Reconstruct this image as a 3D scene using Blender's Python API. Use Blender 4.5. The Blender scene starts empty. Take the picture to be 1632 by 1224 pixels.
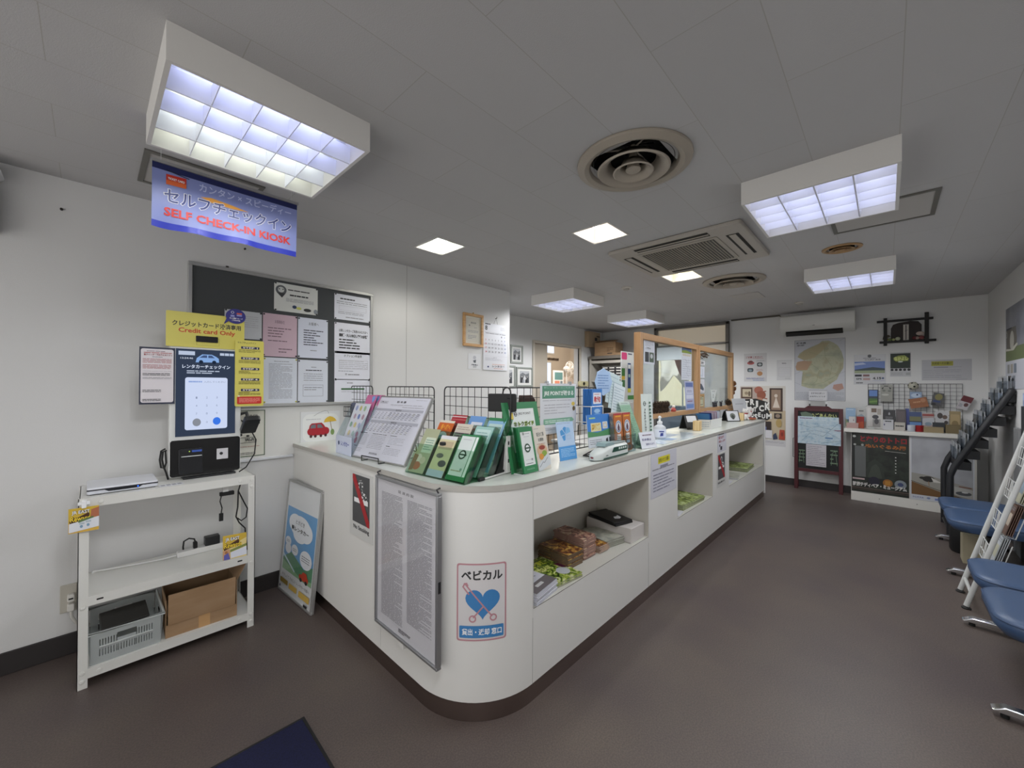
import bpy, bmesh, math, random
from mathutils import Matrix, Vector
R_ = math.radians
PI = math.pi
SC = bpy.context.scene
COL = SC.collection

# ------------------------------------------------------------------ camera numbers (solved from the room's straight lines)
CAM = Vector((0.0, 0.0, 1.45))
FWD = Vector((0.72814113, 0.68540602, 0.00539389))
RGT = Vector((0.68539126, -0.72816099, 0.00451548))
UPV = Vector((-0.00702256, -0.00040901, 0.99997526))
FPX = 634.05


def ray(px, py):
    return FWD + RGT * ((px - 816) / FPX) - UPV * ((py - 612) / FPX)


def at(axis, px, py, val):
    """Point of the room plane axis=val that the photograph shows at (px, py)."""
    d = ray(px, py)
    i = 'xyz'.index(axis)
    return CAM + d * ((val - CAM[i]) / d[i])


W, C, XF, YB, YR = 3.2035, 2.549, 7.176, 4.226, -0.864
XL, YL, H = 0.957, 1.086, 1.054

# ------------------------------------------------------------------ materials
_mats = {}


def _lin(c):
    c = c / 255.0
    return c / 12.92 if c <= 0.04045 else ((c + 0.055) / 1.055) ** 2.4


def rgb(hexs):
    h = hexs.lstrip('#')
    if len(h) == 3:
        h = ''.join(q * 2 for q in h)
    return tuple(_lin(int(h[i:i + 2], 16)) for i in (0, 2, 4)) + (1.0,)


def M(hexs, rough=0.55, metal=0.0, bump=0.0, bscale=200.0, coat=0.0):
    key = (hexs, rough, metal, bump, bscale, coat)
    if key in _mats:
        return _mats[key]
    m = bpy.data.materials.new('paint ' + hexs)
    m.use_nodes = True
    nt = m.node_tree
    b = nt.nodes['Principled BSDF']
    b.inputs['Base Color'].default_value = rgb(hexs)
    b.inputs['Roughness'].default_value = rough
    b.inputs['Metallic'].default_value = metal
    if coat:
        b.inputs['Coat Weight'].default_value = coat
        b.inputs['Coat Roughness'].default_value = 0.08
    if bump:
        t = nt.nodes.new('ShaderNodeTexCoord')
        n = nt.nodes.new('ShaderNodeTexNoise')
        n.inputs['Scale'].default_value = bscale
        u = nt.nodes.new('ShaderNodeBump')
        u.inputs['Strength'].default_value = bump
        u.inputs['Distance'].default_value = 0.002
        nt.links.new(t.outputs['Object'], n.inputs['Vector'])
        nt.links.new(n.outputs['Fac'], u.inputs['Height'])
        nt.links.new(u.outputs['Normal'], b.inputs['Normal'])
    _mats[key] = m
    return m


def ME(hexs, strength=1.0):
    key = ('e', hexs, strength)
    if key not in _mats:
        m = bpy.data.materials.new('glow ' + hexs)
        m.use_nodes = True
        nt = m.node_tree
        nt.nodes.clear()
        e = nt.nodes.new('ShaderNodeEmission')
        e.inputs[0].default_value = rgb(hexs)
        e.inputs[1].default_value = strength
        o = nt.nodes.new('ShaderNodeOutputMaterial')
        nt.links.new(e.outputs[0], o.inputs[0])
        _mats[key] = m
    return _mats[key]


def NM(name, cols, scale=20.0, rough=0.5, detail=3.0, stretch=(1, 1, 1), const=False, dist=0.0):
    """Noise through a colour ramp: printed pictures, wood grain, flecked floors."""
    key = ('n', name)
    if key in _mats:
        return _mats[key]
    m = bpy.data.materials.new(name)
    m.use_nodes = True
    nt = m.node_tree
    b = nt.nodes['Principled BSDF']
    b.inputs['Roughness'].default_value = rough
    t = nt.nodes.new('ShaderNodeTexCoord')
    mp = nt.nodes.new('ShaderNodeMapping')
    mp.inputs['Scale'].default_value = stretch
    n = nt.nodes.new('ShaderNodeTexNoise')
    n.inputs['Scale'].default_value = scale
    n.inputs['Detail'].default_value = detail
    n.inputs['Distortion'].default_value = dist
    r = nt.nodes.new('ShaderNodeValToRGB')
    if const:
        r.color_ramp.interpolation = 'CONSTANT'
    el = r.color_ramp.elements
    k = len(cols)
    lo, hi = 0.32, 0.68
    pos = [lo + (hi - lo) * i / max(1, k - 1) for i in range(k)] if not const else [0.0] + [lo + (hi - lo) * i / (k - 1) for i in range(1, k)]
    el[0].position, el[0].color = pos[0], rgb(cols[0])
    el[1].position, el[1].color = pos[-1], rgb(cols[-1])
    for p, c in list(zip(pos, cols))[1:-1]:
        e = el.new(p)
        e.color = rgb(c)
    nt.links.new(t.outputs['Object'], mp.inputs['Vector'])
    nt.links.new(mp.outputs['Vector'], n.inputs['Vector'])
    nt.links.new(n.outputs['Fac'], r.inputs['Fac'])
    nt.links.new(r.outputs['Color'], b.inputs['Base Color'])
    _mats[key] = m
    return m


def CLEAR(hexs='#ffffff', gloss=0.10, rough=0.04, name='clear'):
    """Thin clear or tinted sheet."""
    key = ('c', hexs, gloss, rough)
    if key in _mats:
        return _mats[key]
    m = bpy.data.materials.new(name + ' ' + hexs)
    m.use_nodes = True
    nt = m.node_tree
    nt.nodes.clear()
    o = nt.nodes.new('ShaderNodeOutputMaterial')
    t = nt.nodes.new('ShaderNodeBsdfTransparent')
    t.inputs[0].default_value = rgb(hexs)
    g = nt.nodes.new('ShaderNodeBsdfGlossy')
    g.inputs['Roughness'].default_value = rough
    x = nt.nodes.new('ShaderNodeMixShader')
    x.inputs[0].default_value = gloss
    nt.links.new(t.outputs[0], x.inputs[1])
    nt.links.new(g.outputs[0], x.inputs[2])
    nt.links.new(x.outputs[0], o.inputs[0])
    _mats[key] = m
    return m


def MILKY(hexs, alpha):
    """Translucent sheet that scatters part of the light and lets the rest through."""
    key = ('k', hexs, alpha)
    if key in _mats:
        return _mats[key]
    m = bpy.data.materials.new('milky ' + hexs)
    m.use_nodes = True
    b = m.node_tree.nodes['Principled BSDF']
    b.inputs['Base Color'].default_value = rgb(hexs)
    b.inputs['Roughness'].default_value = 0.3
    b.inputs['Alpha'].default_value = alpha
    _mats[key] = m
    return m


# ------------------------------------------------------------------ lettering
_tcache = {}


def text_geo(s, bold):
    key = (s, bold)
    if key not in _tcache:
        cu = bpy.data.curves.new('lettering', 'FONT')
        cu.body = s
        cu.size = 1.0
        cu.resolution_u = 2
        cu.offset = bold
        o = bpy.data.objects.new('lettering', cu)
        me = bpy.data.meshes.new_from_object(o)
        vs = [v.co.copy() for v in me.vertices]
        fs = [tuple(p.vertices) for p in me.polygons]
        bpy.data.objects.remove(o)
        bpy.data.curves.remove(cu)
        bpy.data.meshes.remove(me)
        if vs:
            x0, x1 = min(v.x for v in vs), max(v.x for v in vs)
            y0, y1 = min(v.y for v in vs), max(v.y for v in vs)
        else:
            x0 = y0 = 0
            x1 = y1 = 1
        _tcache[key] = (vs, fs, x0, x1, y0, y1)
    return _tcache[key]


# ------------------------------------------------------------------ mesh builder
class MB:
    def __init__(s, mat=None):
        s.v, s.f, s.mi, s.mats, s.M, s.d = [], [], [], [], Matrix(), mat

    def slot(s, mat):
        mat = mat or s.d
        if mat not in s.mats:
            s.mats.append(mat)
        return s.mats.index(mat)

    def add(s, vs, fs, mat=None):
        k, n = s.slot(mat), len(s.v)
        s.v += [s.M @ Vector(q) for q in vs]
        s.f += [tuple(i + n for i in q) for q in fs]
        s.mi += [k] * len(fs)
        return s

    def box(s, x0, y0, z0, x1, y1, z1, mat=None):
        vs = [(x, y, z) for z in (z0, z1) for y in (y0, y1) for x in (x0, x1)]
        return s.add(vs, [(0, 2, 3, 1), (4, 5, 7, 6), (0, 1, 5, 4), (1, 3, 7, 5), (3, 2, 6, 7), (2, 0, 4, 6)], mat)

    def prism(s, poly, a, b, axis='z', mat=None):
        """poly in the two other axes (x,y | x,z | y,z), extruded from a to b along axis."""
        def p3(q, t):
            return {'z': (q[0], q[1], t), 'y': (q[0], t, q[1]), 'x': (t, q[0], q[1])}[axis]
        n = len(poly)
        vs = [p3(q, a) for q in poly] + [p3(q, b) for q in poly]
        fs = [tuple(range(n)), tuple(range(2 * n - 1, n - 1, -1))]
        fs += [(i, i + n, (i + 1) % n + n, (i + 1) % n) for i in range(n)]
        return s.add(vs, fs, mat)

    def tube(s, path, r, mat=None, seg=8, closed=False, cap=True):
        P = [Vector(p) for p in path]
        n = len(P)
        rings = []
        prev = None
        for i, p in enumerate(P):
            if closed:
                t = (P[(i + 1) % n] - P[i - 1])
            else:
                t = P[min(i + 1, n - 1)] - P[max(i - 1, 0)]
            t.normalize()
            if prev is None:
                a = Vector((0, 0, 1)) if abs(t.z) < 0.9 else Vector((1, 0, 0))
                u = t.cross(a).normalized()
            else:
                u = (prev - t * prev.dot(t))
                u = u.normalized() if u.length > 1e-6 else t.orthogonal().normalized()
            prev = u
            w = t.cross(u)
            rr = r[i] if isinstance(r, (list, tuple)) else r
            rings.append([p + u * (rr * math.cos(2 * PI * k / seg)) + w * (rr * math.sin(2 * PI * k / seg)) for k in range(seg)])
        vs = [q for g in rings for q in g]
        fs = []
        for i in range(n if closed else n - 1):
            j = (i + 1) % n
            for k in range(seg):
                l = (k + 1) % seg
                fs.append((i * seg + k, i * seg + l, j * seg + l, j * seg + k))
        if cap and not closed:
            fs.append(tuple(range(seg - 1, -1, -1)))
            fs.append(tuple((n - 1) * seg + k for k in range(seg)))
        return s.add(vs, fs, mat)

    def lathe(s, prof, c=(0, 0, 0), mat=None, seg=32, sx=1.0, sy=1.0):
        c = Vector(c)
        n = len(prof)
        vs = [c + Vector((r * sx * math.cos(2 * PI * k / seg), r * sy * math.sin(2 * PI * k / seg), z)) for r, z in prof for k in range(seg)]
        fs = [(i * seg + k, i * seg + (k + 1) % seg, (i + 1) * seg + (k + 1) % seg, (i + 1) * seg + k) for i in range(n - 1) for k in range(seg)]
        if prof[0][0] > 1e-4:
            pass
        return s.add(vs, fs, mat)

    def disc(s, r, c, mat=None, seg=32, up=False):
        c = Vector(c)
        vs = [c + Vector((r * math.cos(2 * PI * k / seg), r * math.sin(2 * PI * k / seg), 0)) for k in range(seg)]
        return s.add(vs, [tuple(range(seg)) if up else tuple(range(seg - 1, -1, -1))], mat)

    def ball(s, c, r, mat=None, seg=14, rings=9):
        r = (r, r, r) if not isinstance(r, tuple) else r
        c = Vector(c)
        vs = [c + Vector((0, 0, -r[2]))]
        for i in range(1, rings):
            t = PI * i / rings
            for k in range(seg):
                vs.append(c + Vector((r[0] * math.sin(t) * math.cos(2 * PI * k / seg), r[1] * math.sin(t) * math.sin(2 * PI * k / seg), -r[2] * math.cos(t))))
        vs.append(c + Vector((0, 0, r[2])))
        fs = [(0, 1 + (k + 1) % seg, 1 + k) for k in range(seg)]
        for i in range(rings - 2):
            a, b = 1 + i * seg, 1 + (i + 1) * seg
            fs += [(a + k, a + (k + 1) % seg, b + (k + 1) % seg, b + k) for k in range(seg)]
        t = len(vs) - 1
        a = 1 + (rings - 2) * seg
        fs += [(t, a + k, a + (k + 1) % seg) for k in range(seg)]
        return s.add(vs, fs, mat)

    def text(s, txt, x0, x1, z0, z1, y, mat, bold=0.0, keep=False):
        vs, fs, a0, a1, b0, b1 = text_geo(txt, bold)
        if not vs:
            return s
        sx, sz = (x1 - x0) / (a1 - a0), (z1 - z0) / (b1 - b0)
        if keep:
            sx = sz = min(sx, sz)
        ox = (x0 + x1) / 2 - sx * (a0 + a1) / 2
        oz = (z0 + z1) / 2 - sz * (b0 + b1) / 2
        return s.add([(ox + sx * v.x, y, oz + sz * v.y) for v in vs], fs, mat)

    def build(s, name, parent=None, bevel=0.0, smooth=True, solid=0.0, seg=2, angle=38):
        me = bpy.data.meshes.new(name)
        me.from_pydata([tuple(q) for q in s.v], [], s.f)
        for m in s.mats:
            me.materials.append(m)
        me.polygons.foreach_set('material_index', s.mi)
        if smooth:
            me.polygons.foreach_set('use_smooth', [True] * len(s.f))
            me.set_sharp_from_angle(angle=R_(angle))
        me.update()
        o = bpy.data.objects.new(name, me)
        COL.objects.link(o)
        if parent is not None:
            o.parent = parent
        if solid:
            q = o.modifiers.new('thickness', 'SOLIDIFY')
            q.thickness = solid
            q.offset = 0
        if bevel:
            q = o.modifiers.new('edge', 'BEVEL')
            q.width = bevel
            q.segments = seg
            q.limit_method = 'ANGLE'
            q.angle_limit = R_(40)
            q.harden_normals = True
        return o


def rrect(x0, z0, x1, z1, r, n=5):
    out = []
    for cx, cz, a in ((x1 - r, z0 + r, -90), (x1 - r, z1 - r, 0), (x0 + r, z1 - r, 90), (x0 + r, z0 + r, 180)):
        for i in range(n + 1):
            t = R_(a + 90 * i / n)
            out.append((cx + r * math.cos(t), cz + r * math.sin(t)))
    return out


def tag(o, label=None, cat=None, group=None, kind=None):
    if label:
        o['label'] = label
    if cat:
        o['category'] = cat
    if group:
        o['group'] = group
    if kind:
        o['kind'] = kind
    return o


def thing(name, label, cat, loc=(0, 0, 0), rz=0.0, group=None, rx=0.0):
    o = bpy.data.objects.new(name, None)
    o.empty_display_size = 0.05
    COL.objects.link(o)
    o.location = loc
    o.rotation_euler = (rx, 0, rz)
    return tag(o, label, cat, group)


def solo(name, mb, label, cat, loc=(0, 0, 0), rz=0.0, group=None, rx=0.0, **k):
    o = mb.build(name, **k)
    o.location = loc
    o.rotation_euler = (rx, 0, rz)
    return tag(o, label, cat, group)


def struct(name, mb, **k):
    return tag(mb.build(name, **k), kind='structure')


def copy_tree(o, parent=None):
    c = o.copy()
    COL.objects.link(c)
    if parent is not None:
        c.parent = parent
    for ch in [q for q in o.children]:
        copy_tree(ch, c)
    return c


# ------------------------------------------------------------------ printed sheets
STEP = 0.00025


def draw(mb, w, h, items, y0):
    """Print items on a sheet w x h standing in the xz plane; u runs right, v runs DOWN, both 0..1. y0 is the front face."""
    y = y0
    for it in items:
        y -= STEP
        k = it[0]
        if k == 'r':
            _, u0, v0, u1, v1, m = it
            mb.add([(u0 * w, y, h - v1 * h), (u1 * w, y, h - v1 * h), (u1 * w, y, h - v0 * h), (u0 * w, y, h - v0 * h)], [(0, 1, 2, 3)], m)
        elif k == 'rr':
            _, u0, v0, u1, v1, m, rad = it
            p = rrect(u0 * w, h - v1 * h, u1 * w, h - v0 * h, rad)
            mb.add([(a, y, b) for a, b in p], [tuple(range(len(p)))], m)
        elif k == 'p':
            mb.add([(u * w, y, h - v * h) for u, v in it[1]], [tuple(range(len(it[1])))], it[2])
        elif k == 'e':
            _, cu, cv, ru, rv, m = it
            n = 28
            mb.add([(cu * w + ru * w * math.cos(2 * PI * i / n), y, h - cv * h + rv * h * math.sin(2 * PI * i / n)) for i in range(n)], [tuple(range(n))], m)
        elif k == 't':
            _, s, u0, v0, u1, v1, m = it[:7]
            mb.text(s, u0 * w, u1 * w, h - v1 * h, h - v0 * h, y, m, it[7] if len(it) > 7 else 0.0)
        elif k == 'l':
            _, u0, v0, u1, v1, n, m, seed = it[:8]
            thick = it[8] if len(it) > 8 else 0.32
            rnd = random.Random(seed)
            for i in range(n):
                vc = v0 + (v1 - v0) * (i + 0.5) / n
                hv = (v1 - v0) / n * thick / 2
                u = u0
                end = u1 if rnd.random() < 0.7 else u0 + (u1 - u0) * rnd.uniform(0.45, 0.9)
                while u < end - 0.01:
                    q = min(end, u + (u1 - u0) * rnd.uniform(0.08, 0.3))
                    mb.add([(u * w, y, h - (vc + hv) * h), (q * w, y, h - (vc + hv) * h), (q * w, y, h - (vc - hv) * h), (u * w, y, h - (vc - hv) * h)], [(0, 1, 2, 3)], m)
                    u = q + (u1 - u0) * rnd.uniform(0.012, 0.03)
        elif k == 'b':          # rectangular outline
            _, u0, v0, u1, v1, m, t = it
            for a0, b0, a1, b1 in ((u0, v0, u1, v0 + t / h), (u0, v1 - t / h, u1, v1), (u0, v0, u0 + t / w, v1), (u1 - t / w, v0, u1, v1)):
                mb.add([(a0 * w, y, h - b1 * h), (a1 * w, y, h - b1 * h), (a1 * w, y, h - b0 * h), (a0 * w, y, h - b0 * h)], [(0, 1, 2, 3)], m)
        elif k == 'ln':         # polyline of a given width in metres
            _, pts, m, t = it
            P = [Vector((u * w, h - v * h)) for u, v in pts]
            for a, b in zip(P, P[1:]):
                d = (b - a)
                if d.length < 1e-6:
                    continue
                n = Vector((-d.y, d.x)).normalized() * (t / 2)
                e = d.normalized() * (t / 2)
                a2, b2 = a - e, b + e
                mb.add([(a2.x - n.x, y, a2.y - n.y), (b2.x - n.x, y, b2.y - n.y), (b2.x + n.x, y, b2.y + n.y), (a2.x + n.x, y, a2.y + n.y)], [(0, 1, 2, 3)], m)
        elif k == 'c':          # ring
            _, cu, cv, r0, r1, m = it
            n = 28
            vs = []
            for i in range(n):
                a = 2 * PI * i / n
                for r in (r0, r1):
                    vs.append((cu * w + r * math.cos(a), y, h - cv * h + r * math.sin(a)))
            mb.add(vs, [(2 * i, 2 * i + 1, (2 * i + 3) % (2 * n), (2 * i + 2) % (2 * n)) for i in range(n)], m)
    return mb


def sheet(w, h, items, bg, thick=0.0012, corner=0.0, mb=None, y=0.0):
    mb = mb or MB()
    if corner:
        mb.prism(rrect(0, 0, w, h, corner), y, y - thick, 'y', bg)
    else:
        mb.box(0, y - thick, 0, w, y, h, bg)
    return draw(mb, w, h, items, y - thick)


def flat(name, label, cat, loc, rz, w, h, items, bg, tilt=0.0, thick=0.0012, group=None, corner=0.0):
    o = sheet(w, h, items, bg, thick, corner).build(name, smooth=False)
    o.location = loc
    o.rotation_euler = (-tilt, 0, rz)
    return tag(o, label, cat, group)


def flat_part(name, parent, loc, rz, w, h, items, bg, tilt=0.0, thick=0.0012, corner=0.0, label=None):
    o = sheet(w, h, items, bg, thick, corner).build(name, parent, smooth=False)
    o.location = loc
    o.rotation_euler = (-tilt, 0, rz)
    if label:
        o['label'] = label
    return o


def rect_y(val, tl, br):
    a, b = at('y', tl[0], tl[1], val), at('y', br[0], br[1], val)
    return (a.x, val - 0.0005, b.z), 0.0, b.x - a.x, a.z - b.z


def rect_x(val, tl, br):
    a, b = at('x', tl[0], tl[1], val), at('x', br[0], br[1], val)
    return (val - 0.0005, a.y, b.z), -PI / 2, a.y - b.y, a.z - b.z


INK, GREY, PAPER = M('#2a2a2c', 0.6), M('#8a8a90', 0.6), M('#e9e9ec', 0.5)
LGREY, RED, NAVY, WHITE = M('#b4b4ba', 0.6), M('#c0262c', 0.5), M('#1d2a5a', 0.5), M('#f2f2f2', 0.45)
BLACK = M('#0c0c0d', 0.45)
STEEL = M('#b9bbbd', 0.28, 1.0)
ALU = M('#b4b4b2', 0.42, 0.7)
CHROME = M('#d8dadc', 0.12, 1.0)
RUBBER = M('#141414', 0.7)
WPAINT = M('#dcdcd8', 0.38)
# ================================================================== the room
struct('added_sun_blocker', MB(M('#8a8884', 0.8)).box(-4.2, -3.0, 2.75, -1.6, 6.0, 2.85), smooth=False)  # unseen slab added to keep the sun off the indoor floor
WALLM = M('#d0d0cf', 0.7, 0.0, 0.25, 420.0)
CEILP = M('#b9b6b2', 0.85, 0.0, 0.3, 300.0)


def floor_mat():
    m = bpy.data.materials.new('brown speckled vinyl floor')
    m.use_nodes = True
    nt = m.node_tree
    b = nt.nodes['Principled BSDF']
    t = nt.nodes.new('ShaderNodeTexCoord')
    big = nt.nodes.new('ShaderNodeTexNoise')
    big.inputs['Scale'].default_value = 1.6
    big.inputs['Detail'].default_value = 5
    sm = nt.nodes.new('ShaderNodeTexNoise')
    sm.inputs['Scale'].default_value = 150
    sm.inputs['Detail'].default_value = 2
    r1 = nt.nodes.new('ShaderNodeValToRGB')
    r1.color_ramp.elements[0].position, r1.color_ramp.elements[0].color = 0.35, rgb('#544a48')
    r1.color_ramp.elements[1].position, r1.color_ramp.elements[1].color = 0.68, rgb('#60564f')
    r2 = nt.nodes.new('ShaderNodeValToRGB')
    r2.color_ramp.elements[0].position, r2.color_ramp.elements[0].color = 0.38, (0.82, 0.82, 0.82, 1)
    r2.color_ramp.elements[1].position, r2.color_ramp.elements[1].color = 0.66, (1.14, 1.12, 1.12, 1)
    x = nt.nodes.new('ShaderNodeMix')
    x.data_type = 'RGBA'
    x.blend_type = 'MULTIPLY'
    x.inputs[0].default_value = 1
    u = nt.nodes.new('ShaderNodeBump')
    u.inputs['Strength'].default_value = 0.2
    u.inputs['Distance'].default_value = 0.003
    for n in (big, sm):
        nt.links.new(t.outputs['Object'], n.inputs['Vector'])
    nt.links.new(big.outputs['Fac'], r1.inputs['Fac'])
    nt.links.new(sm.outputs['Fac'], r2.inputs['Fac'])
    nt.links.new(r1.outputs['Color'], x.inputs[6])
    nt.links.new(r2.outputs['Color'], x.inputs[7])
    nt.links.new(x.outputs[2], b.inputs['Base Color'])
    nt.links.new(sm.outputs['Fac'], u.inputs['Height'])
    nt.links.new(u.outputs['Normal'], b.inputs['Normal'])
    b.inputs['Roughness'].default_value = 0.46
    return m


def ceiling_mat():
    """White ceiling boards with thin joints: long runs along x, staggered short joints."""
    m = bpy.data.materials.new('ceiling boards with joints')
    m.use_nodes = True
    nt = m.node_tree
    b = nt.nodes['Principled BSDF']
    b.inputs['Roughness'].default_value = 0.85
    t = nt.nodes.new('ShaderNodeTexCoord')
    mp = nt.nodes.new('ShaderNodeMapping')
    mp.inputs['Location'].default_value = (0.11, 0.345, 0)
    br = nt.nodes.new('ShaderNodeTexBrick')
    br.offset = 0.5
    br.inputs['Color1'].default_value = rgb('#bab9b9')
    br.inputs['Color2'].default_value = rgb('#b7b6b6')
    br.inputs['Mortar'].default_value = rgb('#a8a5a0')
    br.inputs['Scale'].default_value = 1.0
    br.inputs['Mortar Size'].default_value = 0.0016
    br.inputs['Mortar Smooth'].default_value = 0.2
    br.inputs['Brick Width'].default_value = 0.91
    br.inputs['Row Height'].default_value = 0.303
    n = nt.nodes.new('ShaderNodeTexNoise')
    n.inputs['Scale'].default_value = 260
    u = nt.nodes.new('ShaderNodeBump')
    u.inputs['Strength'].default_value = 0.3
    u.inputs['Distance'].default_value = 0.002
    nt.links.new(t.outputs['Object'], mp.inputs['Vector'])
    nt.links.new(mp.outputs['Vector'], br.inputs['Vector'])
    nt.links.new(t.outputs['Object'], n.inputs['Vector'])
    nt.links.new(n.outputs['Fac'], u.inputs['Height'])
    nt.links.new(br.outputs['Color'], b.inputs['Base Color'])
    nt.links.new(u.outputs['Normal'], b.inputs['Normal'])
    return m


struct('floor', MB(floor_mat()).box(-2.6, -2.6, -0.08, 12.0, 8.0, 0.0), smooth=False)


def grid_sheet(xr, yr, holes, fn, mat):
    """Rectangles of a sheet with rectangular holes left open; fn maps (a,b) to a point."""
    xs = sorted(set([xr[0], xr[1]] + [h[0] for h in holes] + [h[1] for h in holes]))
    ys = sorted(set([yr[0], yr[1]] + [h[2] for h in holes] + [h[3] for h in holes]))
    mb = MB(mat)
    idx = {}
    vs, fs = [], []

    def vi(a, b):
        if (a, b) not in idx:
            idx[(a, b)] = len(vs)
            vs.append(fn(a, b))
        return idx[(a, b)]
    for x0, x1 in zip(xs, xs[1:]):
        for y0, y1 in zip(ys, ys[1:]):
            cx, cy = (x0 + x1) / 2, (y0 + y1) / 2
            if any(h[0] < cx < h[1] and h[2] < cy < h[3] for h in holes):
                continue
            fs.append((vi(x0, y0), vi(x1, y0), vi(x1, y1), vi(x0, y1)))
    mb.add(vs, fs, mat)
    return mb


DOWN = [(1.764, 2.42, 0.250, 0.29), (2.367, 1.362, 0.285, 0.27), (3.892, 1.335, 0.285, 0.29)]
ROUND = [(1.822, 0.905, 0.27), (4.535, 1.145, 0.285), (4.055, 0.256, 0.125), (5.30, 0.265, 0.15)]
holes = [(x, x + a, y, y + b) for x, y, a, b in DOWN] + [(x - r * 0.62, x + r * 0.62, y - r * 0.62, y + r * 0.62) for x, y, r in ROUND]
struct('ceiling', grid_sheet((-1.6, XF + 0.1), (-0.95, YB + 0.1), holes, lambda a, b: (a, b, C), ceiling_mat()), smooth=False)
struct('ceiling', MB(M('#6f6f6c', 0.9)).box(-1.6, -0.95, C + 0.30, XF + 0.1, YB + 0.1, C + 0.36), smooth=False).name = 'ceiling_void'

struct('wall_left', MB(WALLM).box(-1.6, W, 0, 3.357, W + 0.14, C), smooth=False)
struct('wall_return', MB(WALLM).box(3.2, W + 0.14, 0, 3.357, YB, C), smooth=False)
# vertical joint in the wall boards
struct('trim_1', MB(M('#8f8d89', 0.8)).box(1.987, W - 0.0008, 0.1, 1.990, W, C), smooth=False)
# office back wall with the opening for the sliding door
D0, D1, DH = 5.015, 6.335, 2.165
struct('wall_office', grid_sheet((3.2, XF + 0.1), (0, C), [(D0, D1, -1, DH)], lambda a, b: (a, YB, b), WALLM), smooth=False)
struct('wall_office_reveal', MB(WALLM).box(D1, YB + 0.001, 0, D1 + 0.05, YB + 0.12, C).box(D0 - 0.05, YB + 0.001, 0, D0, YB + 0.12, C).box(D0, YB + 0.001, DH, D1, YB + 0.12, C), smooth=False)
dw = MB(M('#b9b1a4', 0.5))
for x0, x1, z0, z1 in ((D0 - 0.045, D0, 0, DH + 0.045), (D1, D1 + 0.045, 0, DH + 0.045), (D0, D1, DH, DH + 0.045)):
    dw.box(x0, YB - 0.022, z0, x1, YB + 0.03, z1)
struct('door_1_frame', dw, bevel=0.003)
o = struct('door_1', MB(M('#a99f90', 0.5)).box(D0 + 0.01, YB + 0.035, 0.01, D0 + 0.40, YB + 0.07, DH - 0.01), bevel=0.003)
MB(M('#4a463f', 0.4, 0.4)).box(D0 + 0.33, YB + 0.028, 0.95, D0 + 0.365, YB + 0.034, 1.12).build('door_pull', o)

# far wall: solid part beside the window, window opening towards the street, solid part behind the shelves
WY0, WY1 = 1.87, 3.12
struct('wall_far', grid_sheet((YR - 0.1, YB + 0.1), (0, C), [(WY0, WY1, 0.62, C - 0.02)], lambda a, b: (XF, a, b), WALLM), smooth=False)
struct('wall_right', MB(WALLM).box(-0.7, YR - 0.12, 0, XF + 0.1, YR, C), smooth=False)

BASE = M('#2a2626', 0.5)
struct('baseboard_left', MB(BASE).box(-1.6, W - 0.012, 0, 3.357, W, 0.112), bevel=0.003)
struct('baseboard_far', MB(BASE).box(XF - 0.012, YR, 0, XF, YB, 0.10), bevel=0.003)
struct('baseboard_right', MB(BASE).box(-0.7, YR, 0, XF, YR + 0.012, 0.10), bevel=0.003)

# ------------------------------------------------------------------ the office window in the far wall
FRM = M('#6f6c68', 0.35, 0.6)
wf = MB(FRM)
z0, z1, t = 0.62, C - 0.02, 0.05
for a, b, c, d in ((WY0, WY0 + t, z0, z1), (WY1 - t, WY1, z0, z1), (WY0, WY1, z0, z0 + t), (WY0, WY1, z1 - t, z1), (WY0, WY1, 2.165, 2.195), (2.36, 2.40, z0, 2.165)):
    wf.box(XF - 0.05, a, c, XF + 0.05, b, d)
win = struct('window_1', wf, bevel=0.004)
MB(MILKY('#c4c0bc', 0.72)).box(XF + 0.004, WY0 + t, 2.195, XF + 0.012, WY1 - t, z1 - t).build('blind', win, smooth=False)
MB(MILKY('#aeb0b4', 0.72)).box(XF + 0.004, WY0 + t, z0 + t, XF + 0.010, 2.36, 2.165).build('frosted_pane', win, smooth=False)
MB(CLEAR('#e6ecf0', 0.08)).box(XF + 0.004, 2.40, z0 + t, XF + 0.010, WY1 - t, 2.165).build('pane', win, smooth=False)
MB(M('#dfe2e5', 0.6)).box(XF - 0.046, 2.40, 1.93, XF - 0.012, WY1 - t, 2.165).build('roller_shade', win, bevel=0.006)
MB(M('#8a8f96', 0.6)).box(XF + 0.02, WY0, 0.62, XF + 0.4, WY1, 1.10).build('window_ledge', win, bevel=0.005)

# the yard outside the window: sunlit cream house wall, white sheets hung to dry, folded parasol
struct('wall_outside', MB(M('#efe2c4', 0.8)).box(9.6, 0.5, -0.05, 9.8, 6.5, 3.6), smooth=False)
struct('ground_outside', MB(M('#a9a49b', 0.9)).box(XF + 0.12, 0.5, -0.10, 9.6, 6.5, 0.005), smooth=False)


def hung_cloth(w, h, seed, mat):
    rnd = random.Random(seed)
    mb = MB(mat)
    n, m = 16, 12
    ph = [rnd.uniform(0, 6) for _ in range(4)]
    vs = []
    for j in range(m + 1):
        for i in range(n + 1):
            u, v = i / n, j / m
            k = 1 - 0.55 * v * (0.6 + 0.4 * math.sin(ph[0] + 4 * v))
            vs.append(((u - 0.5) * w * k, 0.05 * math.sin(9 * u + ph[1] + 2 * v) * (0.3 + v), -v * h * (0.75 + 0.25 * math.sin(5 * u + ph[2]))))
    fs = [(j * (n + 1) + i, j * (n + 1) + i + 1, (j + 1) * (n + 1) + i + 1, (j + 1) * (n + 1) + i) for j in range(m) for i in range(n)]
    mb.add(vs, fs, mat)
    return mb


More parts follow.
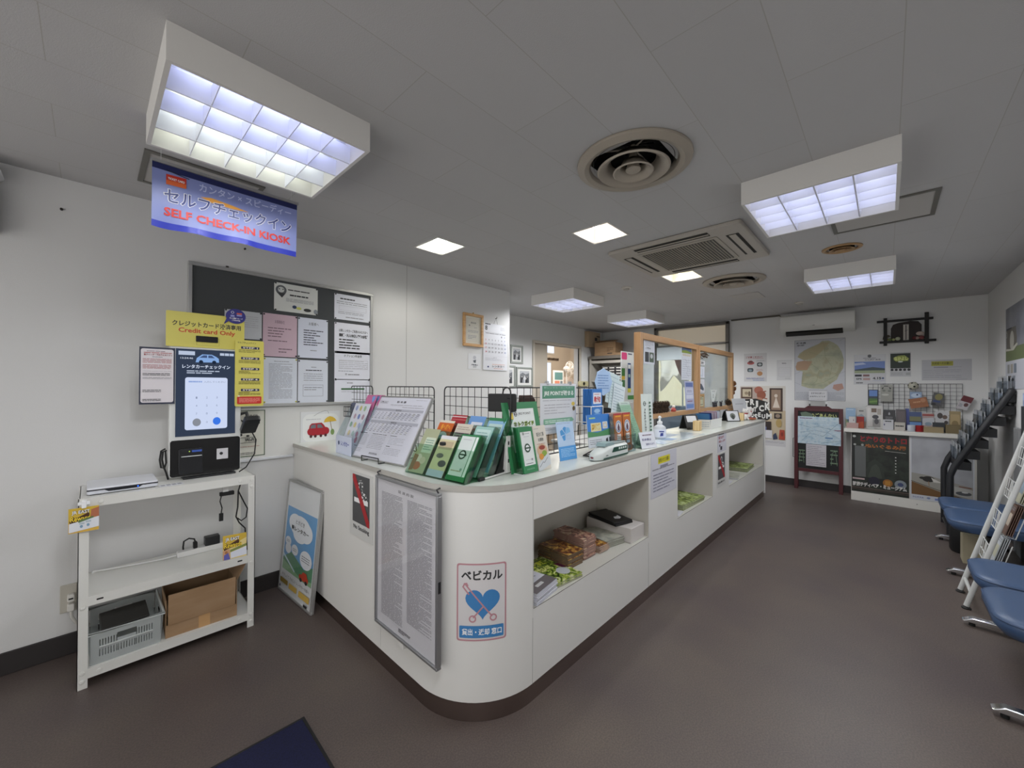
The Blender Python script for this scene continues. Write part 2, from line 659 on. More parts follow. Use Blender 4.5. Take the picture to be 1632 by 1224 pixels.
solo('hung_sheet', hung_cloth(0.62, 0.75, 3, M('#f4ece2', 0.8)), 'white sheet hanging in folds outside the office window', 'cloth', (8.35, 3.22, 2.056), -PI / 2, solid=0.006)
solo('hung_sheet', hung_cloth(0.42, 1.0, 9, M('#ddd5c8', 0.8)), 'long grey-white cloth hanging beside the folded pink parasol outside', 'cloth', (8.35, 2.66, 2.056), -PI / 2, solid=0.006)
cl_ = thing('clothes_line', 'thin clothes line on two posts in the yard outside the office window', 'clothes line', (8.35, 3.0, 0.006))
MB(M('#d8d8d4', 0.5)).tube([(0, -0.75, 2.06), (0, 0.95, 2.06)], 0.004, seg=6).build('line', cl_)
for y in (-0.75, 0.95):
    MB(M('#9a9a98', 0.4, 0.6)).tube([(0, y, 0), (0, y, 2.12)], 0.018).build('post', cl_)
pr = thing('folded_parasol', 'dusty pink folded parasol tip hanging outside the office window', 'parasol', (7.95, 2.90, 0.006))
MB(M('#b98a88', 0.8)).lathe([(0.02, 1.62), (0.07, 1.72), (0.13, 1.9), (0.17, 2.06), (0.02, 2.07)], mat=None).build('canopy', pr)
MB(M('#d8d4cc', 0.4)).tube([(0, 0, 0.0), (0, 0, 2.2)], 0.016).build('pole', pr)
MB(M('#8f8f8f', 0.8)).lathe([(0.0, 0.0), (0.2, 0.0), (0.2, 0.06), (0.03, 0.09)]).build('base', pr)

# ------------------------------------------------------------------ the room beyond the sliding door
BX0, BX1, BY1 = 4.2, 9.0, 6.3
bm_ = MB(M('#cdbfae', 0.8))
bm_.box(BX0, BY1, 0, BX1, BY1 + 0.1, 2.75).box(BX1, YB + 0.13, 0, BX1 + 0.1, BY1, 2.75)
struct('wall_back_room', bm_, smooth=False)
struct('ceiling_back_room', MB(M('#c9c4bc', 0.8)).box(BX0, YB + 0.12, 2.75, BX1 + 0.1, BY1 + 0.1, 2.8), smooth=False)


def back(px, py, y=BY1):
    return at('y', px, py, y)


for (a, b, nm) in (((868.5, 550), (881, 563), 'window_2'), ((868, 578), (876, 617), 'window_3')):
    p, q = back(*a), back(*b)
    w2 = struct(nm, MB(M('#c9c2b8', 0.5)).box(p.x - 0.04, BY1 - 0.03, q.z - 0.04, q.x + 0.04, BY1 - 0.004, p.z + 0.04), bevel=0.004)
    MB(ME('#dfe6f4', 1.35)).box(p.x, BY1 - 0.038, q.z, q.x, BY1 - 0.031, p.z).build('daylit_pane', w2, smooth=False)
p = back(870, 571, BY1 - 0.1)
hr = thing('coat_rail', 'small dark coat rail fixed between the two bright panes beyond the doorway', 'coat rail', (p.x - 0.1, BY1 - 0.001, p.z))
MB(M('#5a4a3c', 0.5)).box(0, -0.02, -0.03, 0.75, 0, 0.03).build('rail_board', hr, bevel=0.004)
for i in range(4):
    MB(M('#3a322c', 0.4, 0.5)).tube([(0.1 + i * 0.18, -0.02, 0), (0.1 + i * 0.18, -0.07, -0.01), (0.1 + i * 0.18, -0.08, 0.03)], 0.008).build('hook', hr)
# notice panel beyond the doorway
p, q = back(881, 590, 5.6), back(897, 640, 5.6)
w_, h_ = q.x - p.x, p.z - q.z
nb = thing('notice_signboard', 'white framed notice panel with teal picture seen through the doorway', 'notice panel', (p.x, 5.6, 0))
sheet(w_, h_, [('r', .12, .06, .9, .30, M('#5f8f92', .6)), ('r', .12, .33, .6, .44, M('#d98a72', .6)), ('r', .66, .33, .9, .44, M('#7c8894', .6)), ('r', .12, .48, .5, .56, GREY), ('b', .56, .48, .9, .58, GREY, .006), ('l', .14, .6, .86, .9, 8, LGREY, 3)], WHITE, .02).build('panel', nb, smooth=False).location = (0, 0, q.z)
MB(ALU).box(0.02, -0.018, 0, 0.05, 0.02, q.z).build('leg', nb)
MB(ALU).box(w_ - 0.05, -0.018, 0, w_ - 0.02, 0.02, q.z).build('leg', nb)
# draped trolley beyond the doorway
p = back(903, 606, 5.65)
solo('draped_trolley', MB(M('#b9aaa0', 0.9)).prism([(p.x - 0.14, 0), (p.x + 0.30, 0), (p.x + 0.12, p.z), (p.x - 0.05, p.z + 0.08), (p.x - 0.12, p.z)], 5.52, 5.78, 'y'), 'tall pinkish-grey cloth-covered trolley beyond the doorway', 'trolley')
# electric fan beyond the doorway
p = back(906.5, 588, 5.2)
fan = thing('electric_fan', 'white round electric fan standing beyond the doorway', 'fan', (p.x, 5.2, 0))
rr = 0.17
g = MB(M('#e8e4de', 0.4))
for k in range(20):
    a = 2 * PI * k / 20
    g.tube([(0.03 * math.cos(a), -0.09, p.z + 0.03 * math.sin(a)), (rr * .7 * math.cos(a), -0.08, p.z + rr * .7 * math.sin(a)), (rr * math.cos(a), -0.03, p.z + rr * math.sin(a))], 0.003, seg=5)
for r0, y in ((rr, -0.03), (rr * .6, -0.085), (0.03, -0.09)):
    g.tube([(r0 * math.cos(2 * PI * k / 24), y, p.z + r0 * math.sin(2 * PI * k / 24)) for k in range(24)], 0.004, seg=6, closed=True)
g.build('grille', fan)
for k in range(4):
    a = PI / 2 * k + .4
    MB(M('#d9cfc8', 0.4)).prism([(0.02 * math.cos(a), p.z + 0.02 * math.sin(a)), (rr * .85 * math.cos(a - .35), p.z + rr * .85 * math.sin(a - .35)), (rr * .85 * math.cos(a + .35), p.z + rr * .85 * math.sin(a + .35))], -0.05, -0.045, 'y').build('blade', fan)
MB(M('#cfc8c2', 0.4)).ball((0, 0.05, p.z), (0.07, 0.1, 0.07)).build('motor', fan)
MB(M('#dedad4', 0.4)).tube([(0, 0.06, p.z), (0, 0.06, 0.02)], 0.016).build('pole', fan)
MB(M('#dedad4', 0.4)).lathe([(0.0, 0.05), (0.12, 0.035), (0.17, 0.0), (0, 0.0)], (0, 0.06, 0)).build('base', fan)

# ================================================================== ceiling fittings
LAMPW = ME('#e4e8ff', 5.0)
HOUSE = M('#d6d4d0', 0.55)
REFL = M('#e6e8f2', 0.35)


def lamp(name, parent, loc, watts, cone, col, blend=0.4, soft=0.0):
    d = bpy.data.lights.new(name, 'SPOT')
    d.energy = watts
    d.spot_size = R_(cone)
    d.spot_blend = blend
    d.shadow_soft_size = soft
    d.color = col
    o = bpy.data.objects.new(name, d)
    COL.objects.link(o)
    o.parent = parent
    o.location = loc
    return o


TROFFER_W = 4.3
DOWN_W = 20.0


def troffer(cx, cy, label, sx=0.62, sy=0.59, glow=LAMPW, mixed=None, power=1.0):
    t = thing('fluorescent_fixture', label, 'ceiling light', (cx, cy, C - 0.12), group='square fluorescent fixtures on the ceiling')
    a, b = sx / 2, sy / 2
    h = MB(HOUSE)
    k = 0.014
    h.box(-a - k, -b - k, 0, a + k, -b, 0.1195).box(-a - k, b, 0, a + k, b + k, 0.1195).box(-a - k, -b, 0, -a, b, 0.1195).box(a, -b, 0, a + k, b, 0.1195)
    h.box(-a, -b, 0.112, a, b, 0.1195, REFL)
    h.build('housing', t, smooth=False)
    l = MB(REFL)
    for i in range(3):
        y = -b + sy * (i + 1) / 4
        l.prism([(y - 0.003, 0.004), (y + 0.003, 0.004), (y + 0.012, 0.075), (y - 0.012, 0.075)], -a, a, 'x')
    for i in range(4):
        x = -a + sx * (i + 1) / 5
        l.box(x - 0.0015, -b, 0.006, x + 0.0015, b, 0.072)
    l.build('louver', t, smooth=False)
    for i in range(4):
        y = -b + sy * (i + 0.5) / 4
        MB(glow if not (mixed and i >= 2) else mixed).tube([(-a + 0.035, y, 0.088), (a - 0.035, y, 0.088)], 0.0135, seg=12).build('tube', t)
        for e in (-a, a - 0.034):
            MB(M('#bfc1c4', 0.4)).box(e, y - 0.012, 0.076, e + 0.034, y + 0.012, 0.104).build('lamp_holder', t)
        for j in range(3):
            lamp('fluorescent_lamp', t, (sx * (j - 1) / 3, y, -0.002), TROFFER_W * power, 168, (0.97, 0.98, 1.0))
    return t


troffer(0.475, 1.885, 'square fluorescent ceiling fixture over the self check-in banner', mixed=ME('#f6fcea', 5.0), glow=ME('#cfd6ff', 5.0), power=0.28)
troffer(2.72, 0.26, 'square fluorescent ceiling fixture beside the cassette air conditioner and hatch')
troffer(4.88, 0.25, 'square fluorescent ceiling fixture in the visitor aisle nearest the far wall', power=1.3)
troffer(3.99, 2.83, 'square fluorescent ceiling fixture over the office near the wall calendar', power=1.7)
troffer(0.20, 0.25, 'unseen fluorescent ceiling fixture added above the viewpoint to brighten the counter', power=1.25)  # added out of view to light the near faces of the counter
troffer(5.77, 2.81, 'square fluorescent ceiling fixture over the office near the doorway and window', power=1.9)


def downlight(x, y, a, b, label, col):
    t = thing('recessed_downlight', label, 'ceiling light', (x + a / 2, y + b / 2, C), group='small square recessed downlights')
    a, b = a / 2, b / 2
    h = MB(M('#e9e6de', 0.3))
    k = 0.004
    h.box(-a - k, -b - k, 0.002, a + k, -b, 0.15).box(-a - k, b, 0.002, a + k, b + k, 0.15).box(-a - k, -b, 0.002, -a, b, 0.15).box(a, -b, 0.002, a + k, b, 0.15).box(-a, -b, 0.145, a, b, 0.15)
    h.prism([(-0.02, 0.145), (0.02, 0.145), (0.006, 0.13), (-0.006, 0.13)], -a, a, 'x')
    h.build('reflector', t, smooth=False)
    f = MB(HOUSE)
    e = 0.012
    f.box(-a - e, -b - e, -0.004, a + e, -b, 0.0).box(-a - e, b, -0.004, a + e, b + e, 0.0).box(-a - e, -b, -0.004, -a, b, 0.0).box(a, -b, -0.004, a + e, b, 0.0)
    f.build('rim', t, bevel=0.001)
    for s in (-1, 1):
        MB(col).tube([(-a + 0.02, s * b * 0.5, 0.085), (a - 0.02, s * b * 0.5, 0.085)], 0.02, seg=10).build('lamp', t)
    lamp('downlight_lamp', t, (0, 0, 0.05), DOWN_W, 150, (1.0, 0.97, 0.9), 0.6, 0.07)


downlight(*DOWN[0], 'small square recessed downlight over the framed certificate wall', ME('#f4fff0', 6.0))
downlight(*DOWN[1], 'small square recessed downlight between the round diffuser and cassette unit', ME('#fff0e6', 6.0))
downlight(*DOWN[2], 'small square recessed downlight just beyond the cassette air conditioner', ME('#fff3d0', 6.0))


def diffuser(x, y, r, label, tone='#a39a8d'):
    t = thing('ceiling_diffuser', label, 'air vent', (x, y, C), group='round air diffusers on the ceiling')
    m = M(tone, 0.5)
    s = r / 0.27
    def L(name, prof, mat=m, solid=0.003):
        MB(mat).lathe([(q * s, z * s) for q, z in prof], seg=48).build(name, t, solid=solid)
    L('duct', [(0.19, 0.0), (0.19, 0.09), (0.0, 0.09)], M('#0c0b0a', 0.9))
    L('outer_ring', [(0.27, -0.001), (0.268, -0.012), (0.235, -0.024), (0.214, -0.016), (0.196, 0.02)])
    L('middle_ring', [(0.172, -0.034), (0.165, -0.040), (0.135, -0.022), (0.108, 0.018)])
    L('inner_ring', [(0.096, -0.046), (0.09, -0.050), (0.066, -0.03), (0.05, 0.005)])
    MB(m).lathe([(0.0, -0.044 * s), (0.03 * s, -0.042 * s), (0.036 * s, -0.036 * s), (0.026 * s, 0.0), (0.012 * s, 0.085 * s)], seg=28).build('hub', t)
    for k in range(3):
        a = k * 2.1
        MB(m).tube([(0.02 * s * math.cos(a), 0.02 * s * math.sin(a), 0.07 * s), (0.186 * s * math.cos(a), 0.186 * s * math.sin(a), 0.07 * s)], 0.004 * s, seg=6).build('spoke', t)


diffuser(*ROUND[0], 'large round ceiling air diffuser with nested rings, nearest of the vents')
diffuser(*ROUND[1], 'round ceiling air diffuser beyond the cassette air conditioner')
diffuser(*ROUND[2], 'small yellowed round vent between two fluorescent fixtures', '#a4835c')
diffuser(*ROUND[3], 'round grey vent half hidden behind the fluorescent fixture nearest the far wall', '#8f8b86')

# ceiling cassette air conditioner
ca = thing('cassette_air_conditioner', 'square ceiling cassette air conditioner with dark slatted grille', 'air conditioner', (3.34, 1.175, C))
am = M('#a9a39a', 0.45)
MB(am).prism(rrect(-0.45, -0.487, 0.45, 0.487, 0.03), -0.03, -0.0005, 'z').build('panel', ca, bevel=0.008)
MB(M('#9f998f', 0.45)).prism(rrect(-0.30, -0.30, 0.30, 0.30, 0.015), -0.036, -0.0305, 'z').build('grille_frame', ca, bevel=0.003)
g = MB(M('#3a3936', 0.5))
g.box(-0.27, -0.27, -0.0375, 0.27, 0.27, -0.0365)
for i in range(26):
    y = -0.262 + i * 0.021
    g.box(-0.27, y, -0.041, 0.27, y + 0.008, -0.0376, M('#8d877d', 0.5))
g.build('intake_grille', ca, smooth=False)
for i, (x0, y0, x1, y1) in enumerate(((-0.27, -0.43, 0.27, -0.35), (-0.27, 0.35, 0.27, 0.43), (-0.42, -0.27, -0.345, 0.27), (0.345, -0.27, 0.42, 0.27))):
    s = MB(M('#15140f', 0.7)).box(x0, y0, -0.0325, x1, y1, -0.0301)
    so = s.build('outlet_slot', ca, smooth=False)
    if i < 2:
        MB(am).box(x0, (y0 + y1) / 2 - 0.022, -0.037, x1, (y0 + y1) / 2 + 0.022, -0.0330).build('flap', so, bevel=0.002)
    else:
        MB(am).box((x0 + x1) / 2 - 0.008, y0, -0.037, (x0 + x1) / 2 + 0.008, y1, -0.0330).build('flap', so, bevel=0.002)

# hatches, detectors
def hatch(x0, y0, x1, y1, label):
    t = thing('ceiling_hatch', label, 'hatch', ((x0 + x1) / 2, (y0 + y1) / 2, C))
    a, b = (x1 - x0) / 2, (y1 - y0) / 2
    MB(M('#b3b0ac', 0.7)).box(-a, -b, -0.004, a, b, -0.0005).build('hatch_panel', t, smooth=False)
    f = MB(M('#77756f', 0.4, 0.5))
    k = 0.022
    f.box(-a - k, -b - k, -0.008, a + k, -b, -0.0005).box(-a - k, b, -0.008, a + k, b + k, -0.0005).box(-a - k, -b, -0.008, -a, b, -0.0005).box(a, -b, -0.008, a + k, b, -0.0005)
    f.build('hatch_frame', t, smooth=False)


hatch(3.2, -0.20, 3.62, 0.25, 'square ceiling hatch with grey metal frame beside the fluorescent fixture')
hatch(0.19, 2.53, 0.64, 2.90, 'square ceiling hatch with grey metal frame above the self check-in banner')


def puck(x, y, r, h, name, label, tone='#c4c0b8'):
    t = thing(name, label, 'detector', (x, y, C))
    MB(M(tone, 0.5)).lathe([(r, -0.0005), (r, -h * .35), (r * .75, -h * .55), (0, -h * .55)], seg=28).build('base', t)
    MB(M('#aaa69e', 0.5)).lathe([(r * .6, -h * .5), (r * .55, -h), (0, -h)], seg=24).build('sensor_head', t)


puck(4.065, 2.095, 0.055, 0.03, 'smoke_detector', 'small round smoke detector on the ceiling over the counter')
puck(6.265, 0.815, 0.05, 0.035, 'smoke_detector', 'small round smoke detector on the ceiling close to the wall air conditioner')
t = thing('ceiling_plate', 'faint square blanking plate on the ceiling past the round diffusers', 'cover plate', (5.45, 1.22, C))
MB(M('#bab7b3', 0.8)).prism(rrect(-0.19, -0.15, 0.19, 0.15, 0.01), -0.006, -0.0005, 'z').build('plate', t, bevel=0.002)
for s in (-1, 1):
    MB(M('#8a8884', 0.6)).disc(0.006, (s * 0.15, 0, -0.0065)).build('screw', t)

# ------------------------------------------------------------------ light
bl_ = bpy.data.objects.new('back_room_lamp', bpy.data.lights.new('back_room_lamp', 'POINT'))  # added fill light, hidden from view, brightens the room beyond the doorway
bl_.data.energy = 55
bl_.data.color = (1.0, 0.93, 0.84)
bl_.data.shadow_soft_size = 0.12
bl_.location = (6.9, 5.0, 2.5)
COL.objects.link(bl_)
w = bpy.data.worlds.new('daylight')
SC.world = w
w.use_nodes = True
bg = w.node_tree.nodes['Background']
bg.inputs[0].default_value = (1.0, 0.98, 0.96, 1)
bg.inputs[1].default_value = 1.55
sun = bpy.data.objects.new('sun', bpy.data.lights.new('sun', 'SUN'))
sun.data.energy = 6.0
sun.data.angle = R_(1.5)
sun.data.color = (1.0, 0.95, 0.86)
sun.rotation_euler = Vector((0.62, 0.12, -0.75)).to_track_quat('-Z', 'Y').to_euler()
COL.objects.link(sun)

cam = bpy.data.objects.new('camera', bpy.data.cameras.new('camera'))
cam.data.sensor_width = 36
cam.data.lens = FPX / 1632 * 36
cam.data.clip_start = 0.02
m = Matrix.Identity(4)
for i in range(3):
    m[i][0], m[i][1], m[i][2], m[i][3] = RGT[i], UPV[i], -FWD[i], CAM[i]
cam.matrix_world = m
COL.objects.link(cam)
SC.camera = cam
SC.view_settings.view_transform = 'Standard'
SC.view_settings.look = 'None'
SC.view_settings.gamma = 1
SC.view_settings.use_curve_mapping = False
SC.view_settings.exposure = 0.0
SC.cycles.max_bounces = 8
SC.cycles.transparent_max_bounces = 24
SC.cycles.sample_clamp_indirect = 6.0
# ================================================================== left wall
STEELW = M('#d9d9d4', 0.35)

# ------------------------------------------------------------------ self check-in banner
BAN = NM('banner violet', ['#7d88c0', '#8691c8', '#9099cc'], 1.5, 0.4)
bw, bh = 0.603, 0.29
bn = thing('hanging_banner', 'violet-blue self check-in kiosk banner hanging from the ceiling', 'banner', (0.186, 2.40, 2.168))
mb = MB()
nx, nz = 40, 10


def bwave(u, v):
    return 0.010 * math.sin(7 * u + 1.0) * v * v + 0.012 * v ** 6 * math.sin(19 * u) * (1 if u < .7 else .3) + 0.004 * math.sin(3 * u)


vs = [(bw * i / nx, bwave(i / nx, j / nz), bh * (1 - j / nz)) for j in range(nz + 1) for i in range(nx + 1)]
fs, fm = [], []
for j in range(nz):
    for i in range(nx):
        fs.append((j * (nx + 1) + i, (j + 1) * (nx + 1) + i, (j + 1) * (nx + 1) + i + 1, j * (nx + 1) + i + 1))
DB = M('#28308c', 0.4)
top = fs[:nx]
bot = fs[-nx:]
mid = fs[nx:-nx]
mb.add(vs, mid, BAN)
mb.add(vs, top, M('#1c2458', 0.4))
mb.add(vs, bot, M('#3440b4', 0.4))


def wrap_items(items, w, h):
    t = MB()
    draw(t, w, h, items, 0)
    for i, v in enumerate(t.v):
        u, q = v.x / w, 1 - v.z / h
        v.y += bwave(u, q) - 0.0012
    return t


its = [('t', 'カンタン × スピーディー', .28, .13, .95, .27, M('#c9cfee', .5), .012),
       ('p', [(.29, .36), (.36, .33), (.5, .36), (.62, .40), (.5, .42), (.36, .41)], M('#e8a23a', .5)),
       ('t', 'セルフチェックイン', .065, .36, .955, .60, WHITE, .05),
       ('t', 'セルフチェックイン', .07, .37, .95, .59, M('#27367e', .4), .018),
       ('t', 'SELF CHECK-IN KIOSK', .07, .665, .95, .80, M('#d5352f', .4), .03),
       ('p', [(.08, .15), (.20, .14), (.20, .30), (.08, .31)], M('#c8321e', .4)),
       ('p', [(.08, .24), (.2, .23), (.2, .30), (.08, .31)], M('#e0662a', .4)),
       ('t', 'TICKET CARD', .09, .19, .19, .225, WHITE, .03),
       ('ln', [(.085, .09), (.215, .13)], M('#20202a', .5), .004)]
t2 = wrap_items(its, bw, bh)
k0 = len(mb.v)
mb.v += t2.v
mb.f += [tuple(i + k0 for i in f) for f in t2.f]
mb.mi += [mb.slot(t2.mats[i]) for i in t2.mi]
mb.build('banner_cloth', bn)
MB(ALU).box(-0.005, -0.006, bh - 0.002, bw + 0.005, 0.008, bh + 0.012).build('hanging_rail', bn)
for x in (0.03, bw - 0.03):
    MB(M('#c8c8c8', .4)).tube([(x, 0, bh + 0.01), (x, 0, C - 2.168 - 0.001)], 0.0012, seg=5).build('hanging_wire', bn)

# ------------------------------------------------------------------ bulletin board and the papers pinned to it
bd = thing('bulletin_board', 'large dark grey bulletin board in a silver frame', 'bulletin board', (0.418, W, 1.297))
BWD, BHT = 1.230, 0.930
MB(M('#474a4c', 0.9, 0, 0.3, 500)).box(0.02, -0.016, 0.02, BWD - 0.02, -0.002, BHT - 0.02).build('felt_panel', bd, smooth=False)
f = MB(ALU)
f.box(0, -0.028, 0, BWD, 0, 0.022).box(0, -0.028, BHT - 0.022, BWD, 0, BHT).box(0, -0.028, 0.022, 0.022, 0, BHT - 0.022).box(BWD - 0.022, -0.028, 0.022, BWD, 0, BHT - 0.022)
f.build('frame', bd, bevel=0.003)
MB(M('#3a3632', .5)).lathe([(0, .0), (.008, .0), (.008, .014), (0, .016)], (0.205, -0.012, BHT - 0.001)).build('hook', bd)
LAM = 0.0009


def board_paper(tl, br, items, bg, label, name='pinned_notice', cat='notice', pins='#2a2c30', corner=0.0):
    loc, rz, w, h = rect_y(W - 0.0165, tl, br)
    o = thing(name, label, cat, loc, rz)
    sheet(w, h, items, bg, LAM, corner).build('paper', o, smooth=False)
    for u, v in ((.03, .03), (.97, .03), (.03, .97), (.97, .97)):
        MB(M(pins, .4)).ball((u * w, -0.004, h - v * h), (0.006, 0.004, 0.006), seg=8, rings=5).build('pin', o)
    return o


PA = M('#dfe1ea', 0.35)
board_paper((437, 449), (506, 503), [('e', .15, .25, .12, .17, M('#5b5f63', .5)), ('p', [(.05, .35), (.25, .35), (.17, .52)], M('#3a3d40', .5)), ('e', .15, .24, .07, .10, M('#c9ccc9', .5)), ('e', .11, .22, .015, .02, INK), ('e', .19, .22, .015, .02, INK), ('l', .3, .17, .8, .24, 1, INK, 5, .5), ('l', .34, .34, .86, .44, 1, INK, 6, .5), ('l', .26, .5, .9, .64, 3, GREY, 7), ('e', .45, .8, .05, .06, M('#2a3a5a')), ('e', .55, .83, .06, .05, M('#c9cc6a')), ('e', .75, .86, .09, .06, INK), ('e', .95, .88, .05, .09, M('#8a9096'))], M('#d6d8d4', .35), 'landscape laminated notice with grey round map-pin motif, topmost on the bulletin board', corner=0.012)
board_paper((533, 467), (590, 515), [('l', .15, .12, .55, .22, 1, INK, 11, .5), ('l', .06, .25, .9, .40, 2, GREY, 12), ('b', .12, .44, .88, .62, LGREY, .002), ('l', .1, .66, .8, .78, 2, GREY, 13), ('l', .3, .84, .8, .94, 1, GREY, 14)], M('#dcdfe8', .12), 'glossy landscape notice at the top of the board column nearest the corner')
board_paper((533, 513), (590, 566), [('t', 'は駅レンタカーご利用のみなさまへ', .12, .20, .92, .30, INK, .02), ('t', '乗車券・大人の休日倶楽部の会員証', .12, .34, .92, .46, INK, .05), ('l', .12, .5, .92, .86, 4, INK, 22, .42)], PA, 'white notice with bold black Japanese heading, second down its column')
board_paper((533, 559), (590, 606), [('t', 'オプション料金表', .25, .1, .75, .2, INK, .01), ('b', .12, .3, .92, .62, LGREY, .002), ('l', .12, .3, .92, .62, 5, LGREY, 23), ('l', .1, .66, .6, .72, 1, GREY, 24), ('c', .31, .80, .004, .007, INK), ('l', .36, .78, .68, .84, 1, GREY, 25, .6)], PA, 'white price notice with faint table and small round emblem on the bulletin board')
board_paper((533, 604), (589, 641), [('l', .34, .1, .66, .22, 1, GREY, 26), ('r', .18, .38, .84, .45, M('#3f6a44', .5)), ('l', .18, .5, .8, .56, 1, LGREY, 27)], PA, 'white notice with dark green bar, lowest of the column behind the wire grid')
board_paper((358, 492), (417, 542), [('l', .4, .15, .9, .6, 6, LGREY, 31)], M('#c6c9ce', .4), 'grey paper notice partly behind the purple speech-bubble sign')
board_paper((419, 498), (473, 570), [('t', 'お客様各位', .34, .14, .62, .22, M('#6a5560'), .0), ('l', .14, .3, .82, .56, 4, M('#7c6670'), 33), ('l', .14, .6, .7, .66, 1, M('#7c6670'), 34), ('l', .45, .78, .85, .92, 2, M('#7c6670'), 35)], M('#cdb2bf', .5), 'pink paper notice pinned to the bulletin board')
board_paper((475, 505), (522, 572), [('t', 'お客様へ', .35, .1, .68, .18, INK, .0), ('l', .18, .28, .84, .7, 7, M('#4a4c58'), 36, .4), ('l', .4, .78, .62, .84, 1, GREY, 37)], M('#d3d8e6', .4), 'pale blue-white notice pinned between the pink notice and the glossy column')
board_paper((420, 569), (473, 642), [('l', .3, .06, .75, .1, 1, GREY, 38), ('l', .15, .12, .85, .9, 26, GREY, 39, .3)], M('#d3d8e2', .4), 'densely printed pale notice below the pink notice', pins='#b8b23a')
board_paper((475, 573), (522, 641), [('l', .43, .14, .6, .19, 1, GREY, 40), ('l', .25, .22, .78, .26, 1, INK, 41, .5), ('l', .18, .3, .82, .5, 4, GREY, 42, .25), ('b', .16, .58, .84, .85, GREY, .0022), ('l', .2, .62, .8, .72, 2, GREY, 43)], M('#d3d8e2', .4), 'pale notice with boxed paragraph, lowest beside the dark strip of the board')

# ------------------------------------------------------------------ white board with tray under the bulletin board
wb = thing('whiteboard', 'plain white board with a bottom tray beneath the bulletin board', 'whiteboard', (0.36, W, 0.93))
MB(M('#d6d6d3', 0.25)).box(0, -0.004, 0.012, 1.02, -0.0005, 0.362).build('panel', wb, smooth=False)
MB(M('#d4d6da', 0.35)).box(0, -0.022, -0.006, 0.672, -0.0005, 0.012).build('tray', wb, bevel=0.004)


def wf_items():
    return [('b', .0, .0, 1, 1, M('#5a6a52', .5), .006), ('t', 'FREE', .5, .10, .78, .16, INK, .02), ('t', 'Wi-Fi', .3, .2, .85, .30, INK, .04), ('e', .3, .52, .05, .03, INK), ('e', .5, .55, .05, .02, INK),
            ('b', .22, .58, .72, .70, INK, .003), ('t', 'Wi-Fi', .42, .6, .68, .67, INK, .03), ('l', .2, .76, .85, .80, 1, M('#b08a80'), 3), ('l', .2, .90, .72, .96, 2, INK, 4)]


loc, rz, w_, h_ = rect_y(W - 0.0045, (366, 655), (422, 725))
flat('wifi_poster', 'pale poster about free wireless internet behind the card terminal', 'poster', loc, rz, w_, h_, wf_items(), M('#d2d1c6', .4))
loc, rz, w_, h_ = rect_y(W - 0.0045, (479, 657), (541, 701))
RC = M('#a8202c', .45)
cp = thing('car_picture', 'white picture card with a red car and yellow umbrella hung from a thread', 'picture', loc)
sheet(w_, h_, [('rr', .05, .08, .97, .97, M('#e4e6e4', .4), .05), ('l', .13, .22, .5, .28, 1, LGREY, 8),
               ('rr', .16, .52, .72, .78, RC, .03), ('p', [(.2, .56), (.22, .44), (.27, .38), (.52, .37), (.58, .45), (.63, .56)], RC),
               ('p', [(.235, .54), (.25, .45), (.29, .42), (.37, .42), (.37, .54)], M('#6d7076')), ('p', [(.41, .54), (.41, .42), (.5, .42), (.56, .54)], M('#6d7076')),
               ('e', .25, .8, .035, .05, M('#4a1a1e')), ('e', .36, .8, .035, .05, M('#4a1a1e')), ('e', .5, .8, .035, .05, M('#4a1a1e')), ('e', .62, .79, .035, .05, M('#4a1a1e')),
               ('p', [(.57, .37), (.60, .27), (.66, .2), (.73, .17), (.81, .2), (.87, .26), (.91, .34)], M('#d9b440', .5)),
               ('ln', [(.74, .34), (.79, .66)], M('#8a6a3a'), .004), ('e', .80, .70, .05, .10, M('#7f9a5a'))], M('#d9dbdc', .35), .003).build('card', cp, smooth=False)
MB(M('#777', .5)).tube([(w_ * .32, -0.004, h_ * .86), (w_ * .45, -0.004, h_ * .96), (w_ * .6, -0.004, h_ * 1.02), (w_ * .68, -0.004, h_ * 1.0), (w_ * .70, -0.004, h_ * .92)], 0.0011, seg=5).build('thread', cp)

# ------------------------------------------------------------------ certificate, calendar, small note
loc, rz, w_, h_ = rect_y(W, (737, 497.5), (768.6, 554))
fr = thing('framed_certificate', 'certificate in a light wooden frame beside the wall calendar', 'picture frame', loc)
OAK = NM('light oak', ['#b98a56', '#c69a66', '#d0a876'], 6, .45, 4, (1, 1, 9))
f = MB(OAK)
k = .03
f.box(0, -.022, 0, w_, 0, k).box(0, -.022, h_ - k, w_, 0, h_).box(0, -.022, k, k, 0, h_ - k).box(w_ - k, -.022, k, w_, 0, h_ - k)
f.build('frame', fr, bevel=.004)
sheet(w_ - 2 * k, h_ - 2 * k, [('b', .08, .08, .92, .92, M('#c8b48c'), .002), ('t', '認定証', .35, .2, .68, .26, INK, .01), ('t', '号', .22, .31, .30, .37, INK, .03), ('l', .55, .38, .75, .42, 1, GREY, 2), ('l', .16, .5, .84, .6, 2, GREY, 3), ('l', .16, .68, .7, .84, 3, GREY, 5)], M('#d8d4c6', .5), .004).build('certificate', fr, smooth=False).location = (k, -.006, k)
MB(CLEAR('#ffffff', .06)).box(k, -.0135, k, w_ - k, -.012, h_ - k).build('glass', fr, smooth=False)
MB(M('#b09060', .3, .8)).lathe([(0, 0), (.008, 0), (.008, .012), (0, .012)], (w_ / 2, -.01, h_)).build('hanger', fr)

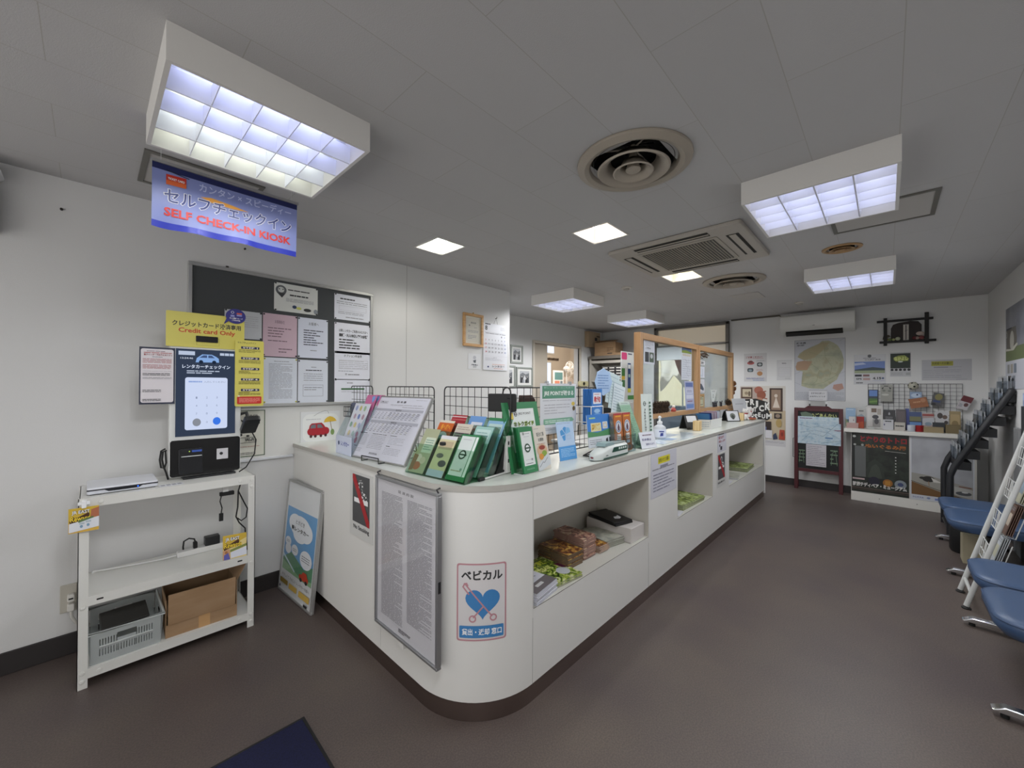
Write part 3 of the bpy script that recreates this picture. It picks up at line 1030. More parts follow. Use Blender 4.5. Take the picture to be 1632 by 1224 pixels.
loc, rz, w_, h_ = rect_y(W, (770, 514), (807.5, 591))
ci = [('t', '8', .06, .05, .16, .15, INK, .03), ('l', .06, .0, .28, .03, 1, INK, 9, .8), ('ln', [(.04, .19), (.96, .19)], GREY, .002), ('l', .08, .2, .92, .225, 1, GREY, 9, .6), ('l', .7, .05, .95, .13, 3, LGREY, 9)]
days = [(r, c, r * 7 + c - 4) for r in range(5) for c in range(7)]
for r, c, d in days:
    if 1 <= d <= 31:
        u, v = .05 + c * .132, .25 + r * .085
        col = RED if c == 0 else (M('#3a5a9a') if c == 6 else INK)
        ci.append(('t', str(d), u + (.0 if d > 9 else .02), v, u + (.075 if d > 9 else .05), v + .035, col, .01))
ci += [('ln', [(.04, .70), (.96, .70)], LGREY, .0015), ('l', .05, .73, .9, .80, 3, LGREY, 15), ('l', .38, .72, .7, .74, 1, GREY, 15)]
ci += [('e', .17, .93, .035, .018, M('#2c3a6a')), ('l', .33, .87, .88, .885, 1, M('#c87a3a'), 3, .5), ('t', 'レンタカー', .34, .895, .86, .94, M('#20242e'), .03), ('l', .4, .96, .8, .975, 1, M('#c87a3a'), 3, .5)]
cl = thing('wall_calendar', 'tall wall calendar showing month 8 at the wall end', 'calendar', loc)
sheet(w_, h_, ci, M('#dcdde2', .45), .006).build('calendar_page', cl, smooth=False)
MB(M('#4a4a4a', .4, .8)).tube([(w_ * .42, -.004, h_), (w_ * .5, -.012, h_ + .07), (w_ * .58, -.004, h_)], .0015, seg=5).build('hanging_wire', cl)
MB(M('#6a6a60', .3, .8)).tube([(w_ * .5, -.001, h_ + .066), (w_ * .5, -.022, h_ + .064), (w_ * .5, -.024, h_ + .08)], .004, seg=6).build('hook', cl)
loc, rz, w_, h_ = rect_y(W, (746, 563), (766, 588.5))
flat('small_note', 'small white note taped below the framed certificate', 'notice', loc, rz, w_, h_, [('e', .5, .25, .12, .12, LGREY), ('p', [(.38, .45), (.62, .38), (.58, .6), (.44, .58)], M('#555a60')), ('t', '撮影禁止', .25, .68, .78, .78, M('#4a4c58'), .02), ('t', 'お断り', .38, .82, .66, .9, M('#4a4c58'), .02)], M('#d5d6d8', .5))

for i, (px, py) in enumerate(((98, 334), (390, 397))):
    p = at('y', px, py, W)
    n = MB(M('#2e2a26', .5, .5)).tube([(0, 0, 0), (0, -.014, 0)], .006, seg=8)
    solo('wall_nail', n, ('dark nail in the bare wall high above the shelf' if i == 0 else 'dark nail in the wall just under the hanging banner'), 'nail', (p.x, p.y, p.z))

# wall-mounted unit cut by the picture edge
p = at('y', 9, 300, W)
wu = thing('wall_speaker', 'grey wall unit with white cover at the edge of the left wall', 'wall unit', (p.x - .30, W, 2.19))
MB(M('#5c5e5c', .5)).box(0, -.10, 0, .28, -.0005, .235).build('body', wu, bevel=.012)
MB(M('#e4e6e8', .35)).prism([(0, .24), (.26, .24), (.30, .275), (.27, .33), (0, .37)], -.13, -.0005, 'y').build('cover', wu, bevel=.008)

# ------------------------------------------------------------------ white steel shelf
sh = thing('steel_shelf', 'white bolted steel shelf unit under the self check-in kiosk', 'shelf', (-.032, 2.78, 0))
SW, SD = .724, .36
for name, x, y in (('leg', 0, 0), ('leg', SW, 0), ('leg', 0, SD), ('leg', SW, SD)):
    a = MB(STEELW)
    dx = .036 if x == 0 else -.036
    dy = .036 if y == 0 else -.036
    a.box(min(x, x + dx), min(y, y + math.copysign(.003, dy)), 0, max(x, x + dx), max(y, y + math.copysign(.003, dy)), .905)
    a.box(min(x, x + math.copysign(.003, dx)), min(y, y + dy), 0, max(x, x + math.copysign(.003, dx)), max(y, y + dy), .905)
    lg = a.build(name, sh, smooth=False)
    if y == 0:
        for z in (.035, .075, .385, .84, .88):
            b = MB(STEELW).lathe([(0, .004), (.008, .003), (.010, 0)], seg=12).build('bolt', lg)
            b.location = (x + dx * .5, -.0005, z)
            b.rotation_euler = (PI / 2, 0, 0)
for z in (.905, .432, .088):
    t = MB(STEELW)
    t.box(.004, .004, z - .004, SW - .004, SD - .004, z)
    t.box(.004, .001, z - .045, SW - .004, .004, z).box(.004, SD - .004, z - .045, SW - .004, SD - .001, z)
    t.box(.0035, .004, z - .045, .0065, SD - .004, z).box(SW - .0065, .004, z - .045, SW - .0035, SD - .004, z)
    tr = t.build('shelf_tray', sh, smooth=False)
    for x in (.075, SW - .075):
        if abs(z - .432) < .01:
            q = MB(M('#1a1a1a', .8)).prism(rrect(x - .012, z - .026, x + .012, z - .018, .003), .0006, .001, 'y').build('slot_hole', tr)
        else:
            q = MB(STEELW).lathe([(0, .004), (.008, .003), (.010, 0)], seg=12).build('bolt', tr)
            q.location = (x, .001, z - .024)
            q.rotation_euler = (PI / 2, 0, 0)

# document scanner on the top tray
sc = thing('document_scanner', 'flat white device with blue indicator light on the shelf top', 'scanner', (-.005, 2.83, .905))
ws, ds = .26, .24
MB(M('#c9ccd4', .4)).prism(rrect(0, 0, ws, ds, .012), .004, .022, 'z').build('base', sc, bevel=.003)
MB(M('#14161e', .3)).prism([(0, .022), (.06, .022), (.075, .012), (.185, .012), (.2, .022), (ws, .022), (ws, .025), (0, .025)], -.0012, .02, 'y').build('dark_front', sc)
MB(M('#d9dbe2', .3)).prism(rrect(0, 0, ws, ds, .012), .0252, .036, 'z').build('lid', sc, bevel=.004)
MB(ME('#2a5aff', 6)).ball((.182, -.002, .0185), .0026, seg=8, rings=6).build('indicator_light', sc)
for x in (.03, ws - .03):
    MB(RUBBER).box(x - .02, .01, 0, x + .02, .03, .004).build('foot', sc)
rs = at('z', 251, 774, .906)
solo('paper_strip', MB(M('#d7d8dc', .5)).box(0, 0, 0, .10, .05, .002), 'strip of stickers lying between the white device and the kiosk', 'paper', (rs.x + .005, 2.80, .9055), R_(4))
o = COL.objects['paper_strip']
q = MB(M('#9a9ca4', .5))
for i in range(4):
    q.box(.008 + i * .023, .01, .0021, .024 + i * .023, .04, .0024)
q.build('printed_marks', o, smooth=False)

# ------------------------------------------------------------------ kiosk
KY = 2.955
kx0, kx1, kz0 = .311, .654, .912
kk = thing('check_in_kiosk', 'white self check-in kiosk with lit touchscreen and yellow signs', 'kiosk', (kx0, KY, .905))
KW = kx1 - kx0


def kz(px, py, y=KY):
    p = at('y', px, py, y)
    return p.x - kx0, p.z - .905


zb_top = kz(270, 703)[1]
MB(M('#d2d4d2', .35)).prism(rrect(0, .012, KW, .80, .018), 0, .05, 'y').build('body', kk, bevel=.006)
MB(M('#1c1d1f', .4)).box(.06, -.03, .0, KW - .03, .12, .011).build('base_plate', kk, bevel=.003)
MB(M('#0a0a0c', .16)).prism(rrect(.004, .016, KW - .004, zb_top, .014), -.004, -.0005, 'y').build('lower_panel', kk, bevel=.002)
# screen
s0, s1 = kz(280.3, 555), kz(374.3, 690)
sw, shh = s1[0] - s0[0], s0[1] - s1[1]
SCR = ME('#46536b', .55)
its = [('r', .04, .025, .30, .07, ME('#c9d6ee', .8)), ('r', .72, .03, .795, .06, ME('#c9d6ee', .8)), ('r', .805, .03, .88, .06, ME('#c9d6ee', .8)), ('r', .89, .03, .965, .06, ME('#c9d6ee', .8)),
       ('t', '13:24:46', .07, .095, .27, .115, ME('#dde6f8', .8), .01),
       ('p', [(.31, .15), (.33, .10), (.42, .055), (.58, .055), (.66, .08), (.70, .10), (.705, .145)], ME('#8fb6ee', .85)), ('p', [(.37, .095), (.44, .065), (.5, .065), (.5, .095)], ME('#4a5f8a', .8)), ('p', [(.52, .095), (.52, .065), (.58, .065), (.63, .095)], ME('#4a5f8a', .8)),
       ('e', .40, .145, .035, .022, ME('#2a3850', .6)), ('e', .62, .145, .035, .022, ME('#2a3850', .6)),
       ('t', 'レンタカーチェックイン', .10, .178, .90, .222, ME('#dfeaff', 1.0), .015),
       ('l', .17, .24, .83, .285, 2, ME('#c8d4ea', .8), 6, .5),
       ('rr', .145, .325, .855, .93, ME('#d3dffb', .92), .012),
       ('l', .2, .365, .42, .385, 1, ME('#9db6ee', .8), 8, .8), ('t', '入力してください', .45, .366, .82, .386, ME('#7c86a0', .7), .0)]
for i in range(9):
    u, v = .33 + (i % 3) * .17, .56 + (i // 3) * .093
    its.append(('t', str(i + 1), u - .013, v - .012, u + .013, v + .012, ME('#9aa6c2', .8), .0))
its += [('e', .335, .845, .068, .045, ME('#9aa0ac', .75)), ('t', '0', .49, .835, .515, .858, ME('#9aa6c2', .8)), ('e', .67, .84, .068, .045, ME('#3f7ae8', .95))]
flat_part('touchscreen', kk, (s0[0], -.0008, s1[1]), 0, sw, shh, its, SCR, thick=.003)
# printer outlet, code reader
a, b = kz(284, 716), kz(322, 752)
pr_ = MB(M('#17181c', .3)).prism(rrect(a[0], b[1], b[0], a[1], .006), -.016, -.0045, 'y').build('receipt_printer', kk, bevel=.003)
MB(M('#3a5ab0', .4)).box(a[0] + .06, -.0168, a[1] - .022, b[0] - .004, -.0162, a[1] - .010).build('blue_label', pr_)
MB(M('#d8dcdc', .3)).box(a[0] + .012, -.018, a[1] - .046, b[0] - .004, -.0162, a[1] - .042).build('paper_slot', pr_)
MB(ME('#b8e060', 1.2)).box(a[0] + .046, -.0168, a[1] - .019, a[0] + .051, -.0162, a[1] - .014).build('status_light', pr_)
a, b = kz(345, 715), kz(363, 730)
cr = MB(M('#c9c9cc', .3)).box(a[0], -.007, b[1], b[0], -.0042, a[1]).build('code_reader', kk, bevel=.001)
cr_l = MB(INK).lathe([(0, .0005), (.008, .0005), (.009, 0)], seg=16).build('lens', cr)
cr_l.location = ((a[0] + b[0]) / 2 - .006, -.0072, (a[1] + b[1]) / 2 + .002)
cr_l.rotation_euler = (PI / 2, 0, 0)
# header sign
a, b = kz(264.5, 497), kz(389, 553)
a2 = kz(264.5, 551)
hw, hh = b[0] - a[0], .205
YEL = M('#d2c860', .4)
hz = kz(264.5, 551)[1]
flat_part('header_sign', kk, (a[0], -.0012, hz), 0, hw, kz(265, 494)[1] - hz, [
    ('t', 'クレジットカード決済専用', .07, .25, .95, .41, INK, .025), ('t', 'Credit card Only', .145, .45, .87, .62, M('#c03a1a', .4), .025),
    ('b', .365, .71, .655, .93, M('#8a8430'), .0012)], YEL, thick=.003, corner=.006, label='yellow header sign about paying by credit card')
a, b = kz(312, 535), kz(347, 547)
MB(M('#0d0d0e', .2)).prism(rrect(a[0], b[1], b[0], a[1], .004), -.010, .001, 'y').build('camera_bar', kk, bevel=.002)
# speech bubble sign
cx, cz = kz(376.5, 504, KY - .02)
flat_mb = MB()
n = 32
pts = [(cx + .052 * math.cos(2 * PI * i / n), cz + .046 * math.sin(2 * PI * i / n)) for i in range(n)]
pts[19:20] = [(cx - .062, cz - .055)]
flat_mb.prism(pts, -.012, -.009, 'y', M('#2c2a7c', .4))
draw_ = MB()
flat_mb.M = Matrix.Translation((cx - .052, 0, cz - .046))
draw(flat_mb, .104, .092, [('c', .33, .25, .006, .008, WHITE), ('p', [(.24, .42), (.42, .42), (.44, .56), (.22, .56)], M('#8f93c8')), ('r', .54, .26, .80, .36, M('#c85a4a')), ('r', .54, .38, .80, .48, M('#8f93c8')), ('t', '個人認証カード', .18, .60, .84, .70, WHITE, .02), ('t', 'ご利用可能', .3, .74, .72, .83, WHITE, .02)], -.012)
flat_mb.build('bubble_sign', kk, smooth=False)['label'] = 'purple speech-bubble sign'
# side sign with steps
a, b = kz(374.7, 541, KY - .03), kz(419.5, 646.5, KY - .03)
ww, hh = b[0] - a[0], a[1] - b[1]
its = [('t', 'セルフチェックイン', .08, .025, .72, .055, INK, .01)]
for i in range(5):
    v = .115 + i * .16
    its += [('rr', .2, v - .018, .84, v + .018, M('#2a2a50', .5), .003), ('t', 'STEP %d' % (i + 1), .26, v - .012, .78, v + .012, M('#e8e2d0'), .02), ('l', .12, v + .028, .88, v + .075, 3, M('#6a6420'), 50 + i, .4)]
its += [('rr', .07, .855, .92, .965, M('#c02a22', .4), .006), ('l', .14, .875, .86, .945, 4, M('#e89a8a'), 9, .4), ('e', .13, .845, .04, .012, M('#e8e0c0'))]
flat_part('side_sign', kk, (a[0], -.030, b[1]), 0, ww, hh, its, YEL, thick=.003, corner=.008, label='yellow side sign listing five steps')
MB(M('#c9cbc9', .4)).box(KW - .012, -.029, .45, KW + .004, .0, .55).build('sign_bracket', kk)
# notice with navy border
a, b = kz(222, 552, KY - .01), kz(278.3, 643.5, KY - .01)
ww, hh = b[0] - a[0], a[1] - b[1]
RD = M('#a8504e', .5)
its = [('rr', .04, .03, .955, .97, M('#d9d4d8', .4), .010), ('l', .2, .06, .8, .08, 1, M('#7a5a60'), 2, .5), ('t', '電子ワンダー予約客様用ですと', .12, .115, .92, .15, M('#8c2f34'), .02), ('l', .12, .085, .9, .11, 1, RD, 5, .5), ('l', .35, .16, .64, .18, 1, GREY, 5, .6),
       ('l', .09, .195, .9, .28, 4, RD, 7, .35), ('l', .09, .30, .88, .38, 4, RD, 8, .35), ('l', .09, .41, .9, .43, 1, LGREY, 8, .3), ('l', .09, .45, .85, .5, 2, INK, 9, .4), ('l', .09, .52, .9, .56, 2, GREY, 10, .3), ('l', .09, .74, .6, .79, 2, INK, 11, .4), ('l', .09, .90, .6, .95, 2, INK, 12, .4)]
flat_part('notice_board', kk, (a[0], -.010, b[1]), 0, ww, hh, its, M('#23283e', .4), thick=.003, label='white notice with navy border')
MB(M('#c9cbc9', .4)).box(-.02, -.0095, .52, .02, .0, .58).build('sign_bracket', kk)
# card terminal on an arm, and its lead
ta, tb = kz(384.5, 664, KY - .06), kz(413, 688, KY - .10)
tm = MB(M('#1a1b1c', .35))
tm.M = Matrix.Translation((ta[0] + .045, -.07, tb[1] + .045)) @ Matrix.Rotation(R_(-38), 4, 'X')
tm.prism(rrect(-.042, -.075, .042, .075, .012), -.018, .018, 'z')
to = tm.build('card_terminal', kk, bevel=.006)
td = MB()
td.M = tm.M
td.box(-.034, .0, .0182, .034, .066, .0192, M('#5a5c58', .12))
td.build('terminal_display', to, smooth=False)
td = MB()
td.M = tm.M
for i in range(3):
    for j in range(3):
        td.box(-.03 + i * .022, -.05 + j * .016, .0182, -.014 + i * .022, -.04 + j * .016, .021, M(('#a03a3a', '#b8a24a', '#4a7a4a')[i] if j == 0 else '#2c2e30', .4))
td.build('keypad', to, smooth=False)
MB(M('#2a2b2c', .4)).tube([(KW - .002, .02, .36), (KW + .03, .0, .37), (ta[0] + .045, -.05, tb[1] + .05)], .010).build('terminal_arm', kk)
MB(RUBBER).tube([(ta[0] + .05, -.09, tb[1] + .0), (ta[0] + .075, -.08, tb[1] - .05), (ta[0] + .072, -.06, tb[1] - .14), (ta[0] + .03, -.05, tb[1] - .22), (ta[0] + .0, -.02, .005)], .0035).build('terminal_cable', kk)
lp = MB(RUBBER)
lp.tube([(-.012, .03, .18), (-.03, .03, .17), (-.036, .03, .12), (-.03, .03, .075), (-.016, .03, .07), (-.008, .03, .1), (-.012, .03, .165)], .0045)
lp.tube([(-.006, .03, .17), (-.022, .03, .165), (-.026, .03, .12), (-.02, .03, .082), (-.008, .02, .04), (0, .02, .005)], .0045)
lp.build('cable_loop', kk)

# ------------------------------------------------------------------ reward cards
GOLD = M('#d9b83c', .45)


def reward_items(second):
    its = [('p', [(0, 0), (1, 0), (1, .2), (0, .58)], M('#cfae3a', .45)), ('p', [(.03, .5), (.66, .22), (.72, .42), (.05, .62)], M('#4a2a12', .5)),
           ('t', 'JR EAST', .1, .10, .70, .28, INK, .10), ('t', 'JR EAST', .105, .105, .695, .275, WHITE, .02),
           ('t', 'Rewards', .06, .32, .80, .54, M('#3a1e08'), .12), ('t', 'Rewards', .065, .325, .795, .535, M('#f0d23a'), .02)]
    if second:
        its += [('p', [(.3, .62), (1, .46), (1, .56), (.3, .72)], M('#7c8a4a')), ('p', [(.32, .73), (1, .58), (1, .93), (.32, .97)], M('#d9dde8')), ('p', [(0, .62), (.28, .58), (.3, 1), (0, 1)], M('#c99a72')), ('p', [(.05, .8), (.22, .72), (.3, 1), (.04, 1)], M('#5a5aa8')), ('e', .14, .70, .06, .06, M('#a8703f'))]
    else:
        its += [('p', [(.02, .60), (1, .44), (1, .86), (.02, .96)], M('#dfe2e8')), ('p', [(.74, .12), (1, .05), (1, .44), (.72, .46)], M('#b06a4a')), ('p', [(.32, .5), (.82, .4), (.82, .47), (.32, .6)], M('#5f7a4a'))]
        its += [('l', .35, .6, .52, .68, 2, M('#7fa0a8'), 4, .5), ('l', .56, .55, .74, .63, 2, M('#7fa0a8'), 5, .5), ('e', .42, .76, .05, .06, M('#7fa0b8')), ('e', .64, .73, .05, .06, M('#7fa0b8'))]
    return its


p, q = at('y', 109, 812, 2.765), at('y', 157.5, 843, 2.765)
rc = thing('reward_card', 'yellow rewards card clipped to the shelf leg by the wall outlet', 'leaflet', (p.x, 2.765, q.z), 0, 'rewards cards on the steel shelf')
cw, ch = q.x - p.x, p.z - q.z
sheet(cw, ch, reward_items(False), M('#d9b04a', .45), .002, .003).build('card', rc, smooth=False)
MB(M('#eef0f2', .3)).box(cw * .42, -.010, ch - .004, cw * .58, .012, ch + .032).box(cw * .3, .004, ch + .008, cw * .7, .013, ch + .024).build('clip', rc, bevel=.003)
p = at('y', 355, 903, 2.80)
rc = thing('reward_card', 'yellow rewards card standing on the middle tray by the cables', 'leaflet', (p.x, 2.80, .4325), R_(-8), 'rewards cards on the steel shelf')
sheet(.115, .135, reward_items(True), M('#e3cf8e', .45), .004, .003).build('card', rc, smooth=False).rotation_euler = (R_(-8), 0, 0)
MB(M('#eee', .4)).box(.03, .004, 0, .085, .05, .003).build('stand', rc)

# ------------------------------------------------------------------ power strip, adapter and leads
ps = thing('power_strip', 'white power strip with plugs on the middle tray', 'power strip', (.36, 3.02, .432))
MB(M('#dcdcda', .4)).box(0, 0, 0, .27, .045, .032).build('body', ps, bevel=.004)
MB(RUBBER).box(.075, .008, .0325, .095, .036, .07).build('plug', ps, bevel=.004)
MB(RUBBER).tube([(.085, .02, .07), (.08, .02, .088), (.055, .02, .098), (.032, .025, .085), (.03, .035, .05), (.034, .05, .003)], .0045).build('plug_lead', ps)
MB(M('#202124', .4)).box(.13, .0, .0325, .205, .05, .085).build('adapter', ps, bevel=.005)
MB(M('#d4d4d2', .5)).tube([(.0, .022, .014), (-.06, .03, .008), (-.16, .05, .007), (-.28, .08, .007), (-.335, .095, .008), (-.36, .10, -.03)], .005).build('supply_cord', ps)
cb = MB(RUBBER)
cb.tube([(.655, 2.83, .855), (.62, 2.80, .858), (.61, 2.80, .82), (.612, 2.82, .72), (.608, 2.84, .66), (.625, 2.84, .62), (.655, 2.84, .58), (.66, 2.85, .53), (.668, 2.86, .48), (.672, 2.87, .436)], .0038)
cb.tube([(.612, 2.81, .82), (.64, 2.81, .75), (.664, 2.83, .70), (.66, 2.84, .645), (.635, 2.84, .63), (.615, 2.84, .65)], .0035)
solo('hanging_cable', cb, 'black looped cable hanging inside the shelf leg near the kiosk', 'cable')
ho = thing('cable_hub', 'black block with short dangling lead under the top tray', 'adapter', (.545, 2.83, .80))
MB(RUBBER).box(-.02, -.012, .0, .05, .012, .022).build('block', ho, bevel=.003)
MB(M('#d8d8d6', .4)).box(-.005, -.004, .022, .022, .02, .0595).build('mount', ho)
MB(RUBBER).tube([(-.012, 0, .0), (-.018, 0, -.03), (-.008, 0, -.07), (-.012, 0, -.10)], .003).build('lead', ho)
MB(RUBBER).box(-.022, -.006, -.145, -.002, .006, -.10).build('connector', ho, bevel=.002)

p, q = at('y', 95.5, 934, W), at('y', 122.5, 971, W)
ol = thing('wall_outlet', 'beige wall outlet plate with two white plugs beside the shelf', 'outlet', (p.x, W, q.z))
ow, oh = q.x - p.x, p.z - q.z
MB(M('#b9b5aa', .4)).box(0, -.008, 0, ow, -.0005, oh).build('plate', ol, bevel=.003)
for i, z in enumerate((.062, .012)):
    pl = MB(M('#dcdad4', .4)).prism(rrect(ow - .035, z, ow - .008, z + .038, .008), -.040, -.0085, 'y').build('plug', ol, bevel=.003)
    if i == 0:
        MB(M('#1c1c1c', .6)).box(ow - .03, -.0412, z + .013, ow - .013, -.0402, z + .021).build('slot', pl)
MB(M('#c8c6c0', .5)).tube([(ow - .02, -.035, .012), (ow - .018, -.035, -.02), (ow - .0, -.035, -.06), (ow + .05, -.035, -.09)], .007).build('cord', ol)

# ------------------------------------------------------------------ plastic basket and its contents
BK = MILKY('#c3c9c8', .55)
bk = thing('plastic_basket', 'translucent grey slatted plastic basket on the lowest tray', 'basket', (.012, 2.80, .088))
bw_, bd_, bh_ = .255, .30, .155


def wall_slots(w, h, fn):
    slots = []
    for zz in (.035, .085):
        for g in range(3):
            for i in range(7):
                x = .03 + g * (w - .06) / 3 + i * .0098
                if zz > .06 and g == 1:
                    continue
                slots.append((x, x + .0042, zz, zz + .034))
    slots.append((w * .36, w * .64, .1, .128))
    return grid_sheet((0, w), (0, h), slots, fn, BK)


m = wall_slots(bw_, bh_, lambda a, b: (a, -.012 * b / bh_, b))
m.build('front_wall', bk, smooth=False, solid=.003)
wall_slots(bw_, bh_, lambda a, b: (a, bd_ + .012 * b / bh_, b)).build('back_wall', bk, smooth=False, solid=.003)
wall_slots(bd_, bh_, lambda a, b: (-.010 * b / bh_, a, b)).build('side_wall', bk, smooth=False, solid=.003)
wall_slots(bd_, bh_, lambda a, b: (bw_ + .010 * b / bh_, a, b)).build('side_wall', bk, smooth=False, solid=.003)
MB(BK).box(.002, .002, .0005, bw_ - .002, bd_ - .002, .005).build('bottom', bk, smooth=False)
MB(MILKY('#ccd2d0', .8)).tube([(-.012, -.014, bh_), (bw_ + .012, -.014, bh_), (bw_ + .012, bd_ + .014, bh_), (-.012, bd_ + .014, bh_)], .008, closed=True).build('rim', bk)
MB(MILKY('#ccd2d0', .8)).tube([(.03, -.008, .082), (bw_ - .03, -.008, .082)], .004).build('rib', bk)
kb = thing('slotted_tray', 'dark slotted tray lying at a slant inside the grey basket', 'tray', (.05, 2.86, .20), R_(4), rx=R_(18))
MB(M('#3a3936', .6)).box(0, 0, 0, .18, .13, .022).build('body', kb, bevel=.004)
for i in range(9):
    MB(M('#161616', .7)).box(.012 + i * .018, -.0008, .006, .024 + i * .018, .0, .017).build('slot', kb, smooth=False)
# open cardboard box
CARD = NM('brown cardboard', ['#957757', '#9d7f5f', '#a48768'], 4, .8, 4, (1, 1, 5))
cbx = thing('cardboard_box', 'open brown cardboard box with raised flap on the lowest tray', 'box', (.288, 2.81, .0882), R_(-2))
w_, d_, h_ = .32, .25, .20
MB(CARD).box(0, 0, 0, w_, .004, .068).box(0, d_ - .004, 0, w_, d_, .2).box(0, .004, 0, .004, d_ - .004, .2).box(w_ - .004, .004, 0, w_, d_ - .004, .2).box(.004, .004, 0, w_ - .004, d_ - .004, .004).build('carton', cbx, smooth=False)
fl = MB(CARD)
fl.M = Matrix.Translation((0, -.001, .070)) @ Matrix.Rotation(R_(4), 4, 'X')
fl.box(.010, -.004, 0, w_ - .010, -.001, .165)
fl.build('front_flap', cbx, smooth=False)
f2 = MB(CARD)
f2.M = Matrix.Translation((w_, 0, .2)) @ Matrix.Rotation(R_(28), 4, 'Y')
f2.box(-.003, .01, 0, 0, d_ - .01, .10)
f2.build('side_flap', cbx, smooth=False)
MB(M('#c29a6c', .25)).box(w_ * .44, -.0012, .0, w_ * .6, -.0003, .068).build('packing_tape', cbx, smooth=False)
solo('black_bag', MB(M('#121214', .6)).prism(rrect(0, 0, .26, .19, .03), 0, .12, 'z'), 'black bundle stuffed inside the open cardboard box', 'bag', (.32, 2.835, .0945), R_(-2), bevel=.02)

# ------------------------------------------------------------------ framed rental poster leaning at the counter's end
w_, h_ = .528, .769
lf = thing('leaning_poster_frame', 'tall silver framed rental car poster leaning against the counter end', 'poster', (.941, 3.162, 0.002), -PI / 2)
lf.rotation_euler = (-R_(5.2), 0, -PI / 2 + R_(3.1))
SKY = M('#6aa3d4', .4)
its = [('r', .06, .235, .94, .80, SKY), ('p', [(.06, .7), (.3, .62), (.5, .66), (.7, .70), (.94, .64), (.94, .80), (.06, .80)], M('#5d8f6c', .5)), ('p', [(.06, .72), (.6, .78), (.94, .76), (.94, .8), (.06, .8)], M('#8fb48a', .5)), ('p', [(.06, .66), (.45, .76), (.44, .775), (.06, .68)], M('#cfe2ea'))]
for cu, cv, ru, rv in ((.5, .38, .30, .10), (.34, .36, .2, .08), (.66, .40, .2, .085), (.5, .44, .2, .07), (.18, .54, .09, .04), (.4, .585, .10, .045), (.2, .60, .09, .045), (.74, .615, .17, .075)):
    its.append(('e', cu, cv, ru, rv, M('#e9ecf0', .4)))
its += [('t', 'ときどき', .36, .325, .62, .36, M('#4a4c50'), .0), ('t', '駅レンタカー', .24, .385, .76, .425, INK, .02), ('l', .62, .585, .86, .64, 3, GREY, 3, .4), ('l', .13, .525, .23, .55, 2, GREY, 3), ('l', .34, .57, .46, .6, 2, GREY, 4),
        ('rr', .60, .745, .86, .785, M('#b5412c', .4), .01), ('p', [(.66, .75), (.70, .715), (.80, .715), (.84, .75)], M('#b5412c', .4)), ('e', .66, .787, .035, .016, INK), ('e', .81, .787, .035, .016, INK),
        ('t', 'やさしくて たのしい レンタカーの旅へ', .1, .825, .92, .852, M('#4a4440'), .0), ('rr', .06, .875, .3, .915, M('#8a7434'), .004), ('rr', .34, .88, .58, .925, M('#c9a850'), .004), ('rr', .64, .88, .94, .93, M('#c9a850'), .004), ('e', .07, .95, .02, .012, NAVY), ('r', .80, .955, .9, .975, INK)]
sheet(w_, h_, [('r', .03, .015, .97, .985, M('#dfe1e2', .4))] + its, M('#d9d9d9', .4), .006, y=0).build('poster_sheet', lf, smooth=False)
f = MB(ALU)
k = .014
f.box(0, -.012, 0, w_, .014, k).box(0, -.012, h_ - k, w_, .014, h_).box(0, -.012, k, k, .014, h_ - k).box(w_ - k, -.012, k, w_, .014, h_ - k)
f.build('frame', lf, bevel=.003)
MB(CLEAR('#ffffff', .05)).box(k, -.0105, k, w_ - k, -.0095, h_ - k).build('cover_sheet', lf, smooth=False)

# ------------------------------------------------------------------ entrance mat
a, b, c = at('z', 480, 1143, .008), at('z', 332, 1224, .008), at('z', 528, 1224, .008)
ex, ey = (b - a).normalized(), (c - a).normalized()
mt = thing('entrance_mat', 'navy blue entrance mat on the floor before the counter', 'mat', (a.x, a.y, 0), math.atan2(ex.y, ex.x))
MB(NM('navy carpet pile', ['#090c28', '#0e1236', '#141942'], 320, .95)).box(-0.0, 0.012, 0, 1.2, .9 - .012, .008).build('pile', mt, bevel=.002)
MB(RUBBER).box(-.012, 0, .0003, 1.212, .9, .005).build('rubber_edge', mt)
# ================================================================== service counter
# The counter and all that stands on it are modelled in their own working unit; at the end of that
# section the unit is converted to metres (factor UNIT, floor level at FLOOR_U in working units).
UNIT, FLOOR_U = 1.0893, 0.1189
_before = set(COL.objects)
CWHITE = M('#dddcd8', 0.45, 0, 0.15, 350)
CTOP = M('#cfd3cc', 0.22)
BAND = M('#aeaba4', 0.4)
ct = thing('service_counter', 'long white L-shaped service counter with rounded corner and open niches', 'counter', (2.6, 1.3, 0))
CO = Vector((2.6, 1.3, 0))
ARC = (1.287, 1.416, 0.33)
IX, IY, LY, RX = 1.40, 1.50, 2.934, 5.68


def outline(off, lend=LY, rend=RX, n=18, inner=True):
    cx, cy, r = ARC
    p = [(XL + off, lend), ]
    for i in range(n + 1):
        a = PI + PI / 2 * i / n
        p.append((cx + (r - off) * math.cos(a), cy + (r - off) * math.sin(a)))
    p.append((rend, YL + off))
    if inner:
        p += [(rend, IY), (IX, IY), (IX, lend)]
    return p


def loc(poly):
    return [(x - CO.x, y - CO.y) for x, y in poly]


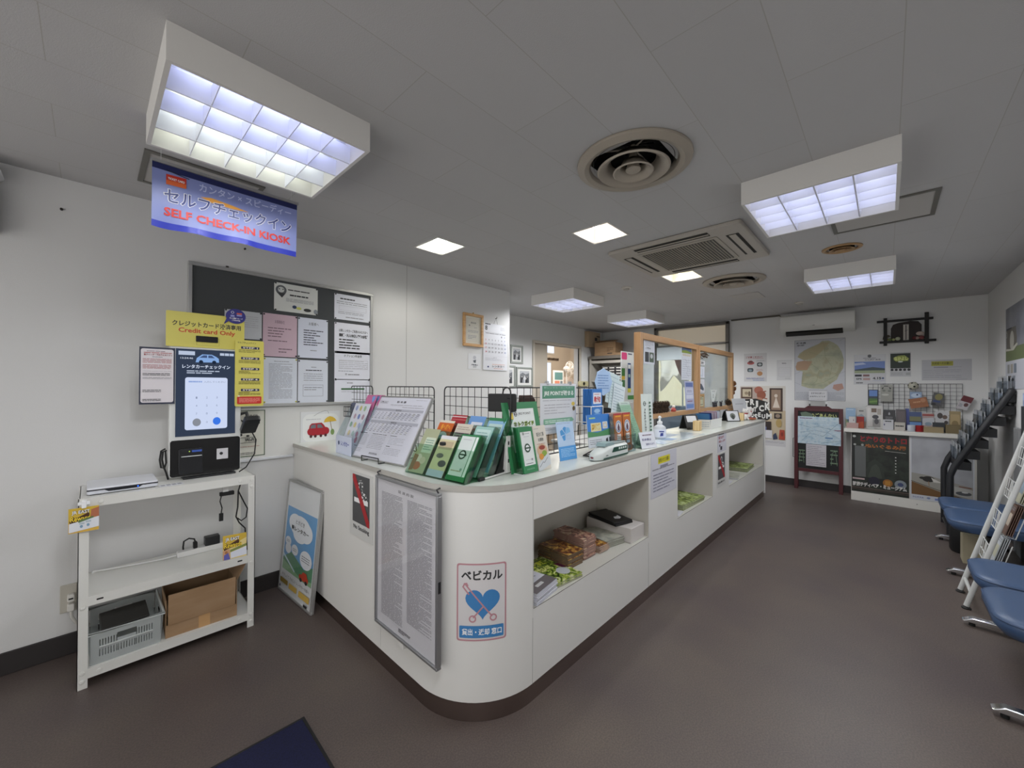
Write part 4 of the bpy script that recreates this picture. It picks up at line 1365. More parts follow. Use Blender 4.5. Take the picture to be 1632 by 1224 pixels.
def ribbon(path, z0, z1, mat, th=.016):
    """Thin standing panel along a floor path (outer face on the path)."""
    n = len(path)
    nor = []
    for i in range(n):
        a, b = Vector(path[max(0, i - 1)]), Vector(path[min(n - 1, i + 1)])
        d = (b - a).normalized()
        nor.append(Vector((-d.y, d.x)))
    inn = [(path[i][0] + nor[i].x * th, path[i][1] + nor[i].y * th) for i in range(n)]
    mb = MB(mat)
    vs = []
    for (x, y), (u, v) in zip(path, inn):
        vs += [(x - CO.x, y - CO.y, z0), (x - CO.x, y - CO.y, z1), (u - CO.x, v - CO.y, z1), (u - CO.x, v - CO.y, z0)]
    fs = []
    for i in range(n - 1):
        for k in range(4):
            l = (k + 1) % 4
            fs.append((i * 4 + k, i * 4 + l, i * 4 + 4 + l, i * 4 + 4 + k))
    fs += [(3, 2, 1, 0), (n * 4 - 4, n * 4 - 3, n * 4 - 2, n * 4 - 1)]
    return mb.add(vs, fs, mat)


tp = MB()
o_ = loc(outline(-.006, LY + .004, RX + .004))
tp.prism(o_, 1.031, 1.0535, 'z', BAND)
tp.add([(x, y, 1.0540) for x, y in loc(outline(-.004, LY + .002, RX + .002))], [tuple(range(len(o_)))], CTOP)
tp.build('countertop', ct, angle=30)
ribbon([(XL, LY), (XL, 1.752)], .198, 1.030, CWHITE).build('end_panel', ct)
ribbon([(XL, 1.749)] + outline(0, inner=False)[1:-1], .198, 1.030, CWHITE).build('corner_panel', ct, angle=30)
NICHE = [(1.292, 2.405, .512, .886), (2.884, 3.672, .512, .886), (4.158, 5.578, .512, .886)]


def front(x0, x1):
    hs = [(max(a, x0), min(b, x1), c, d) for a, b, c, d in NICHE if a < x1 and b > x0]
    return grid_sheet((x0, x1), (.198, 1.030), hs, lambda a, b: (a - CO.x, YL - CO.y, b), CWHITE)


for x0, x1 in ((1.2885, 2.4075), (2.4095, 5.66)):
    front(x0, x1).build('front_panel', ct, smooth=False, solid=.0)
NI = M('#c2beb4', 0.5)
for a, b, c, d in NICHE:
    n = MB(NI)
    y1 = 1.46
    P = lambda x, y, z: (x - CO.x, y - CO.y, z)
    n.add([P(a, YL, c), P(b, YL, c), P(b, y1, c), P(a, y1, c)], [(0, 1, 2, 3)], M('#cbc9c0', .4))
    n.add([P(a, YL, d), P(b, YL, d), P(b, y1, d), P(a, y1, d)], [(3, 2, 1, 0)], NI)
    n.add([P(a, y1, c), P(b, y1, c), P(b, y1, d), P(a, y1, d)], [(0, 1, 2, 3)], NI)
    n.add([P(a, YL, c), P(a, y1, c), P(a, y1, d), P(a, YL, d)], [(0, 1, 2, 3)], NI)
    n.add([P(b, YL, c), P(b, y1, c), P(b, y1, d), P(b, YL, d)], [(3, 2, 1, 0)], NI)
    n.build('niche', ct, smooth=False)
    e = MB(M('#5a5854', .5))
    e.box(a - CO.x, YL - CO.y - .0004, c - .0025, b - CO.x, YL - CO.y - .0001, c)
    e.build('niche_edge_line', ct, smooth=False)
MB(M('#dededb', .35)).box(5.66 - CO.x, YL - .006 - CO.y, .16, 5.68 - CO.x, IY - CO.y, 1.030).build('side_end', ct)
MB(CWHITE).box(1.42 - CO.x, IY - .02 - CO.y, FLOOR_U + .0004, 5.66 - CO.x, IY - CO.y, 1.030).box(1.38 - CO.x, IY - .02 - CO.y, FLOOR_U + .0004, 1.40 - CO.x, LY - CO.y, 1.030).box(XL + .02 - CO.x, LY - .018 - CO.y, FLOOR_U + .0004, 1.40 - CO.x, LY - CO.y, 1.030).build('back_panel', ct, smooth=False)
ribbon(outline(.006, LY, 5.655, inner=False), FLOOR_U + .0004, .197, M('#94857f', .2, .95), .01).build('kick_plate', ct, angle=30)

# ------------------------------------------------------------------ things fixed to the counter front
loc_, rz, w_, h_ = rect_x(XL, (560, 758), (594.5, 855))
ITM = [('r', .13, .045, .87, .78, M('#4b4b4d', .5)), ('r', .2, .40, .80, .47, WHITE),
       ('ln', [(.42, .27), (.40, .20), (.45, .14), (.52, .13), (.57, .17), (.56, .23), (.53, .27), (.58, .31), (.70, .32), (.74, .37), (.74, .44)], WHITE, .012), ('ln', [(.42, .27), (.46, .31), (.50, .36), (.62, .37), (.65, .44)], WHITE, .010),
       ('p', [(.13, .045), (.24, .045), (.87, .70), (.87, .78), (.77, .78), (.13, .12)], M('#a8222a', .5))]


def no_smoking(name, label, loc_, rz, w_, h_, words):
    return flat(name, label, 'sign', loc_, rz, w_, h_, ITM + words, M('#cfcfcc', .3), thick=.002)


a, b = at('x', 559, 750, XL), at('x', 595.5, 861, XL)
no_smoking('no_smoking_sign', 'no smoking sign on the counter face beside the framed rental terms', (XL - .0005, 2.078, .668), -PI / 2, .248, .335, [('t', 'No Smoking', .18, .815, .86, .90, M('#4a4a4c'), .02)])
no_smoking('no_smoking_sign', 'smaller no smoking sign on the counter front between the second and third niches', (3.775, YL - .0005, .560), 0, .27, .30, [('t', '喫煙はご遠慮ください', .14, .84, .86, .90, M('#4a4a4c'), .02)])

rf = thing('rental_terms_frame', 'large silver framed sheet of dense rental terms on the counter face', 'framed notice', (XL - .001, 1.763, .338), -PI / 2)
w_, h_ = .492, .69
its = [('t', '貸 渡 約 款', .38, .045, .64, .065, INK, .0)]
its += [('l', .08, .085, .46, .93, 92, M('#8c8c92'), 3, .42), ('l', .54, .085, .92, .87, 86, M('#8c8c92'), 4, .42), ('l', .40, .945, .6, .972, 3, M('#4a4a50'), 5, .5)]
sheet(w_ - .02, h_ - .02, its, M('#d4d3d8', .4), .004).build('printed_sheet', rf, smooth=False).location = (.01, -.012, .01)
MB(CLEAR('#ffffff', .07)).box(.012, -.0205, .012, w_ - .012, -.0195, h_ - .012).build('cover_sheet', rf, smooth=False)
f = MB(M('#a9aaac', .35, .8))
k = .012
f.box(0, -.026, 0, w_, -.002, k).box(0, -.026, h_ - k, w_, -.002, h_).box(0, -.026, k, k, -.002, h_ - k).box(w_ - k, -.026, k, w_, -.002, h_ - k)
f.build('frame', rf, bevel=.003)
for x in (.012, w_ - .012):
    MB(M('#6a6a6c', .3, .9)).tube([(x, -.012, h_), (x, -.02, h_ + .014), (x, -.004, h_ + .018)], .004, seg=6).build('hook', rf)
MB(M('#d8d8d4', .4)).prism(rrect(w_ * .44, -.028, w_ * .50, -.004, .006), -.022, -.004, 'y').build('lower_clip', rf, bevel=.002)
MB(M('#1c1c1e', .5)).box(w_ - .0005, -.02, .30, w_ + .001, -.008, .345).build('side_latch', rf)

# sticker bent round the corner
st = MB()
cx, cy, r = ARC
r += .0012
amid = PI + PI * .25 + R_(4.0)
sw_, sh_ = .20, .305
z0 = .442
tmp = MB()
PK = M('#b9868e', .5)
BL = M('#3f7fb8', .5)
heart = []
for i in range(40):
    t_ = 2 * PI * i / 40
    hx, hy = 16 * math.sin(t_) ** 3, 13 * math.cos(t_) - 5 * math.cos(2 * t_) - 2 * math.cos(3 * t_) - math.cos(4 * t_)
    heart.append((.52 + hx * .0215, .50 - hy * .0135))
ST = .0058
draw(tmp, sw_, sh_, [('rr', 0, 0, 1, 1, PK, .01), ('rr', .03, .02, .97, .98, M('#d3d0d0', .5), .008), ('t', 'ベビカル', .09, .085, .92, .215, INK, .035), ('p', heart, BL),
      ('ln', [(.18, .27), (.7, .68)], PK, ST), ('ln', [(.13, .30), (.16, .26), (.20, .255), (.22, .28)], PK, ST), ('ln', [(.13, .30), (.24, .39)], PK, ST), ('ln', [(.52, .56), (.34, .69)], PK, ST),
      ('c', .32, .71, .009, .0145, PK), ('c', .73, .70, .009, .0145, PK), ('rr', .06, .80, .94, .955, BL, .004), ('t', '貸出・返却 窓口', .11, .835, .90, .92, WHITE, .02)], 0)
# bend: x along the arc, y becomes radial offset; subdivide long faces first
bmx = bmesh.new()
vv = [bmx.verts.new(v) for v in tmp.v]
for f_, mi in zip(tmp.f, tmp.mi):
    try:
        fc = bmx.faces.new([vv[i] for i in f_])
        fc.material_index = mi
    except ValueError:
        pass
for i in range(1, 16):
    geom = bmx.verts[:] + bmx.edges[:] + bmx.faces[:]
    bmesh.ops.bisect_plane(bmx, geom=geom, plane_co=(sw_ * i / 16, 0, 0), plane_no=(1, 0, 0))
for v in bmx.verts:
    a_ = amid + (v.co.x - sw_ / 2) / r
    rr_ = r - v.co.y
    v.co = Vector((cx + rr_ * math.cos(a_) - 1.06, cy + rr_ * math.sin(a_) - 1.18, v.co.z))
me = bpy.data.meshes.new('sticker')
bmx.to_mesh(me)
bmx.free()
for m_ in tmp.mats:
    me.materials.append(m_)
so = bpy.data.objects.new('corner_sticker', me)
COL.objects.link(so)
so.location = (1.06, 1.18, z0)
tag(so, 'blue heart pram sticker bent round the counter corner', 'sticker')

loc_, rz, w_, h_ = rect_y(YL, (1037, 724), (1078, 781))
flat('paper_notice', 'taped white notice with yellow heading between the first and second niches', 'notice', (loc_[0], YL - .0005, .735), 0, .42, .283, [('r', .26, .10, .72, .26, M('#d9cf2a')), ('t', 'お知らせとお願い', .28, .13, .70, .23, INK, .01), ('r', .34, .30, .64, .36, M('#8a8a98')), ('l', .05, .33, .9, .4, 1, GREY, 1), ('l', .08, .45, .9, .88, 6, M('#7c7c8e'), 3, .3)], M('#c9c9d2', .5))
flat('paper_notice', 'white notice with red lettering above the smaller no smoking sign', 'notice', (3.80, YL - .0005, .868), 0, .26, .176, [('l', .1, .05, .8, .15, 1, INK, 2, .6), ('t', '記入台で', .12, .18, .70, .34, M('#a04048'), .03), ('t', 'お願いします', .12, .4, .85, .52, M('#a04048'), .02), ('p', [(.18, .62), (.26, .6), (.3, .7), (.2, .74)], INK), ('r', .3, .72, .5, .9, M('#3a3a40'))], M('#c9c9d2', .5))

# ------------------------------------------------------------------ stacks in the niches
GREENMAG = NM('green magazine cover', ['#1d2a12', '#5c7a22', '#a8b84a', '#d7dbb0', '#6a5a3a'], 26, .35, 5, const=True, dist=1.5)
REDMAG = NM('red magazine cover', ['#4a1c18', '#7a4a2a', '#b8863a', '#d9c06a', '#2c3a24'], 24, .35, 5, const=True, dist=1.2)
PINKMAG = NM('pink magazine cover', ['#5a3c3c', '#9a6a5a', '#c9a08a', '#d8caa8', '#7c6a44'], 24, .35, 5, const=True, dist=1.2)
GREYMAG = NM('grey magazine cover', ['#8c8f86', '#a7a89c', '#bdbcae', '#9aa090'], 14, .4, 3)
LIMEMAG = NM('lime magazine cover', ['#4a5a2a', '#8a9a4a', '#b9c78a', '#d5dcc0'], 22, .35, 5, const=True, dist=1.0)


def stack(x, y, z, w, d, n, th, cover, edge, label_top, label_rest, group, rz=0.0, seed=1, kind='magazine', extra=None):
    rnd = random.Random(seed)
    first = None
    for i in range(n):
        j = (rnd.uniform(-.004, .004), rnd.uniform(-.004, .004), rnd.uniform(-.02, .02))
        if first is None or i == n - 1:
            mb = MB(edge)
            mb.box(-w / 2, -d / 2, .0004, w / 2, d / 2, th - .0006, edge)
            mb.box(-w / 2, -d / 2, th - .0006, w / 2, d / 2, th - .0002, cover)
            if extra and i == n - 1:
                t_ = MB()
                draw(t_, w, d, extra, 0)
                mb.M = Matrix.Translation((-w / 2, -d / 2, th)) @ Matrix.Rotation(-PI / 2, 4, 'X')
                for v_ in t_.v:
                    pass
                k0 = len(mb.v)
                mb.v += [Vector((v_.x - w / 2, v_.z - d / 2, th - .0002 - v_.y)) for v_ in t_.v]
                mb.f += [tuple(q + k0 for q in f_) for f_ in t_.f]
                mb.mi += [mb.slot(t_.mats[q]) for q in t_.mi]
            o = mb.build(kind, smooth=False)
            first = first or o
        else:
            o = first.copy()
            COL.objects.link(o)
        o.location = (x + j[0], y + j[1], z + i * th)
        o.rotation_euler = (0, 0, rz + j[2])
        tag(o, label_top if i == n - 1 else label_rest, kind, group)


Z0 = .5125
stack(1.385, 1.205, Z0, .175, .225, 8, .0065, M('#d4d5de', .4), M('#c3c4cc', .6), 'white hot-spring leaflet on top of the pile nearest the counter corner', 'white leaflet beneath the top one in the pile nearest the counter corner', 'white leaflets in the first niche', R_(8), 3, 'leaflet',
      [('e', .35, .25, .13, .10, M('#55585c')), ('t', '温泉', .30, .42, .80, .60, M('#3a3c50'), .02), ('r', .0, .72, 1, 1, M('#6c6668')), ('rr', .3, .80, .62, .88, M('#c9c9c9'), .004)])
stack(1.59, 1.235, Z0, .20, .26, 3, .006, GREENMAG, M('#9a9a84', .6), 'green leafy magazine on top of the low pile beside the white leaflets', 'green magazine beneath the top one beside the white leaflets', 'green magazines in the first niche', R_(-6), 4, 'magazine',
      [('t', '日光・那須', .08, .12, .7, .3, M('#d8e04a'), .04), ('t', '日光さんぽ', .1, .36, .62, .5, M('#e6ea8a'), .04), ('e', .7, .72, .18, .14, M('#b9bcc0')), ('p', [(.78, .4), (1, .44), (1, .7), (.82, .62)], M('#5a1a3a'))])
stack(1.745, 1.28, Z0, .125, .205, 9, .0085, REDMAG, M('#6a5844', .6), 'dark red and gold booklet topping the front brown stack', 'brown-edged booklet beneath the top one of the front brown stack', 'brown booklets in the front stack', R_(-3), 5, 'booklet')
stack(1.885, 1.285, Z0, .115, .205, 13, .0088, PINKMAG, M('#94766a', .6), 'pinkish brown booklet topping the tallest stack in the first niche', 'pink-edged booklet beneath the top one of the tallest stack', 'pink booklets in the tallest stack', R_(-2), 6, 'booklet')
stack(2.015, 1.24, Z0, .085, .15, 5, .008, REDMAG, M('#b09a8a', .6), 'small patterned booklet topping the short stack beside the tallest one', 'small booklet beneath the top one of the short stack', 'small booklets in the short stack', R_(-4), 8, 'booklet')
stack(2.155, 1.27, Z0, .155, .215, 5, .008, GREYMAG, M('#8f8f84', .6), 'grey-green magazine topping the low stack beside the white paper ream', 'grey magazine beneath the top one beside the white ream', 'grey magazines in the first niche', R_(-12), 7)
pw = MB(M('#c9c4c0', .6)).prism(rrect(-.082, -.16, .082, .16, .006), 0, .088, 'z')
solo('paper_ream', pw, 'thick pile of white paper sheets at the far end of the first niche', 'paper', (2.308, 1.265, Z0), R_(-2), bevel=.004)
bb = thing('black_folder', 'black folder with white bird mark on the white paper pile', 'folder', (2.29, 1.29, Z0 + .0882), R_(-14))
MB(M('#121214', .45)).box(-.075, -.12, 0, .075, .12, .012).build('rear_cover', bb, bevel=.002)
b2 = MB(M('#101012', .4))
b2.M = Matrix.Translation((0, 0, .0125)) @ Matrix.Rotation(R_(-5), 4, 'Z')
b2.box(-.075, -.12, 0, .075, .12, .012)
b2.build('front_cover', bb, bevel=.002)
MB(M('#d8d8da', .5)).prism([(-.02, -.06), (.0, -.03), (.02, -.035), (.045, -.02), (.035, -.06), (.01, -.075)], .0247, .0252, 'z').build('bird_mark', bb, smooth=False)
stack(3.30, 1.25, Z0, .42, .28, 5, .008, LIMEMAG, M('#9aa07c', .6), 'lime green magazine on top of the pile in the second niche', 'lime green magazine beneath the top one in the second niche', 'lime magazines in the second niche', R_(-3), 11)
solo('white_flyer', MB(M('#d0d0d6', .5)).box(-.07, -.09, 0, .07, .09, .003), 'white flyer lying beside the lime magazines in the second niche', 'flyer', (2.985, 1.19, Z0 + .0002), R_(8))
stack(5.15, 1.26, Z0, .40, .27, 5, .008, LIMEMAG, M('#8a8f72', .6), 'lime green magazine on top of the pile in the third niche', 'lime green magazine beneath the top one in the third niche', 'lime magazines in the third niche', R_(3), 12)
stack(4.62, 1.22, Z0, .30, .21, 4, .004, GREYMAG, M('#c4c6cc', .6), 'pale grey leaflet on top of the pile in the third niche', 'pale grey leaflet beneath the top one in the third niche', 'pale leaflets in the third niche', R_(10), 13, 'leaflet')
solo('white_flyer', MB(M('#d0d0d6', .5)).box(-.10, -.08, 0, .10, .08, .004), 'white flyer beside the pale leaflets in the third niche', 'flyer', (4.30, 1.19, Z0 + .0002), R_(4))
# ================================================================== things standing on the counter
TZ = 1.0545
BLK = M('#161617', .45)


def wire_panel(label, loc, rz, w, h, z0=.04, pitch=.05, name='wire_grid_panel', extra_low=True):
    t = thing(name, label, 'wire panel', loc, rz, 'black wire grid panels on the counter')
    f = MB(BLK)
    f.tube([(a, 0, b) for a, b in rrect(0, z0, w, h, .025, 4)], .0036, closed=True, seg=6)
    f.build('border_wire', t)
    g = MB(BLK)
    n = max(2, round(w / pitch))
    for i in range(1, n):
        g.tube([(w * i / n, 0, z0), (w * i / n, 0, h)], .0017, seg=5)
    k = max(2, round((h - z0) / pitch))
    for j in range(1, k):
        z = z0 + (h - z0) * j / k
        g.tube([(0, .002, z), (w, .002, z)], .0017, seg=5)
    g.build('wire_grid', t)
    return t


p1 = wire_panel('narrow black wire grid panel at the wall end of the counter', (1.35, 3.09 - .16, TZ), -PI / 2, .33, .391, .0)
# (the panel's far edge would pass the counter end, so it starts on the counter)
p1.location = (1.35, 2.93, TZ)
p2 = wire_panel('black wire grid panel behind the price board', (1.35, 2.40, TZ), -PI / 2, .52, .389, .0)
p3 = wire_panel('black wire grid panel behind the green brochure holder', (1.335, 1.765, TZ), -PI / 2, .50, .39, .035)
p4 = wire_panel('long black wire grid panel carrying posters along the counter', (1.345, 1.325, TZ), 0, .90, .388, .03)
for t in (p1, p2):
    for x in (.03, .29 if t is p1 else .49):
        MB(BLK).box(x - .01, -.04, 0, x + .01, .04, .006).build('foot', t)
# white post joining the two grid panels, with its foot rods
ps = thing('panel_post', 'white slotted post with floor rods joining the wire grid panels', 'post', (1.30, 1.255, TZ))
MB(M('#d5d4d0', .4)).box(-.013, -.012, .004, .013, .012, .17).build('post', ps, bevel=.002)
for z in (.05, .13):
    MB(BLK).box(-.004, -.0126, z, .004, -.0121, z + .016).build('post_slot', ps)
for a_, L_ in ((R_(197), .19), (R_(-3), .16)):
    q = MB(M('#c9c9c6', .4)).tube([(0, 0, .005), (L_ * math.cos(a_), L_ * math.sin(a_) * .5, .005)], .0045, seg=8)
    ro = q.build('foot_rod', ps)
    MB(RUBBER).tube([(L_ * .9 * math.cos(a_), L_ * .9 * math.sin(a_) * .5, .0075), (L_ * 1.08 * math.cos(a_), L_ * 1.08 * math.sin(a_) * .5, .0075)], .0075, seg=10).build('rubber_tip', ro)
p3.location.z, p4.location.z = TZ, TZ
for t, x in ((p3, .49), (p3, .01), (p4, .02), (p4, .88)):
    MB(BLK).box(x - .008, -.012, 0, x + .008, .012, .045).build('foot', t)
# black wire basket on the first panel
wbk = thing('wire_basket', 'small black wire basket hooked on the narrow grid panel', 'basket', (1.342, 2.90, TZ + .17), -PI / 2)
g = MB(BLK)
for z in (0, .035, .07):
    g.tube([(0, -.004, z), (.13, -.004, z), (.13, -.06, z), (0, -.06, z)], .003, closed=True, seg=6)
for i in range(6):
    g.tube([(.13 * i / 5, -.06, 0), (.13 * i / 5, -.06, .07)], .0018, seg=5)
    g.tube([(.13 * i / 5, -.06, 0), (.13 * i / 5, -.004, 0)], .0018, seg=5)
g.build('basket_wire', wbk)
MB(M('#2a2a5a', .5)).prism(rrect(.10, .02, .128, .10, .006), -.05, -.02, 'y').build('pen_cap', wbk)

# ------------------------------------------------------------------ clear leaflet holder with dotted leaflet, pink leaflets behind
ACR = CLEAR('#e9f0f2', .10)
dh = thing('leaflet_holder', 'clear leaflet holder with a white dotted leaflet, nearest the wall', 'leaflet holder', (1.006, 2.375, TZ), -PI / 2 + R_(-2))
w_ = .215
T18 = R_(20)
sheet(w_, .105, [('t', 'レンタカー', .34, .28, .86, .55, M('#2c3f9a'), .03), ('e', .2, .42, .05, .12, M('#2c3f6a'))], M('#cfd6ea', .3), .002).build('front_label', dh, smooth=False)
MB(ACR).box(0, .0, 0, w_, .09, .004).build('base', dh, smooth=False)
sd = MB(ACR)
for x in (0, w_ - .003):
    sd.prism([(0, 0), (.09, 0), (.185, .30), (.10, .30), (.0, .105)], x, x + .003, 'x')
    break
sd.build('side_wall', dh, smooth=False)
sd = MB(ACR).prism([(0, 0), (.09, 0), (.185, .30), (.10, .24), (.0, .105)], w_ - .003, w_, 'x')
sd.build('side_wall', dh, smooth=False)
lf_ = thing('leaflet', 'white leaflet with coloured dots and hearts in the clear holder', 'leaflet', (1.006 + .012, 2.368, TZ + .006), -PI / 2 + R_(-2), rx=-T18)
DOT = ['#9aa6cc', '#c9be78', '#9fba98', '#b9a0b0', '#6f82b8', '#b394a4', '#8fb0a0', '#cfc48a', '#a6b0d0', '#d0c49a', '#a8c0bc', '#b06a84']
its = []
for i in range(12):
    u, v = .2 + .27 * (i % 3) + (.06 if (i // 3) % 2 else 0), .10 + .17 * (i // 3)
    its.append(('e', u, v, .075, .055, M(DOT[i], .5)))
its += [('t', 'べびかる', .5, .70, .75, .75, M('#8a90a8'), .0), ('e', .86, .72, .08, .06, M('#b05070'))]
sheet(w_ - .012, .30, its, M('#d9dbe4', .35), .0012).build('page', lf_, smooth=False)
for i in range(3):
    o = flat('leaflet', ('foremost pink leaflet with a blue heart behind the dotted leaflet', 'second of the pink leaflets behind the dotted leaflet', 'rearmost of the pink leaflets behind the dotted leaflet')[i], 'leaflet', (1.055 + .022 * i, 2.28 - .008 * i, TZ + .06), -PI / 2, .112, .295,
             [('t', 'べびたび', .2, .18, .74, .27, M('#f0dbe6'), .02), ('p', [(.62, .03), (.94, .02), (.93, .10), (.8, .16), (.68, .12)], M('#7aa0d8'))], M('#c9709c', .45), tilt=T18, thick=.004, group='pink leaflets in the clear holder', corner=.006)

# ------------------------------------------------------------------ price board on a wire easel
pa = Vector((1.012, 2.160, TZ + .006))
prz = -PI / 2 + R_(5.6)
TB = R_(28)
pbd = thing('price_board', 'framed white rental price list on a black wire easel', 'price list', pa, prz)
w_, h_ = .452, .362
cols, its = 12, [('t', '料 金 表', .40, .055, .58, .095, INK, .03), ('b', .06, .065, .22, .105, GREY, .0015), ('t', 'J R', .08, .07, .13, .1, INK, .02), ('l', .14, .08, .21, .095, 1, GREY, 1, .7), ('l', .75, .03, .95, .045, 1, LGREY, 1, .6),
                 ('r', .04, .195, .96, .235, M('#a9aab4')), ('t', '基本料金', .45, .20, .56, .23, INK, .0), ('r', .04, .40, .96, .44, M('#a9aab4')), ('t', '乗捨料金', .46, .405, .57, .435, INK, .0), ('l', .3, .12, .9, .135, 1, LGREY, 4, .7), ('l', .55, .155, .95, .17, 1, LGREY, 5, .7)]
for v0, v1, rows, sd_ in ((.25, .39, 5, 1), (.455, .62, 6, 2)):
    rnd = random.Random(sd_)
    for r in range(rows):
        v = v0 + (v1 - v0) * (r + .5) / rows
        for c in range(cols):
            u = .06 + .9 * c / cols
            its.append(('r', u, v - .006, u + (.02 if c < 4 and r < 4 else .042), v + .006, M('#8c8d98') if rnd.random() < .8 else M('#a0a09a')))
its += [('l', .06, .645, .22, .655, 1, INK, 7, .9), ('l', .05, .67, .26, .84, 8, M('#9a9ba4'), 8, .3), ('l', .32, .645, .60, .655, 1, INK, 17, .7), ('l', .31, .67, .60, .88, 9, M('#9a9ba4'), 9, .3), ('l', .67, .645, .80, .655, 1, INK, 18, .9), ('l', .67, .67, .95, .78, 5, M('#9a9ba4'), 10, .3), ('l', .67, .80, .75, .812, 1, INK, 19, .9), ('l', .66, .825, .95, .93, 5, M('#9a9ba4'), 11, .3), ('l', .06, .86, .14, .872, 1, INK, 20, .9), ('l', .06, .885, .24, .95, 3, M('#9a9ba4'), 12, .3), ('l', .42, .93, .58, .96, 2, INK, 21, .5)]
bo = sheet(w_, h_, its, M('#d3d4de', .35), .004).build('price_sheet', pbd, smooth=False)
bo.rotation_euler = (-TB, 0, 0)
f = MB(ALU)
k = .008
f.box(-k, -.008, -k, w_ + k, .010, .0).box(-k, -.008, h_, w_ + k, .010, h_ + k).box(-k, -.008, 0, 0, .010, h_).box(w_, -.008, 0, w_ + k, .010, h_)
fo = f.build('frame', pbd, bevel=.002)
fo.rotation_euler = (-TB, 0, 0)
ez = MB(BLK)
for x in (.15, .30):
    ez.tube([(x, -.045, .022), (x, -.045, -.003), (x, .0, -.003), (x, .20, -.003), (x, .155, .26)], .0030, seg=6)
ez.tube([(.15, -.045, .022), (.30, -.045, .022)], .0030, seg=6)
ez.tube([(.15, .155, .26), (.30, .155, .26)], .0030, seg=6)
ez.build('wire_easel', pbd)

# ------------------------------------------------------------------ green tiered brochure holder
GAC = CLEAR('#eef7f1', .06)
GACD = CLEAR('#cfe4d8', .10)
GH = Vector((.993, 1.604, TZ))
grz = math.atan2(-.378, .030)
gh = thing('brochure_holder', 'green tinted acrylic three-tier brochure holder at the counter corner', 'brochure holder', GH, grz)
TG = R_(30)
CW = .126
tiers = [(0.0, .004, .225), (.075, .012, .250), (.150, .020, .275)]
for y, z, h in tiers:
    m_ = MB(GAC)
    m_.M = Matrix.Translation((0, y, z)) @ Matrix.Rotation(-TG, 4, 'X')
    m_.box(0, -.002, 0, .38, .0, h * .62)
    m_.build('front_sheet', gh, smooth=False)
    m_ = MB(GACD)
    m_.M = Matrix.Translation((0, y, z)) @ Matrix.Rotation(-TG, 4, 'X')
    m_.box(0, .030, 0, .38, .033, h)
    m_.build('back_sheet', gh, smooth=False)
for x in (0, .1265, .253, .3775):
    for y, z, h in tiers:
        m_ = MB(GACD if x > .3 else GAC)
        m_.M = Matrix.Translation((0, y, z)) @ Matrix.Rotation(-TG, 4, 'X')
        m_.box(x, .0, 0, x + .0025, .030, h * (.95 if x > .3 else .6))
        m_.build('divider', gh, smooth=False)
MB(GACD).box(0, .002, -.0004, .38, .20, .004).build('base', gh, smooth=False)
MB(BLK).prism([(.20, 0), (.30, 0), (.30, .008), (.255, .02), (.265, .10), (.295, .17), (.28, .17), (.235, .05)], .33, .37, 'x').build('rear_support', gh)
MB(BLK).prism(rrect(.235, .145, .262, .16, .006), -.0, .012, 'y').build('clip', gh)
BRO = [
    # tier, column, colour, height, items, label
    (0, 0, '#a8ad8e', .215, [('rr', .3, .2, .95, .55, M('#c9d4c0'), .004), ('l', .35, .24, .9, .5, 5, M('#7a9a8a'), 3, .4), ('e', .35, .68, .2, .09, M('#d9cfc0')), ('e', .65, .72, .18, .08, M('#cbbfa8')), ('e', .4, .85, .25, .09, M('#b06a4a')), ('p', [(0, .6), (.3, .62), (.25, .95), (0, .97)], M('#8a6a4a'))], 'sage green food leaflet in the front tier of the green holder'),
    (0, 1, '#cfcaa0', .190, [('r', 0, 0, 1, .09, M('#d8d8dc')), ('r', .1, .14, .9, .34, M('#b9a98a')), ('e', .38, .50, .22, .06, M('#6a6a62')), ('e', .68, .68, .24, .08, M('#4a4a4a')), ('r', 0, .84, 1, 1, M('#aebccc'))], 'cream leaflet with car pictures in the front tier of the green holder'),
    (1, 0, '#c9622a', .245, [('r', 0, .0, 1, .05, M('#d8d0c0')), ('t', '春へ旅へ', .2, .08, .86, .2, M('#e6a23a'), .03), ('e', .5, .42, .40, .18, M('#dfe3ea')), ('c', .5, .42, .02, .027, M('#8aa8d0')), ('p', [(.4, .42), (.6, .42), (.62, .52), (.38, .52)], M('#7a2a2a'))], 'orange leaflet with white circle in the middle tier of the green holder'),
    (1, 1, '#cfc6b8', .235, [('l', .1, .05, .9, .14, 2, M('#9a8f84'), 2), ('l', .08, .18, .92, .4, 4, M('#8a4a78'), 4, .5), ('r', 0, .5, 1, .75, M('#9aa0a4'))], 'beige leaflet with violet lettering in the middle tier of the green holder'),
    (1, 2, '#9cc4bc', .23, [('rr', .1, .06, .9, .25, M('#c3dad6'), .003), ('l', .15, .1, .85, .22, 2, M('#8ab0ac'), 2)], 'pale teal leaflet in the middle tier of the green holder'),
    (2, 0, '#a82a34', .262, [('r', 0, .03, 1, .05, M('#d8c8c8')), ('r', 0, .09, 1, .11, M('#c86a6a'))], 'dark red leaflet in the rear tier of the green holder'),
    (2, 1, '#6f9ad0', .262, [('rr', .2, .12, .9, .5, M('#dfe3ee'), .003), ('t', '春が旬!', .28, .18, .82, .42, M('#b8303a'), .04)], 'blue leaflet with red lettering in the rear tier of the green holder'),
    (2, 2, '#8ab4d4', .26, [('r', 0, 0, 1, .06, M('#2f7a4a')), ('rr', .1, .12, .9, .3, M('#c0d8d4'), .003)], 'light blue leaflet in the rear tier of the green holder'),
]
GM = Matrix.Translation(GH) @ Matrix.Rotation(grz, 4, 'Z')


